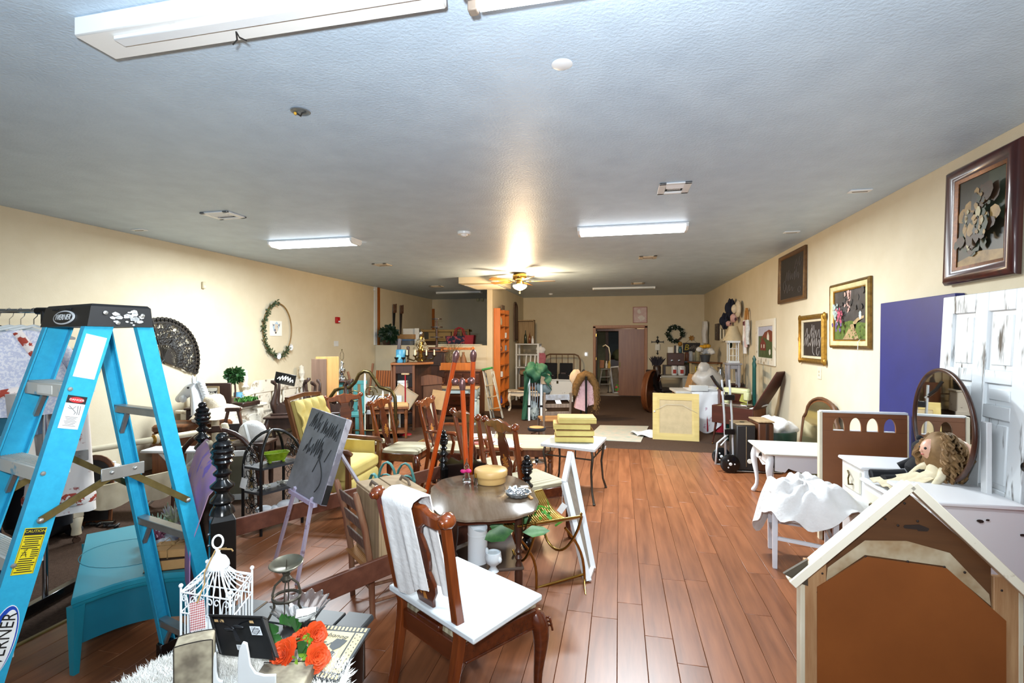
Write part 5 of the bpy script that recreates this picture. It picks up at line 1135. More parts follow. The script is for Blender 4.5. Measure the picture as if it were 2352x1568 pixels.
for k,x in enumerate((-.52,-.44,-.37)): hanger(['trouser hanger furthest left on the lower bar','trouser hanger in the middle of the lower bar','trouser hanger nearest the tunic on the lower bar'][k],x,.93,clear_p,-.05,.1)
garm('black long coat hanging behind the floral dress',-.25,zt - .35,.3,1.05,blackfab,.22,.2,False)
tag(MB().ball((0,0,.17),.28,.2,.17,18,9,fn=lambda a_,p_: 1 + .1*sin(4*a_ + 2*p_)).B('black_bag',blackfab,smooth=80),'large slumped black bag on the carpet behind the ladder','bag',at(95,1235))
tag(MB().ball((0,0,.05),.09,.05,.05,12,7).B('black_shoe',blackfab),'small black shoe on the carpet beside the cream bed leg','shoe',at(168,1228))

# ------------------------------------------------------------------ cream footboard, ironing board, seated bits behind the ladder
fbd = thing('footboard','cream bed footboard with a turned gilt-ringed top rail and scalloped apron','footboard',(0,0,0))
FA,FB = V((-4.32,3.12,0)),V((-3.98,4.28,0)); fd = FB - FA; fL = fd.length; fm2 = T(*FA) @ RZ(math.atan2(fd.y,fd.x))
crm = M('aged_cream','#ddd3bb',.45,col2='#cbbf9f',scale=7)
for x in (0,fL): MB(fm2).lathe([(.02,.06),(.035,.07),(.03,.12),(.045,.2),(.03,.22)],14,m=T(x,0,0)).box(x,0,.42,.075,.075,.42,.006).lathe([(.03,.63),(.04,.66),(.025,.69),(.045,.74),(.03,.79),(0,.8)],14,m=T(x,0,0)).B('post',crm,fbd)
for x in (0,fL): MB(fm2).tube([(x,-.012,.025),(x,.012,.025)],.025,12).box(x,0,.05,.02,.03,.03).B('caster',M('caster_brown','#4a3325',.5),fbd)
prr = [(.03,0),(.034,.02),(.026,.05),(.028,fL*.45),(.04,fL*.47),(.05,fL*.5),(.04,fL*.53),(.028,fL*.55),(.026,fL - .05),(.034,fL - .02),(.03,fL)]
MB(fm2 @ T(0,0,.74) @ RY(PI/2)).lathe(prr,16).B('top_rail',crm,fbd); MB(fm2 @ T(fL*.5,0,.74) @ RY(PI/2)).lathe([(.03,-.06),(.046,-.045),(.036,-.03),(.054,0),(.036,.03),(.046,.045),(.03,.06)],16).B('gilt_rings',gold,fbd)
scl = [(0,.42)] + [(fL*k/24,.30 - .07*abs(sin(k*PI/8)) - .05*sin(PI*k/24)) for k in range(25)] + [(fL,.42)]
MB(fm2 @ T(0,.012,0) @ VERT).prism(scl,.025).B('scalloped_board',crm,fbd,smooth=30)
ib = thing('ironing_board','narrow white folding board on crossed white legs behind the cream footboard','board',cw(-3.35,4.9,0),YAW)
MB().box(0,0,.55,.62,.22,.03,.01).B('board',wmt_,ib)
for sg in (-1,1): MB().tube([(-sg*.26,sg*.05,.54),(sg*.26,sg*.05,.02)],.014,8).B('leg',wmt_,ib)
t = thing('framed_slate','arched dark slate in a wood frame on the carpet behind the ladder','slate',dep(215,1060,4.4),YAW + .3)
ap = lambda r_: [(-.14*r_,-.28*r_),(.14*r_,-.28*r_)] + [(.14*r_*cos(k*PI/10),.14*r_ + .14*r_*sin(k*PI/10)) for k in range(11)]
MB(T(0,0,-.25) @ RX(-.12) @ VERT).prism(ap(1.1),.02).B('frame',oak,t); MB(T(0,-.025,-.25) @ RX(-.12) @ VERT).prism(ap(.95),.01).B('slate',slate,t)
tag(MB().box(0,0,.14,.30,.2,.28,.005).B('cardboard_box',M('cardboard','#b28a5c',.8,col2='#a37b4e',scale=6)),'small brown cardboard box on the carpet seen between the ladder rails','box',at(215,1128),YAW + .2)
t = thing('ceramic_jar','white round jar beside the cardboard box behind the ladder','jar',at(262,1118)); MB().lathe([(.07,0),(.11,.05),(.12,.13),(.09,.2),(.06,.22)],20).B('jar_body',wpot,t); MB().lathe([(.065,.22),(.05,.25),(.015,.265),(.02,.285),(0,.295)],16).B('lid',wpot,t)
t = thing('floor_tools','coiled black and silver cable lying on the carpet below the footboard','cable',at(225,1208)); MB().tube([(-.22 + .02*k,.03*sin(k*1.9),.015 + .012*(k % 2)) for k in range(24)],.011,6).B('cord',ink,t); MB().tube([(.05,.0,.03),(.16,.02,.04)],.018,8).B('plug',chrome,t)
# horse bust on a trunk
tk = thing('storage_chest','brown wooden trunk with brass lock below the white horse head','chest',cw(-4.05,6.2,0),YAW + .1)
MB().box(0,0,.26,.75,.42,.5,.01).B('body',oak,tk); MB().box(0,0,.56,.77,.44,.1,.03).B('lid',oak,tk); MB().box(.12,-.215,.5,.08,.012,.1,.003).B('lock',brass,tk)
hs_ = thing('horse_head','white plaster horse head facing left on the brown trunk','statue',cw(-4.05,6.2,.61),YAW)
plaster = M('plaster','#e0e4e8',.7,col2='#d2d7dc',scale=14,bump=.15,bscale=40)
MB().tube([(.1,0,0),(.09,0,.06),(.07,0,.18),(.05,0,.3),(.03,0,.40),(.0,0,.46)],[.15,.14,.12,.1,.085,.05],14,flat=.62).B('neck',plaster,hs_,sub=1)
MB().tube([(.06,0,.45),(.0,0,.44),(-.06,0,.40),(-.13,0,.335),(-.19,0,.29),(-.22,0,.265)],[.05,.085,.08,.058,.05,.03],14,flat=.72).ball((-.1,-.05,.3),.05,.03,.05).B('head',plaster,hs_,sub=1)
for sy in (-.04,.04): MB().tube([(.03,sy,.5),(.03,sy*1.1,.55),(.015,sy,.6)],[.025,.022,.003],8).B('ear',plaster,hs_)
mn = MB()
for k in range(12): mn.ball((.09 + .055*sin(k*.2) + .004*k,0,.50 - .035*k),.05,.035,.045,8,5)
mn.B('mane',plaster,hs_); MB().ball((-.03,-.058,.44),.014).B('eye',ink,hs_)
# hat on a post
np_ = cw(-3.68,6.05,0)
t = thing('bed_post','cream turned post with a gilt ring standing under the floppy hat','post',np_); MB().lathe([(.06,0),(.06,.3),(.035,.34),(.04,.4),(.045,.62),(.04,.68),(.055,.70),(.03,.72),(.045,.76),(.0,.80)],16).B('shaft',crm,t); MB().lathe([(.05,.66),(.062,.675),(.05,.69)],16).B('gilt_ring',gold,t)
h_ = thing('floppy_hat','cream woven floppy sun hat with a dark band, propped on the turned post','hat',(np_.x,np_.y,.80),YAW,rot=(.12,-.1,YAW))
MB().sheet(lambda u,v: ((.12 + .17*v)*cos(2*PI*u),(.12 + .17*v)*sin(2*PI*u),.03 - .10*v **1.6 + .025*v*sin(6*PI*u + 1)),40,6,.006).B('brim',cremec,h_,smooth=80)
MB().lathe([(.125,.02),(.122,.08),(.108,.14),(.08,.17),(.0,.18)],24).B('crown',cremec,h_); MB().lathe([(.127,.018),(.128,.032),(.124,.034)],24).B('band',M('hat_band','#4a3a32',.8),h_); MB().ball((-.26,-.09,-.045),.015).B('pin',ink,h_)
# reserved sign in front of a dark chest
cb = thing('dark_cabinet','dark brown stained cabinet behind the floppy hat','cabinet',cw(-4.07,6.55,0),YAW + .2); MB().box(0,0,.37,.42,.36,.74,.01).B('carcass',espresso,cb); MB().box(0,0,.755,.46,.40,.03,.008).B('top',espresso,cb); MB().box(0,.17,.91,.44,.03,.30,.008).box(-.21,.08,.88,.03,.2,.24,.008).B('gallery',espresso,cb)
t = thing('reserved_sign','small framed sign lettered Reserved, leaning on the dark cabinet','sign',cw(-4.03,6.47,.905),YAW); frame_loft(MB(),.30,.27,[(0,0),(0,-.02),(.02,-.02),(.02,0)]).B('frame',M('sign_taupe','#8a7656',.6),t); pic('sheet',[paper],[],t,.27,.24,-.006); words('lettering','Reserved',.065,ink,t,T(-.01,-.008,.06) @ VERT,shear=.3); MB().ball((.10,-.012,.06),.016,.004,.012).B('motif',ink,t)
t = thing('plank_sign','yellowed narrow lettered plank lying on the cream cabinet top','sign',dep(546,916,7.3),YAW + .35); MB().box(0,0,0,.38,.03,.09).B('board',M('yellowed','#d9c78f',.6),t); scrawl('lettering_marks',M('bronze_ink','#8a7440',.6),t,[squiggle(-.14,.14,-.02,.035,13)],.003,-.018)
# cream cabinet by the wall
kb = thing('cream_cabinet','distressed cream two-door cabinet against the left wall','cabinet',(-5.45,5.86,0),LW)
MB().box(0,0,.38,.95,.5,.6,.008).B('carcass',antique_w,kb); MB().box(0,0,.70,1.05,.58,.04,.01).B('top',antique_w,kb); MB().box(0,0,.05,1.02,.56,.1,.015).B('plinth',antique_w,kb)
for sx in (-1,1):
    d0 = MB().box(sx*.235,-.262,.38,.43,.024,.54,.006).B('door',antique_w,kb); MB().prism([(sx*.235 - .14,.16),(sx*.235 + .14,.16)] + [(sx*.235 + .14*cos(k*PI/8),.5 + .09*sin(k*PI/8)) for k in range(9)],.012,m=T(0,-.272,0) @ VERT).B('door_panel',antique_w,d0,bev=.004); MB().tube([(sx*.06,-.285,.32),(sx*.06,-.30,.36),(sx*.06,-.30,.44),(sx*.06,-.285,.48)],.009,6).B('handle',blackm,d0)
ct = .72
t = thing('topiary','small ball topiary tree on the cream cabinet','plant',(-5.45,6.05,ct)); MB().lathe([(.05,0),(.07,.1),(.06,.1)],14).B('pot',weathered,t); MB().tube([(0,0,.08),(.01,0,.2),(0,0,.34)],.012,7).B('stem',dkw_,t)
m_ = MB(); sd(6)
MB().ball((0,0,.42),.07).B('core',leaf_m,t)
for k in range(240):
    d = rv()*1.0; d.y = ru(-1,1); d.normalize(); leaf_(m_,V((0,0,.42)) + d*ru(.03,.09),d + rv()*.7,.07,.022)
o_ = m_.B('foliage',leaf_m,t); o_['kind'] = 'stuff'
t = thing('blue_mug','pale blue enamel mug on the cream cabinet beside the topiary','mug',(-5.5,6.17,ct)); MB().lathe([(.055,0),(.06,.01),(.06,.16),(.052,.16),(.05,.02)],18).B('mug_body',M('pale_blue_enamel','#6fa9c9',.25),t); MB().tube([(.06,0,.12),(.1,0,.11),(.1,0,.05),(.06,0,.04)],.007,6).B('handle',M('pale_blue_enamel',''),t)
t = thing('planter_tray','dark tray of bright green moss on the front of the cream cabinet','planter',(-5.2,5.98,ct)); MB().box(0,0,.03,.2,.34,.06,.01).B('tray',espresso,t)
m_ = MB()
for k in range(90): leaf_(m_,(ru(-.09,.09),ru(-.15,.15),.06),V((gs(0,.5),gs(0,.5),1)),.07,.014)
o_ = m_.B('moss',M('bright_moss','#4f8a35',.7,col2='#35682a',scale=20),t); o_['kind'] = 'stuff'
# white headboard along the wall
hb = thing('white_headboard','antique white headboard with turned posts leaning on the left wall','headboard',(-5.66,7.33,0),LW,rot=(-.05,0,LW))
tp = [(.03,.0),(.04,.02),(.04,.45),(.03,.47),(.055,.52),(.03,.56),(.045,.62),(.055,.8),(.045,.84),(.03,.87),(.055,.92),(.03,.96),(.05,1.02),(.055,1.06),(.04,1.12),(.05,1.16),(.0,1.2)]
for x in (-.78,.62): MB().lathe(tp,16,m=T(x,0,0)).B('post',antique_w,hb)
MB(T(0,.015,0) @ VERT).prism([(-.74,.86),(-.66,.88),(-.62,.96),(-.55,1.0),(-.1,1.0),(-.05,.95),(.0,1.0),(.42,1.0),(.48,.96),(.52,.88),(.60,.86),(.60,.78),(.48,.80),(-.62,.80),(-.74,.78)],.04).B('crest',antique_w,hb,smooth=30); MB().box(-.08,0,.34,1.32,.03,.34).B('lower_panel',antique_w,hb)
for x in (-.4,.25): MB().box(x,0,.64,.34,.03,.36).B('panel',antique_w,hb)
for x in (-.63,-.16,.01,.47): MB().lathe([(.02,.5),(.03,.55),(.018,.6),(.03,.68),(.018,.76),(.02,.82)],12,m=T(x,0,0)).B('baluster',antique_w,hb)
# dark table with another upside down on it
def cabr(mb,x,y,z0,z1,ox,oy,r=.032):
    h = z1 - z0; mb.tube([(x,y,z1),(x + ox*.02,y + oy*.02,z1 - .18*h),(x + ox*.03,y + oy*.03,z1 - .3*h),(x,y,z1 - .62*h),(x - ox*.005,y - oy*.005,z1 - .85*h),(x + ox*.03,y + oy*.03,z0 + .02),(x + ox*.03,y + oy*.03,z0)],[r,r*1.3,r*1.2,r*.7,r*.6,r,r*.8],10); return mb
def dtable(label,P,rz,w_,d_,h_,mat,flip=False,skirt=.14):
    t = thing('side_table',label,'table',P,rz); fl_ = (T(0,0,h_) @ RX(PI)) if flip else ID
    MB(fl_).box(0,0,h_ - .015,w_,d_,.03,.01).B('top',mat,t)
    sk = [(-w_/2 + .04,0),(w_/2 - .04,0),(w_/2 - .04,-skirt*.7),(w_*.3,-skirt*.8),(w_*.22,-skirt),(w_*.1,-skirt*.75),(0,-skirt*.95),(-w_*.1,-skirt*.75),(-w_*.22,-skirt),(-w_*.3,-skirt*.8),(-w_/2 + .04,-skirt*.7)]
    for y in (-d_/2 + .05,d_/2 - .03): MB(fl_ @ T(0,y,h_ - .03) @ VERT).prism(sk,.02).B('apron',mat,t,smooth=30)
    for x in (-w_/2 + .04,w_/2 - .04): MB(fl_).box(x,0,h_ - .03 - skirt*.35,.02,d_ - .1,skirt*.7).B('side_apron',mat,t)
    for sx in (-1,1):
        for sy in (-1,1): cabr(MB(fl_),sx*(w_/2 - .06),sy*(d_/2 - .06),0,h_ - .03,sx,sy).B('leg',mat,t)
    return t
b0 = cw(-3.05,7.1,0)
dtable('dark brown cabriole-legged table standing by the left wall',b0,YAW + .25,.95,.5,.58,espresso,False,.16)
dtable('dark table turned upside down, legs in the air, on the left of the stacked pair',(b0.x - .2,b0.y + .02,.58),YAW + .3,.5,.42,.5,espresso,True)
dtable('second dark table turned upside down beside the first, legs in the air',(b0.x + .36,b0.y + .2,.58),YAW + .15,.55,.42,.48,espresso,True)
tag(MB().box(0,0,0,.3,.012,.16,.004).B('lettered_plaque',blackp),'black and white lettered plaque propped between the upturned table legs','plaque',dep(655,870,7.0),YAW,rot=(0,.2,YAW)); scrawl('lettering',paper,bpy.data.objects['lettered_plaque'],[squiggle(-.11,.12,-.03,.07,13)],.007,-.008)
tag(MB().box(0,0,.45,.34,.03,.9,.004).B('leaning_board',M('honey_pine','#b98a52',.55,kind='wood',axis='Z',col2='#a3763f',scale=3)),'honey-coloured board standing upright behind the upturned tables','board',dep(752,885,7.6) - V((0,0,.45)),YAW + .2)
tag(MB().box(0,0,.45,.22,.04,.86,.004).B('leaning_board',M('brown_board','#6e5442',.6,kind='wood',axis='Z',col2='#5c4434',scale=3)),'narrower brown board beside the honey-coloured board','board',dep(733,888,7.55) - V((0,0,.45)),YAW + .2)
# yellow tufted armchair
yel = M('yellow_velvet','#cdb96e',.75,col2='#bda85c',scale=5,bump=.1,bscale=120)
ya = thing('yellow_armchair','buttoned yellow armchair with a walnut frame, behind the chalkboard','armchair',(-2.70,4.42,0),face(.99,.05))
wal = M('walnut','#6d4122',.35,kind='wood',axis='Z',col2='#52301a',scale=4,coat=.2)
def tuft(u,v):
    x = (u - .5)*.50; z = v*.62; d = .035*(abs(sin(u*4*PI + (PI/2 if int(v*5) % 2 else 0))*sin(v*5*PI)) **.5); return (x,-.26 + .07 + d - .19*v + 0,.44 + z)
MB().sheet(lambda u,v: (lambda p: (p[0],p[1],p[2]))(tuft(u,v)),24,24,.01).B('tufted_back',yel,ya,smooth=80)
MB().loft([[(-.25,-.28,.40),(.25,-.28,.40),(.25,-.19,.42),(-.25,-.19,.42)],[(-.25,-.45,1.04),(.25,-.45,1.04),(.25,-.39,1.06),(-.25,-.39,1.06)]]).B('back_pad',yel,ya)
for k in range(3):
    for j in range(2 + k % 2): MB().ball(tuple(V(tuft((j + 1)/(3 + k % 2),.25 + .25*k)) + V((0,-.0,0))),.012).B('button',yel,ya)
for sx in (-1,1): MB().tube([(sx*.27,-.22,.30),(sx*.28,-.30,.6),(sx*.28,-.44,1.08)],.026,4).B('back_stile',wal,ya); MB().tube([(sx*.31,-.3,.62),(sx*.33,-.1,.62),(sx*.33,.22,.60),(sx*.33,.26,.58)],[.022,.024,.03,.02],8).B('armrest',wal,ya); MB().tube([(sx*.32,.22,0),(sx*.32,.22,.3),(sx*.33,.22,.6)],[.02,.03,.022],4).B('front_leg',wal,ya); MB().tube([(sx*.28,-.36,0),(sx*.27,-.24,.35)],[.018,.028],4).B('rear_leg',wal,ya)
MB().tube([(-.28,-.44,1.08),(0,-.45,1.10),(.28,-.44,1.08)],.028,4).B('top_rail',wal,ya); MB().box(0,.2,.2,.6,.04,.05).B('front_rail',wal,ya)
def cush(z0,z1,e): return [[(sx*(.29 - a_),y,z) for sx,y in ((-1,-.22 + a_),(1,-.22 + a_),(1,.24 - a_),(-1,.24 - a_))] for z,a_ in ((z0,e),(z0 + .02,0),(z1 - .03,0),(z1,e*1.5))]
MB().loft(cush(.20,.33,.01)).B('seat_base',yel,ya,bev=.015); MB().loft(cush(.33,.47,.025)).B('seat_cushion',yel,ya,bev=.02); [MB().box(x,0,.46,.02,.38,.26).B('side_pad',yel,ya) for x in (-.3,.3)]
# chalkboard on its easel
ez = thing('easel_chalkboard','grey smudged chalkboard with silver edge and faint black handwriting','chalkboard',(0,0,0))
B1,B2,B3 = dep(716,937,3.62),dep(796,964,3.30),dep(658,1114,3.46); B4 = B2 + B3 - B1
slab(MB(),[B1,B2,B4,B3],.04).B('board',M('smudged_slate','#54585a',.5,col2='#7d8486',scale=5),ez,smooth=20)
ex,ey = (B2 - B1),(B3 - B1); Wb,Hb = ex.length,ey.length; ex.normalize(); ey.normalize(); en = ex.cross(ey).normalized(); en = en if en.y < 0 else -en
bm2 = Matrix(((ex.x,-ey.x,en.x,B1.x),(ex.y,-ey.y,en.y,B1.y),(ex.z,-ey.z,en.z,B1.z),(0,0,0,1)))
n_up = (B2 - B1).cross(B4 - B2).normalized(); n_up = n_up if n_up.z > 0 else -n_up
off = 0.002 if n_up.dot(en) > 0 else .042
edge = M('silver_edge','#c9c9d2',.3,metal=.5,kind='distress',col2='#8a8a98',scale=7,amt=.42,edge=.15)
zc0 = -.02 if off < .01 else .02
MB(bm2).box(Wb + .003,-Hb/2,zc0,.006,Hb,.044,.001).box(Wb/2,.003,zc0,Wb,.006,.044,.001).B('edge_trim',edge,ez)
MB(bm2).box(Wb + .0065,-Hb*.88,zc0,.003,Hb*.22,.043,.001).B('dark_edge',ink,ez)
hw = MB(bm2)
sd(14)
for x0,x1,y0,h_ in ((.06,.22,-.13,.11),(.25,.33,-.14,.10),(.33,.50,-.15,.09),(.08,.36,-.30,.10)):
    hw.tube([(a_*Wb/.55,b_,off) for a_,b_ in squiggle(x0,x1,y0,h_,int((x1 - x0)*55) + 4)],.0022,4)
hw.tube([(.29 + .02*sin(k),-.20 - .05*k,off) for k in range(5)],.003,4).tube([(.36*Wb/.55 + .09*sin(k*.28),-.31 - .022*k,off) for k in range(10)],.0035,4).tube([(.42,-.22,off),(.38,-.31,off)],.003,4)
hw.B('handwriting',M('black_chalk','#232524',.8),ez)
lav = M('lavender_paint','#b9b4c9',.5,kind='distress',col2='#7a5560',scale=8,amt=.36,edge=.08)
for a,b2 in ((B3.lerp(B4,.28),at(630,1294)),(B3.lerp(B4,.78),at(682,1342))): MB().tube([V(a) + V((0,0,.02)),b2],.019,4,flat=.6).B('leg',lav,ez)
MB().tube([B2.lerp(B4,.35) + V((-.05,.06,0)),at(830,1128)*.0 + dep(832,1122,3.9)],.018,4,flat=.6).B('rear_leg',M('pale_lavender','#c6c8d6',.5),ez)
MB().tube([B3.lerp(B4,.12) + V((0,-.0,-.02)),B3.lerp(B4,.86) + V((0,0,-.02))],.02,4).B('ledge',lav,ez)
# ladder-back chair with a crate on the seat
lb = thing('ladderback_chair','small old ladder-back chair with a rush seat, left of the closest dining chair','chair',(0,0,0))
LA,LB = V((-1.72,2.83,0)),V((-1.46,2.61,0)); ld = (LB - LA).normalized(); lf = V((-ld.y,ld.x,0)); lm3 = Matrix(((ld.x,lf.x,0,LA.x),(ld.y,lf.y,0,LA.y),(0,0,1,0),(0,0,0,1))); lw = (LB - LA).length
redw = M('worn_red_wood','#6b3b28',.45,kind='wood',axis='Z',col2='#8a6a50',scale=4)
for x in (0,lw): MB(lm3).tube([(x,.05,0),(x,.04,.3),(x,0,.55),(x,-.05,.74),(x,-.055,.765)],[.017,.02,.02,.019,.012],10).B('rear_post',redw,lb)
for x in (-.03,lw + .03): MB(lm3).tube([(x,.36,0),(x,.36,.33)],.018,10).B('front_post',redw,lb)
for z,y in ((.67,-.03),(.55,.0),(.43,.02)): MB(lm3 @ T(lw/2,y,z) @ RX(.25)).box(0,0,0,lw,.012,.075,.003).B('slat',weathered,lb)
for z in (.1,.2):
    MB(lm3).tube([(0,.04,z),(-.03,.36,z)],.01,7).B('stretcher',redw,lb); MB(lm3).tube([(lw,.04,z),(lw + .03,.36,z)],.01,7).B('stretcher',redw,lb)
MB(lm3).tube([(-.03,.36,.12),(lw + .03,.36,.12)],.01,7).B('stretcher',redw,lb); MB(lm3).tube([(0,.045,.17),(lw,.045,.17)],.01,7).B('stretcher',redw,lb)
MB(lm3).loft([[(-.01,.02,.28),(lw + .01,.02,.28),(lw + .04,.37,.28),(-.04,.37,.28)],[(-.02,.01,.295),(lw + .02,.01,.295),(lw + .05,.38,.295),(-.05,.38,.295)],[(-.01,.02,.312),(lw + .01,.02,.312),(lw + .04,.37,.312),(-.04,.37,.312)]]).B('rush_seat',M('rush','#a8763f',.8,kind='wave',axis='X',col2='#7d5326',scale=25,amt=2),lb)
ck = thing('wooden_crate','old rope-handled wooden crate standing on the ladder-back chair','crate',(0,0,0)); cm3 = lm3 @ T(lw/2 + .04,.215,.313) @ RZ(-.04)
for y in (-.14,.14): MB(cm3).box(0,y,.20,.42,.018,.40,.003).B('side_board',rawwood,ck)
for x in (-.2,.2): MB(cm3).box(x,0,.20,.018,.264,.40,.003).B('end_board',rawwood,ck)
MB(cm3).box(0,-.07,.405,.44,.145,.016,.003).B('lid_board',M('crate_top','#b39b7a',.8,kind='wood',axis='X',col2='#9a8262',scale=3),ck); MB(cm3).box(0,.08,.408,.44,.145,.016,.003).B('lid_board',M('crate_top',''),ck)
for y in (-.1,.1): MB(cm3).tube([(-.08,y,.415),(-.05,y,.445),(.05,y,.445),(.08,y,.415)],.012,8,flat=.6).B('rope_handle',M('grey_rope','#7d6e5c',.9),ck)
# ------------------------------------------------------------------ centre of the room
def simple_table(label,P,rz,w_,d_,h_,top_m,leg_m,nm='table',legr=.025,shelf=None,ap=.08):
    t = thing(nm,label,'table',P,rz); MB().box(0,0,h_ - .015,w_,d_,.03,.006).B('top',top_m,t)
    for y in (-d_/2 + .05,d_/2 - .05): MB().box(0,y,h_ - .03 - ap/2,w_ - .12,.02,ap).B('apron',leg_m,t)
    for x in (-w_/2 + .05,w_/2 - .05): MB().box(x,0,h_ - .03 - ap/2,.02,d_ - .12,ap).B('apron',leg_m,t)
    for sx in (-1,1):
        for sy in (-1,1): MB(T(sx*(w_/2 - .05),sy*(d_/2 - .05),0)).lathe([(legr*.7,0),(legr,.03),(legr*.7,.06),(legr,.1*h_/.5),(legr*1.1,h_*.6),(legr*.7,h_*.64),(legr*1.15,h_*.68),(legr*.8,h_*.72),(legr*1.3,h_*.76),(legr*1.3,h_ - .03)],12).B('leg',leg_m,t)
    if shelf: MB().box(0,0,shelf,w_ - .06,d_ - .06,.02).B('lower_shelf',top_m,t)
    return t
# marble-topped table with the stack of canvases
ZM = .565
mt_ = thing('marble_table','white stone-topped side table on curved dark metal legs, carrying stacked canvases','table',(0,0,0))
mc = [at(1241,1018,ZM),at(1366,1032,ZM),at(1393,1004,ZM),at(1280,994,ZM)]
slab(MB(),mc,.03).B('stone_top',M('white_stone','#e3e8ea',.3,col2='#d4dadd',scale=5),mt_,smooth=30,bev=.004)
mce = sum(mc,V())/4; pew = M('pewter_iron','#575249',.4,metal=.6,col2='#3f3b34',scale=12)
ins = [mce + (p - mce)*.86 for p in mc]
for k,p in enumerate(ins):
    o2 = (p - mce); o2.z = 0; o2.normalize()
    MB().tube([p - V((0,0,.03)),p + o2*.02 - V((0,0,.09)),p + o2*-.01 - V((0,0,.25)),p + o2*.01 - V((0,0,.45)),V((p.x + o2.x*.05,p.y + o2.y*.05,.012))],[.012,.014,.012,.011,.013],8).ball((p.x + o2.x*.05,p.y + o2.y*.05,.012),.016,.016,.012).B('leg',pew,mt_)
    q = ins[(k + 1) % 4]; MB().tube([p - V((0,0,.12)),q - V((0,0,.12))],.008,7).B('stretcher',pew,mt_)
    for f in (.33,.66): r_ = p.lerp(q,f); MB().tube([r_ - V((0,0,.03)),r_ - V((0,0,.12))],.007,6).B('spindle',pew,mt_)
cy_ = M('canvas_edge','#d9c678',.75,col2='#ccb86a',scale=8); cb_ = M('canvas_back','#a8814c',.8,col2='#98733f',scale=10)
for k,(dx,l,sc_) in enumerate(((0,'bottom canvas of the stack on the stone-topped table',1.0),(.005,'second canvas from the bottom of the stack on the stone-topped table',.98),(-.025,'third canvas from the bottom, shifted to the left in the stack',.95),(.03,'top canvas of the stack, its brown back showing',.97))):
    t = thing('stretched_canvas',l,'canvas',(mce.x - .01 + dx,mce.y + .01,ZM + .002 + .066*k),YAW - .07 + .03*(k % 2),'stacked canvases')
    MB().box(0,0,.031,.41*sc_,.30*sc_,.052,.003).B('wrapped_edge',cy_,t); MB().box(0,0,.0605,.40*sc_,.29*sc_,.008,.001).B('brown_back',cb_,t)
tagcard('small white tag hanging from the right end of the stone-topped table',mc[2] + V((-.02,-.02,-.03)),.06,.1,.03,.04)
# stool
sp_ = cw(.0505*6.6,6.6,0); t = thing('work_stool','black round adjustable stool on a disc base behind the stone-topped table','stool',sp_)
MB().lathe([(0,0),(.13,.004),(.13,.02),(.03,.04),(.026,.05),(.026,.24),(.014,.245),(.014,.42)],24).B('column',chrome,t); MB().lathe([(.028,.05),(.03,.06),(.03,.25),(.02,.26)],16).B('sleeve',blackp,t); MB().lathe([(.06,.42),(.115,.43),(.125,.45),(.12,.47),(.0,.472)],26).B('seat',blackfab,t); MB().lathe([(.1,.472),(.1,.476),(0,.478)],26).B('wood_disc',M('amber_disc','#b9793c',.4,kind='wood',axis='X'),t); MB().tube([(0,0,.4),(-.07,-.03,.39)],.007,6).B('lever',blackp,t)
# small grey ladder-back chair further off
t = thing('ladderback_chair','weathered grey ladder-back chair with a glossy top slat, beyond the stacked canvases','chair',cw(.66,7.6,0),YAW + PI + .1)
for x in (-.2,.2):
    MB().tube([(x,.2,0),(x,.2,.42),(x,.27,.86)],.019,8).B('rear_post',weathered,t); MB().tube([(x*1.1,-.2,0),(x*1.1,-.2,.43)],.018,8).B('front_post',weathered,t)
for z,y,m_ in ((.79,.258,M('glossy_slat','#8f9297',.2,col2='#6f6a66',scale=20)),(.66,.237,weathered),(.54,.217,weathered)): MB().box(0,y,z,.4,.015,.085 if z > .7 else .06).B('slat',m_,t)
MB().box(0,0,.43,.46,.42,.03,.01).B('seat',M('rush',''),t)
for z in (.13,.26): MB().tube([(-.21,.2,z),(-.22,-.2,z)],.01,6).tube([(.21,.2,z),(.22,-.2,z)],.01,6).tube([(-.22,-.2,z),(.22,-.2,z)],.01,6).B('stretchers',weathered,t)
tagcard('white tag hanging from the weathered grey ladder-back chair',dep(1282,905,7.78),.06,-.4,.08,.12)
# low work table strewn with folders
lt = simple_table('low pine work table strewn with pink folders and papers among the dining chairs',cw(-.02,5.75,0),YAW - .1,1.05,.75,.47,M('pale_ply','#c2a47c',.6,kind='wood',axis='X',col2='#b19369',scale=3),oak)
lt0 = cw(-.02,5.75,.472)
for k,(dx,dy,a_,c_,l,sx,sy,th_) in enumerate(((-.34,-.22,.2,'#d98a86','pink folder nearest the orange easel on the low work table',.3,.22,.02),(-.28,-.2,-.1,'#d7a6a2','paler pink folder on top of the other on the low work table',.28,.2,.018),(-.1,-.1,.5,'#ece8e0','white sheet of paper in the middle of the low work table',.3,.22,.006),(.02,-.24,-.3,'#dfe0dd','loose white sheet near the front edge of the low work table',.28,.2,.005),(-.4,.18,.1,'#e8e4da','white paper at the back left of the low work table',.3,.21,.005))):
    q = lt0 + V((dx,dy,.022 if k == 1 else 0)); tag(MB().box(0,0,th_/2,sx,sy,th_,.001).B('folder' if k < 2 else 'paper_sheet',M('pp' + c_,c_,.7)),l,'folder' if k < 2 else 'paper',q,a_)
t = thing('glass_cup','small clear glass with metal spoon on the low work table','glass',lt0 + V((-.2,.02,.0))); MB().lathe([(.03,0),(.04,.1),(.037,.1),(.028,.006)],14).B('glass_body',glass_m,t); MB().tube([(0,0,.01),(.03,0,.15)],.004,5).B('spoon',chrome,t)
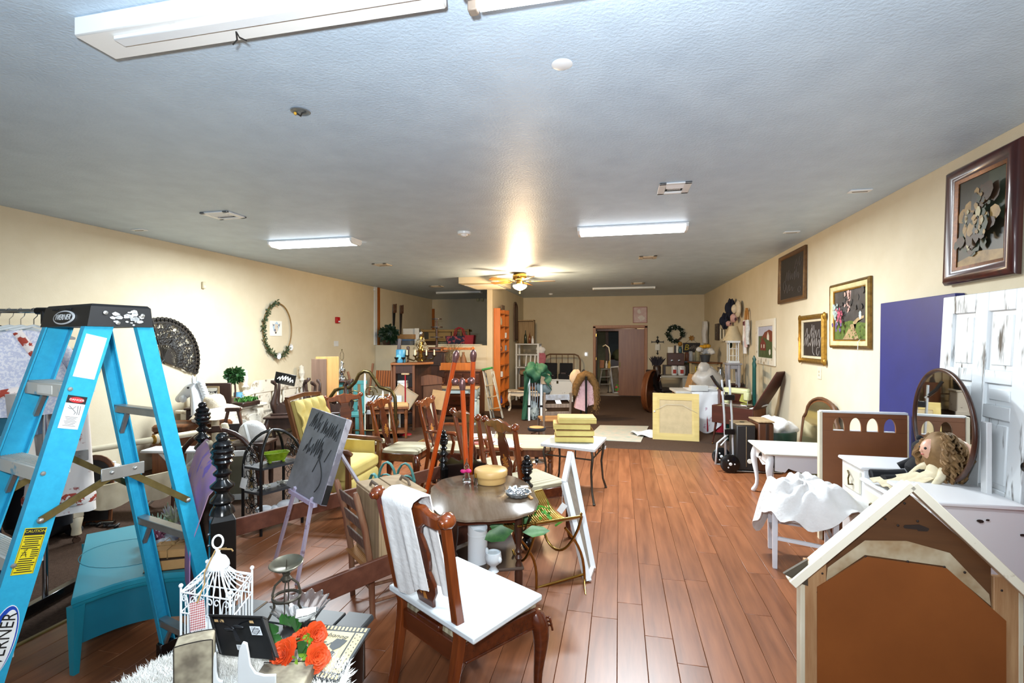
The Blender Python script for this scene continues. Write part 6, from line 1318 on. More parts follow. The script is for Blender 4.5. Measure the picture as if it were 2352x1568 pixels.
# chrome and glass candle stand behind the yellow chair
t = thing('candle_stand','thin chrome and glass stand between the first two dining chairs','stand',cw(-1.72,5.75,0)); MB().lathe([(.07,0),(.05,.02),(.008,.03),(.008,.42),(.02,.43),(.0,.45)],12).B('stem',chrome,t); MB().lathe([(.03,.3),(.06,.34),(.05,.4),(.06,.46),(.055,.46),(.045,.4)],14,m=T(-.08,0,-.05)).B('glass_shade',glass_m,t)
# tall orange easel
oe = thing('wooden_easel','tall glossy orange wooden easel with silver caps in the middle of the room','easel',(0,0,0))
orw = M('orange_lacquer','#c4521a',.2,kind='wood',axis='Z',col2='#a93f10',scale=3,coat=.5); capm2 = M('pink_silver','#96706c',.3,metal=.7,col2='#6f4f4e',scale=20)
e1,e2_,e3_ = dep(1046,822,3.62),dep(1087,820,3.62),dep(1062,886,3.55)
g1,g2,g3 = at(953,1252),at(1077,1235),at(1082,1290)
for a,b2 in ((e1,g1),(e2_,g2),(e3_,g3)):
    MB().tube([a,V(a).lerp(b2,.5),b2],[.018,.019,.015],10).B('leg',orw,oe); u_ = (V(a) - b2).normalized()
    MB().tube([V(a) - u_*.03,a,V(a) + u_*.02,V(a) + u_*.045,V(a) + u_*.06],[.02,.025,.027,.02,.006],12).B('cap',capm2,oe)
x1,x2 = dep(1046,876,3.58),dep(1082,874,3.58); MB().tube([x1,x2],.014,10).B('crossbar',orw,oe)
for q,sg in ((x1,1),(x2,-1)): v_ = (x2 - x1).normalized()*sg; MB().tube([q - v_*.028,q - v_*.012,q + v_*.012,q + v_*.025],[.012,.027,.024,.014],12).B('knob',capm2,oe)
# teal cast scrollwork
tsm = M('verdigris','#4f8f8a',.6,col2='#3d7570',scale=14)
def scroll(label,c,rz,w_,h_):
    t = thing('scroll_bench_end',label,'bench end',c,rz); m_ = MB()
    m_.tube([(-w_/2,0,0),(-w_/2,0,h_*.5)] + [(-w_/4 + w_/4*cos(PI - k*PI/8),0,h_*.62 + h_*.38*sin(k*PI/8)) for k in range(8)] + [(w_/4 + w_/4*cos(PI - k*PI/8),0,h_*.62 + h_*.38*sin(k*PI/8)) for k in range(9)] + [(w_/2,0,h_*.5),(w_/2,0,0)],.017,6,flat=.6)
    m_.B('rim',tsm,t); m2 = MB()
    for sx in (-1,1):
        for k in range(2): m2.tube([(sx*(w_*.25) + sx*.09*(1 - j/16)*cos(j*.5 + k*PI),0,h_*(.66 - .34*k) + .09*(1 - j/16)*sin(j*.5 + k*PI)) for j in range(14)],.013,6,flat=.6)
        m2.ball((sx*w_*.25,0,h_*.66),.02,.015,.02)
        for k in range(5): m2.ball((sx*w_/2,0,h_*(.2 + .13*k)),.014,.012,.022,6,4)
    m2.B('scrolls',tsm,t); return t
scroll('pale green cast scroll panel behind the wooden crate',cw(-1.05,4.42,0),YAW - .25,.36,.54)
scroll('second pale green cast scroll panel overlapping the first on its left',cw(-1.16,4.25,0),YAW - .75,.33,.47)
# black wire shelf
bs_ = thing('wire_shelf','arched black metal corner shelf with daisy sides beside the black bed post','shelf',(0,0,0))
sA,sB,sC,sD = V((-2.94,3.55,0)),V((-3.16,3.60,0)),V((-2.80,3.90,0)),V((-3.03,3.95,0))
for a,b2 in ((sA,sD),(sB,sC)):
    md = (a + b2)/2
    MB().tube([a,a + V((0,0,.55))] + [a.lerp(md,1 - cos(k*PI/16)) + V((0,0,.55 + .31*sin(k*PI/16))) for k in range(1,9)] + [b2.lerp(md,1 - cos(k*PI/16)) + V((0,0,.55 + .31*sin(k*PI/16))) for k in range(7,0,-1)] + [b2 + V((0,0,.55)),b2],.0125,8).B('hoop_leg',blackm,bs_)
shz = (.13,.36,.57)
for z in shz: slab(MB(),[p + V((0,0,z)) for p in (sA,sC,sD,sB)],.02).B('shelf_board',M('shelf_grey','#33353a',.5,col2='#26282c',scale=9),bs_)
def daisy(c,u,r_):
    m_ = MB(); m_.ball(c,.018,n=8,k=5)
    for k in range(8):
        a_ = k*PI/4; d = u*cos(a_) + V((0,0,sin(a_))); e = u*-sin(a_) + V((0,0,cos(a_)))
        m_.tube([V(c) + d*r_*(.5 - .5*cos(j*PI/4)) + e*r_*.28*sin(j*PI/4) for j in range(9)],.003,4)
    m_.B('daisy_wire',blackm,bs_)
for (p,q) in ((sA,sB),(sC,sD)):
    for z in (.24,.465,.68): daisy((p + q)/2 + V((0,0,z)),(q - p).normalized(),.095)
tagcard('white paper tag tied to the black wire shelf',sB.lerp(sA,.3) + V((-.02,-.03,.60)),.12,.25,.06,.09)
def onshelf(u,v,z): p = (sA.lerp(sC,u)).lerp(sB.lerp(sD,u),v); return V((p.x,p.y,z))
t = thing('green_planter','glossy olive green ribbed planter on the top of the black wire shelf','planter',onshelf(.55,.45,.572),.9)
sqr = lambda a,b2,z: [(a*math.copysign(abs(cos(q)) **.5,cos(q)),b2*math.copysign(abs(sin(q)) **.5,sin(q)),z) for q in [2*PI*k/32 for k in range(32)]]
olive = M('olive_glaze','#7f9a1f',.12,col2='#5f7a12',scale=30)
MB().loft([sqr(.07,.045,.02),sqr(.095,.062,.07),sqr(.11,.07,.09),sqr(.10,.062,.09),sqr(.075,.05,.04)]).B('bowl',olive,t)
for sx in (-1,1):
    for sy in (-1,1): MB().ball((sx*.055,sy*.032,.012),.014,.014,.013).B('foot',olive,t)
cry = M('crystal_bits','#b9b8ac',.15,col2='#8f8c80',scale=60)
for (u,v,l,n_) in ((.25,.5,'pile of glass bead jewellery at the left of the middle shelf',26),(.75,.5,'small silver jewellery heap with a tag at the right of the middle shelf',14)):
    t = thing('jewellery_heap',l,'jewellery',onshelf(u,v,.362)); m_ = MB(); sd(int(u*100))
    for k in range(n_): m_.ball((gs(0,.03),gs(0,.03),.012 + rn()*.02),ru(.006,.012),n=6,k=4)
    o_ = m_.B('beads',cry,t); o_['kind'] = 'stuff'; MB(RZ(u)).box(.03,-.02,.03,.05,.03,.002,.0004).B('card',paper,t)
t = thing('plaster_ornament','white plaster bow-shaped ornament on the lowest shelf of the wire shelf','ornament',onshelf(.55,.5,.132),.7); MB().ball((-.09,0,.035),.07,.04,.035,12,7).ball((.09,0,.05),.08,.04,.045,12,7).ball((0,0,.03),.04,.04,.03).ball((.16,0,.06),.04,.03,.05).B('bow',plaster,t)
# ------------------------------------------------------------------ arched dark frame and white window frames behind the bed post
t = thing('bentwood_arch','brown bentwood arch standing behind the black bed post','arch',cw(-2.63,4.35,0),YAW + .15); MB().tube([(-.36,0,0),(-.35,0,.4)] + [(.34*cos(PI - k*PI/14),0,.45 + .40*sin(k*PI/14)) for k in range(15)] + [(.35,0,.4),(.36,0,0)],.022,8).B('arch',dkw_,t); MB().prism([(-.05,.84),(.05,.84),(.03,.89),(-.03,.89)],.03,m=VERT).B('crest_knob',dkw_,t)
whf = M('window_white','#e2e4e4',.5,col2='#d3d5d4',scale=8)
def winframe(label,P,rz,w_,h_,ft,panes=1,tilt=-.15):
    t = thing('old_window',label,'window',P,rot=(tilt,0,rz))
    for x in (-w_/2 + ft/2,w_/2 - ft/2): MB().box(x,0,h_/2,ft,.03,h_,.004).B('stile',whf,t)
    for z in [ft/2 + k*(h_ - ft)/panes for k in range(panes + 1)]: MB().box(0,0,z,w_ - 2*ft,.028,ft,.004).B('rail',whf,t)
    MB().box(0,.004,h_/2,w_ - ft,.005,h_ - ft,.0005).B('pane',M('dusty_glass','#5f5a46',.4,col2='#6f6b52',scale=4),t); return t
winframe('white painted window frame leaning behind the purple scarf',cw(-3.03,5.0,0),YAW + .2,.6,.5,.06)
winframe('white two-pane window frame leaning between the black bed post and the wire shelf',cw(-3.13,5.6,0),YAW - .1,.36,.5,.05,1)
t = thing('pinboard','tan panel with a brown edge standing behind the white window frames','panel',cw(-3.0,5.35,0),rot=(-.12,0,YAW + .1)); t.scale = (.8,1,.66); MB().box(0,0,.42,.5,.02,.84).B('panel',M('tan_panel','#b59a63',.7,col2='#a1874f',scale=4),t)
for x in (-.25,.25): MB().box(x,-.005,.42,.03,.04,.86).B('edge',dkw_,t)
MB().box(0,-.005,.855,.53,.04,.03).B('edge',dkw_,t)
t = thing('brown_stepladder','dark brown wooden folding trestle behind the floppy hat','trestle',cw(-3.26,5.7,0),YAW + .2); t.scale = (1,1,.84)
for sx in (-1,1): MB().tube([(sx*.05,0,1.0),(sx*.24,0,0)],.03,4,flat=.6).B('leg',M('brown_trestle','#4d2d1f',.4),t)
MB().box(0,0,.55,.26,.03,.5).B('panel',M('dark_panel','#231512',.3),t); MB().box(0,0,1.0,.16,.06,.05).B('cap',dkw_,t); MB().prism([(.11,.86),(.15,.86),(.19,.72),(.15,.75),(.12,.72)],.004,m=T(0,-.035,0) @ VERT).B('white_tag',paper,t)
t = thing('white_pole','slender white painted prop leaning behind the black wire shelf','pole',(0,0,0)); MB().tube([dep(562,975,5.0),dep(580,1040,4.9),at(590,1160)],.018,4).B('shaft',wpt_,t)
t = thing('white_cushion','round white cushion behind the brown bentwood arch','cushion',cw(-2.82,5.3,.55),YAW); MB().ball((0,0,.1),.15,.08,.13,16,9).B('cover',wcl,t); simple_table('small dark stand below the white cushion',cw(-2.82,5.3,0),YAW,.4,.3,.56,espresso,espresso,'plant_stand')

# ------------------------------------------------------------------ back left: brass bed head, furniture along the low wall
bh = thing('brass_headboard','brass bed headboard with a humped top rail and white-tipped spindles','headboard',cw(-2.25,7.3,0),YAW - .02)
hump = [(-.49,.62),(-.47,.8),(-.40,.90),(-.30,.93),(-.18,.94),(-.10,1.02),(-.04,1.14),(.04,1.19),(.12,1.17),(.20,1.06),(.27,.95),(.36,.92),(.45,.89),(.50,.80),(.51,.62)]
MB().tube([(x,0,z) for x,z in hump],.026,10).B('top_rail',agedbrass,bh)
for x in (-.49,.51): MB().tube([(x,0,0),(x,0,.64)],.022,10).B('post',agedbrass,bh)
for x,z in ((-.36,.92),(-.24,.935),(.05,1.18),(.32,.93),(.42,.9)):
    MB().lathe([(.009,.3),(.009,z - .3),(.018,z - .24),(.016,z - .1),(.008,z - .02)],10,m=T(x,0,0)).B('spindle',M('white_spindle','#dcd9c8',.3),bh)
MB().tube([(-.49,0,.3),(.51,0,.3)],.012,8).B('lower_rail',agedbrass,bh)
for c_,sg in (((.13,.86),1),((.3,.74),1),((-.1,.8),-1)): MB().tube([(c_[0] + sg*.11*(1 - j/22)*cos(j*.5),0,c_[1] + .11*(1 - j/22)*sin(j*.5)) for j in range(18)],.009,6).B('scroll',agedbrass,bh)
MB().tube([(.2,0,.82),(.1,0,.65),(.02,0,.5)],.009,6).B('scroll_stem',agedbrass,bh)
t = thing('white_bench','white painted bench with a cushion behind the brass headboard','bench',cw(-2.5,8.65,0),YAW); MB().box(0,0,.4,1.0,.45,.08,.015).B('seat',wpt_,t); MB().box(0,.2,.52,1.0,.05,.25).B('back',M('pale_grey_paint','#cfd4d8',.5),t)
for x in (-.45,.45):
    for y in (-.18,.18): MB().box(x,y,.18,.05,.05,.36).B('leg',wpt_,t)
t = thing('oil_lamp','silver and brass lamp base with a wire harp above the brass headboard','lamp',cw(-2.86,8.2,0)); lz = .98
simple_table('dark stand under the silver lamp base',cw(-2.86,8.2,0),YAW,.3,.3,.98,dkw_,dkw_,'plant_stand')
MB(T(0,0,lz)).lathe([(.07,0),(.075,.02),(.05,.06),(.02,.08),(.05,.12),(.06,.17),(.03,.22),(.02,.24),(.035,.28),(.015,.32)],16).B('base',chrome,t); MB(T(0,0,lz)).tube([(0,0,.32),(.03,0,.37),(.03,0,.44),(0,0,.5),(-.03,0,.44),(-.03,0,.37),(0,0,.32)],.004,5).ball((0,0,.51),.012).B('harp',agedbrass,t)
t = thing('antique_chair','curved walnut chair back standing to the left of the silver lamp base','chair',cw(-2.98,8.4,0),YAW + .5)
MB().tube([(-.2,0,0),(-.19,.0,.5),(-.2,.05,.9),(-.16,.08,1.1)],.02,8).tube([(.2,0,0),(.19,0,.5),(.2,.05,.9),(.16,.08,1.1)],.02,8).tube([(-.2,.04,.9),(0,.06,1.0),(.2,.04,.9)],.025,8).B('back_frame',oak,t); MB().box(0,-.2,.46,.44,.42,.05,.015).B('seat',M('seat_red','#5a1f22',.8),t)
for x in (-.18,.18): MB().tube([(x,-.38,.44),(x,-.38,0)],.018,8).B('front_leg',oak,t)
t = thing('rocking_chair','chair with curled walnut arms and striped board back right of the silver lamp','chair',cw(-2.42,8.9,0),YAW - .3)
MB().tube([(-.24,0,0),(-.24,.02,.6),(-.2,.1,1.22)],.02,8).tube([(.24,0,0),(.24,.02,.6),(.2,.1,1.22)],.02,8).B('back_frame',oak,t); MB().box(.02,.07,.95,.40,.02,.3,m=RX(-.1)).B('back_panel',M('striped_wood','#8a4a20',.35,kind='wave',axis='X',col2='#5c2c12',scale=6,amt=1),t); MB().box(0,-.22,.46,.5,.45,.06,.02).B('seat',M('seat_red',''),t)
for x in (-.27,.27): MB().tube([(x,.0,.66),(x,-.25,.68),(x,-.4,.62),(x,-.36,.55)],.02,8).B('arm',oak,t); MB().tube([(x*.85,-.4,0),(x,-.38,.58)],.018,8).B('front_leg',oak,t)
# pale turquoise crib-like chair behind the brass bed
t = thing('turquoise_crate_chair','turquoise painted slatted chair glimpsed behind the brass bed','chair',cw(-2.78,8.0,0),YAW); tq = M('turquoise','#3f7d7c',.6,col2='#356d6c',scale=6)
for k in range(6): MB().box(-.3 + .12*k,.1,.7,.07,.02,.45).B('slat',tq,t)
MB().box(0,.1,.95,.75,.03,.06).B('top_rail',tq,t); MB().box(0,-.08,.45,.72,.4,.04).B('seat',tq,t)
for x in (-.32,.32): MB().box(x,-.25,.22,.05,.05,.43).B('leg',tq,t); MB().box(x,.1,.23,.05,.05,.46).B('leg',tq,t)
# tall corner cabinet with chandelier
cc0 = cw(-1.90,9.1,0)
kc_ = thing('counter_cabinet','dark wooden open counter cabinet with a mitred top, carrying a brass chandelier','cabinet',cc0,YAW + .12)
for x in (-.42,.12): MB().box(x,-.2,.6,.07,.07,1.2).B('post',oak,kc_)
MB().box(.40,.0,.6,.5,.05,1.2,m=RZ(.5)).B('side_panel',dkw_,kc_); MB().box(-.42,.1,.6,.04,.5,1.2).B('side_panel',oak,kc_); MB().box(-.15,-.2,1.12,.5,.05,.16).B('fascia',dkw_,kc_)
MB(T(0,0,1.2)).prism([(-.52,-.28),(.16,-.28),(.66,-.02),(.66,.3),(-.52,.3)],.035).B('top',M('cabinet_top','#9a5e2c',.4,kind='wood',axis='X',col2='#83491f'),kc_,bev=.006); MB().box(-.15,.05,.32,.5,.45,.03).box(-.15,.05,.75,.5,.45,.025).B('shelf',dkw_,kc_)
MB().box(-.15,.28,.6,.56,.02,1.1).B('back',espresso,kc_)
kc_.scale = (.64,.8,1)
for k,(z,h_,l) in enumerate(((.77,.04,'lowest white box on the upper shelf of the dark counter cabinet'),(.812,.045,'middle white box on the upper shelf of the dark counter cabinet'),(.86,.04,'top white box on the upper shelf of the dark counter cabinet'))): tag(MB().box(0,0,0,.17,.16,h_,.003).B('white_box',paper),l,'box',cc0 + V((-.13,-.04,z + .02)),YAW)
t = thing('pinboard','scuffed grey and tan board slanting across the open cabinet','board',cc0 + V((-.02,-.22,.62)),rot=(-.2,.55,YAW)); MB().box(0,0,0,.42,.02,.32).B('board',M('mottled_board','#8f8f80',.7,col2='#b58f68',scale=4),t); frame_loft(MB(),.42,.32,[(0,-.011),(0,-.02),(.015,-.02),(.015,-.011)]).B('frame',rawwood,t)
cbx = kc_.location; zc_t = 1.236
chn = thing('chandelier','brass and crystal chandelier with cream candle sleeves standing on the dark cabinet','chandelier',cw(-1.72,9.2,zc_t),0)
MB().lathe([(.05,.02),(.03,.06),(.05,.1),(.03,.16),(.06,.22),(.03,.28),(.045,.36),(.02,.42),(.03,.46),(0,.5)],14).B('stem',brass,chn)
for k in range(8):
    a_ = k*PI/4; ca,sa = cos(a_),sin(a_)
    MB().tube([(.03*ca,.03*sa,.1),(.14*ca,.14*sa,.03),(.24*ca,.24*sa,.06),(.27*ca,.27*sa,.12)],.010,6).lathe([(.02,.11),(.045,.13),(.04,.135)],10,m=T(.27*ca,.27*sa,0)).B('arm',agedbrass,chn); MB().lathe([(.014,.13),(.014,.23),(.0,.235)],8,m=T(.27*ca,.27*sa,0)).B('candle',M('candle_cream','#e6dcb8',.6),chn)
m_ = MB(); sd(33)
for k in range(60): a_ = rn()*6.3; r_ = ru(.05,.14); m_.ball((r_*cos(a_),r_*sin(a_),.5 - r_*2 + rn()*.06),.014,.014,.022,6,4)
o_ = m_.B('crystals',M('smoky_crystal','#9a8a68',.15,col2='#6e5f42',scale=30),chn); o_['kind'] = 'stuff'; MB().ball((0,0,.54),.04,.04,.05,10,6).B('top_crystal',chrome,chn)
t = thing('blue_canister','sky blue painted canister on the dark cabinet left of the chandelier','canister',cw(-2.07,9.08,zc_t)); MB().lathe([(.085,0),(.09,.01),(.09,.23),(.08,.24),(0,.245)],22).B('tin',M('sky_tin','#4f9fc4',.4,col2='#3d86a8',scale=6),t); MB().lathe([(.05,0),(.05,.003)],16,m=T(-.0,-.088,.1) @ RX(PI/2)).B('oval_label',M('aqua_label','#7cc5d2',.4),t); MB().tube([(0,0,.245),(.005,0,.29)],.003,5).B('wick',ink,t)
for x,l in ((-2.13,'tiny dark cup candle holder at the left corner of the dark cabinet'),(-2.0,'tiny dark cup candle holder in front of the blue canister')): tag(MB().lathe([(.025,0),(.008,.01),(.008,.05),(.035,.08),(.04,.10),(.03,.085),(0,.075)],12).B('candle_cup',blackm),l,'candle holder',cw(x,8.98,zc_t))
tag(MB().lathe([(.03,0),(.02,.02),(.022,.2),(.03,.28),(.02,.30)],10).B('wooden_candlestick',dkw_),'dark wooden candlestick between the blue canister and the chandelier','candlestick',cw(-1.95,9.15,zc_t))
t = thing('red_floor_lamp','red pole with a small tan crosspiece in front of the dark cabinet','stand',cw(-1.86,8.5,0)); MB().tube([(0,0,.02),(0,0,1.05)],.014,8).B('pole',M('red_pole','#8f1424',.3),t); MB().box(0,0,1.06,.14,.04,.03,.006).B('crosspiece',rawwood,t); MB().lathe([(.12,0),(.1,.02),(.02,.03)],16).B('foot',M('red_pole',''),t)
tag(MB().box(0,0,.85,.07,.03,1.7,.004).B('leaning_plank',dkw_),'long dark plank leaning diagonally against the low wall','plank',cw(-2.45,9.7,0),rot=(-.1,.11,YAW))
simple_table('wooden end table with a cardboard sheet on top, behind the dining chairs',cw(-2.08,8.35,0),YAW + .2,.62,.55,.53,oak,oak,'end_table',.024,.1)
tag(MB().box(0,0,.02,.60,.42,.035,.003).B('cardboard_sheet',M('tan_card','#c49a66',.7)),'tan cardboard panel lying on the wooden end table','panel',cw(-2.08,8.3,.532),YAW + .25)
tag(MB().ball((0,0,.13),.16,.12,.13,12,8,fn=lambda a_,p_: 1 + .1*sin(3*a_ + p_)).B('paper_sack',M('kraft_sack','#8f6f4a',.8,col2='#7a5c3b')),'crumpled brown paper sack on the lower shelf of the end table','sack',cw(-2.1,8.35,.112))
t = thing('washstand_back','brown wooden washstand with an arched splashback, tipped to one side','washstand',cw(-1.53,9.3,0),rot=(0,-.08,YAW + .1)); MB().box(0,0,.42,.5,.04,.8).B('panel',M('washstand_brown','#6f4526',.5,kind='wood',axis='Z',col2='#5a351b'),t); MB(T(0,-.02,0) @ VERT).prism([(-.27,.8),(.27,.8),(.27,.92),(.15,.97),(0,1.0),(-.15,.97),(-.27,.90)],.03).B('splashback',oak,t,bev=.004); MB().box(0,.12,.8,.56,.26,.03).B('top',oak,t)
tag(MB().box(0,0,.18,.25,.015,.36).B('tan_clipboard',M('tan_card','')),'tan card propped on the arched washstand','card',cw(-1.42,9.15,.35),rot=(-.1,.15,YAW)); 
tag(MB().box(0,0,.25,.06,.03,.55).B('cream_lath',cream_paint),'cream slat leaning below the tan card','slat',cw(-1.33,8.9,0),rot=(0,-.3,YAW))
# night stand and tiered stand against the low wall
ns = thing('nightstand','dark walnut nightstand with a drawer, against the low wall','nightstand',cw(-1.72,10.75,0),YAW*.3); MB().box(0,0,1.12,.62,.42,.55,.01).B('carcass',dkw_,ns); MB().box(0,0,1.41,.70,.48,.03).B('top',oak,ns); dr = MB().box(.02,-.22,1.22,.46,.02,.24).B('drawer',espresso,ns); MB().ball((.02,-.25,1.25),.022).B('knob',chrome,dr)
for x in (-.27,.27): MB().tube([(x,-.17,.86),(x*1.05,-.18,0)],[.025,.018],8).B('leg',dkw_,ns); MB().tube([(x,.17,.86),(x*1.05,.18,0)],[.025,.018],8).B('leg',dkw_,ns)
MB().box(0,0,.60,.6,.4,.03).B('shelf',dkw_,ns)
zt3 = 1.425; t = thing('tiered_stand','dark wooden three-tier display stand on the nightstand by the low wall','stand',cw(-1.66,10.75,zt3))
MB().lathe([(.17,0),(.17,.03),(.02,.035)],20).B('base',dkw_,t); MB().lathe([(.028,.03),(.03,.15),(.02,.3),(.03,.4),(.018,.55),(.02,.66)],10).B('column',dkw_,t)
for z,r_ in ((.28,.14),(.5,.13),(.68,.11)): MB().lathe([(.0,z),(r_,z),(r_,z + .024),(0,z + .026)],24).B('tier',espresso,t)
MB().lathe([(.21,.035),(.21,.07),(.19,.07),(.19,.045)],24).B('rim',oak,t)
ds = thing('long_dresser','long low mid-century dresser against the low wall, dark brown with many drawers','dresser',cw(-1.20,10.72,0),YAW*.2); MB().box(0,0,.5,1.6,.48,.95,.008).B('carcass',M('dresser_brown','#5c2f1a',.35,kind='wood',axis='X',col2='#43200f',scale=3),ds); MB().box(0,0,.99,1.66,.52,.03).B('top',oak,ds)
for x in (-.53,0,.53):
    for z in (.83,.60,.36): d_ = MB().box(x,-.245,z,.50,.02,.2,.006).B('drawer',M('dresser_brown',''),ds); MB().tube([(x - .05,-.258,z),(x,-.28,z - .012),(x + .05,-.258,z)],.007,6).B('pull',agedbrass,d_)
ds.scale = (.70,1,1)
cd_ = thing('tool_caddy','rustic wooden tote with a long handle holding dried stems, on the long dresser','caddy',cw(-1.19,10.62,1.005),YAW*.5)
for x in (-.34,.34): MB(T(x - .0125,0,0) @ RZ(PI/2) @ VERT).prism([(-.17,0),(.17,0),(.15,.18),(.04,.50),(-.04,.50),(-.15,.18)],.025).B('end_board',pine,cd_)
MB().box(0,0,.46,.76,.035,.05).B('handle',pine,cd_)
for y in (-.16,.16): MB().box(0,y,.08,.66,.02,.16).B('side_board',pine,cd_)
MB().box(0,0,.01,.66,.3,.02).B('bottom_board',pine,cd_)
drm = M('dried_stem','#7d6a45',.8)
t = thing('dried_bouquet','dried grasses and dark sprigs standing in the wooden tote','bouquet',cw(-1.3,10.62,1.03)); m_ = MB(); sd(9)
for k in range(40): m_.tube([(gs(0,.03),gs(0,.03),0),(gs(0,.08),gs(0,.06),.25),(gs(0,.17),gs(0,.1),.45 + .1*rn())],.003,4)
o_ = m_.B('stems',drm,t); o_['kind'] = 'stuff'
for x,l in ((-1.17,'tall brown clay jug, left one in the wooden tote'),(-1.06,'tall brown clay jug, right one in the wooden tote')): tag(MB().lathe([(.05,0),(.075,.05),(.08,.15),(.05,.25),(.025,.32),(.03,.36)],16).B('clay_jug',M('clay_brown','#8a5f3d',.6,col2='#6d472b',scale=9)),l,'jug',cw(x,10.62,1.03))
t = thing('green_plant','dark bushy plant on the left end of the low wall','plant',V((-5.55,11.0,1.535))); MB().lathe([(.09,0),(.12,.12),(.11,.12)],14).B('pot',espresso,t); m_ = MB(); sd(12)
for k in range(260):
    d = V((gs(0,1),gs(0,1),gs(0,1))).normalized(); leaf_(m_,V((.05,0,.25)) + V((d.x*.2,d.y*.14,d.z*.2))*ru(.3,1),d + rv()*.8,.1,.035)
o_ = m_.B('foliage',M('deep_leaf','#17351c',.5,col2='#0e2413',scale=20),t); o_['kind'] = 'stuff'; MB().ball((.05,0,.25),.17,.12,.18).B('core',M('deep_leaf',''),t)
# back recess things
lg0 = V((-5.22,11.65,0))
simple_table('grey folding table in the back recess carrying a storage tub',lg0,0,1.1,.6,1.35,M('grey_table','#6f757c',.5),blackm,'folding_table')
t = thing('storage_tub','clear grey plastic tub with a blue lid in the back recess','tub',lg0 + V((-.2,-.0,1.352))); t.scale = (.68,.7,.8); MB().loft([[(x*.38,y*.25,0) for x,y in ((-1,-1),(1,-1),(1,1),(-1,1))],[(x*.44,y*.3,.36) for x,y in ((-1,-1),(1,-1),(1,1),(-1,1))]]).B('tub_body',M('tub_grey','#6a6f74',.25,col2='#5b6065'),t,bev=.02); MB().box(0,0,.38,.92,.64,.05,.015).B('lid',M('tub_lid','#5f7fa8',.4),t)
t = thing('cardboard_carton','brown carton with white papers on the tub lid in the back recess','carton',lg0 + V((-.08,0,1.68))); MB().box(0,0,.06,.45,.3,.12).B('carton_body',M('cardboard',''),t); MB().box(.05,.05,.17,.4,.02,.2).box(.25,0,.0,.12,.02,.55).B('papers',paper,t)
for x,c_,l in ((-.62,blackm,'hand saw with a black blade, left of the pair on the recess wall'),(-.2,espresso,'hand saw with a brown blade, right of the pair on the recess wall')):
    t = thing('hand_saw',l,'saw',(XL + .02,11.9 + (x + .62)*1.0,2.0),LW); MB(T(0,-.01,0) @ VERT).prism([(-.05,-.3),(.0,-.3),(.075,.4),(-.06,.4)],.006).B('blade',c_,t); MB(T(0,-.02,0) @ VERT).prism([(-.07,.36),(.09,.38),(.1,.62),(.03,.6),(.06,.45),(.0,.44),(-.02,.58),(-.07,.6)],.025).B('handle',wal,t,bev=.006)
for (p,l,c_,w_,d_,h_) in ((V((-5.0,13.7,0)),'pale wooden crate shelf of patterned papers in the back recess',M('pale_crate','#c9a468',.6,kind='wood',axis='X',col2='#b58f52'),1.5,.4,1.95),):
    t = thing('display_rack',l,'rack',p)
    for z in (.9,1.3,1.65,1.93): MB().box(0,-.02,z,w_,.3,.06).B('rail',c_,t)
    for x in (-.72,.25,.5,.72): MB().box(x,-.1,1.0,.06,.1,1.95).B('upright',c_,t)
    for k,(x,z,w2,c2) in enumerate(((-.5,1.48,.38,'#6d4f3a'),(-.05,1.45,.5,'#3f7a7c'),(-.2,1.78,.7,'#bfa06a'),(.37,1.45,.18,'#5a2a22'),(-.2,1.1,.8,'#a8b6bd'))): MB().box(x,.02,z,w2,.1,.3).B('paper_bundle',M('bundle' + c2,c2,.8,col2='#c9b48a' if k % 2 else c2,scale=14),t)
t = thing('tote_bag','navy floral tote bag with red sides and handles on the low wall ledge','bag',V((-4.02,12.0,1.42)),.1); tb_ = M('floral_navy','#22263c',.8,kind='distress',col2='#a04450',scale=10,amt=.42,edge=.05)
MB().loft([[(x*.28,y*.14,0) for x,y in ((-1,-1),(1,-1),(1,1),(-1,1))],[(x*.36,y*.12,.34) for x,y in ((-1,-1),(1,-1),(1,1),(-1,1))]]).B('bag_body',tb_,t,bev=.02); MB().loft([[(x*.10 + .26,y*.145,0) for x,y in ((-1,-1),(1,-1),(1,1),(-1,1))],[(x*.12 + .28,y*.13,.36) for x,y in ((-1,-1),(1,-1),(1,1),(-1,1))]]).B('red_panel',M('bag_red','#a01c2c',.7),t)
for y in (-.1,.1): MB().tube([(-.14,y,.33),(-.08,y,.52),(.0,y,.56),(.08,y,.52),(.14,y,.33)],.014,6).B('handle',M('bag_red',''),t)
simple_table('white shelf table in the back recess under the floral tote bag',V((-4.02,12.0,0)),0,1.0,.5,1.42,wpt_,wpt_,'shelf_table')
tag(MB().box(0,0,.01,1.1,.16,.03,.004).B('ledge_board',cream_paint),'pale board lying on top of the low wall','board',V((-3.7,11.0,1.53)))
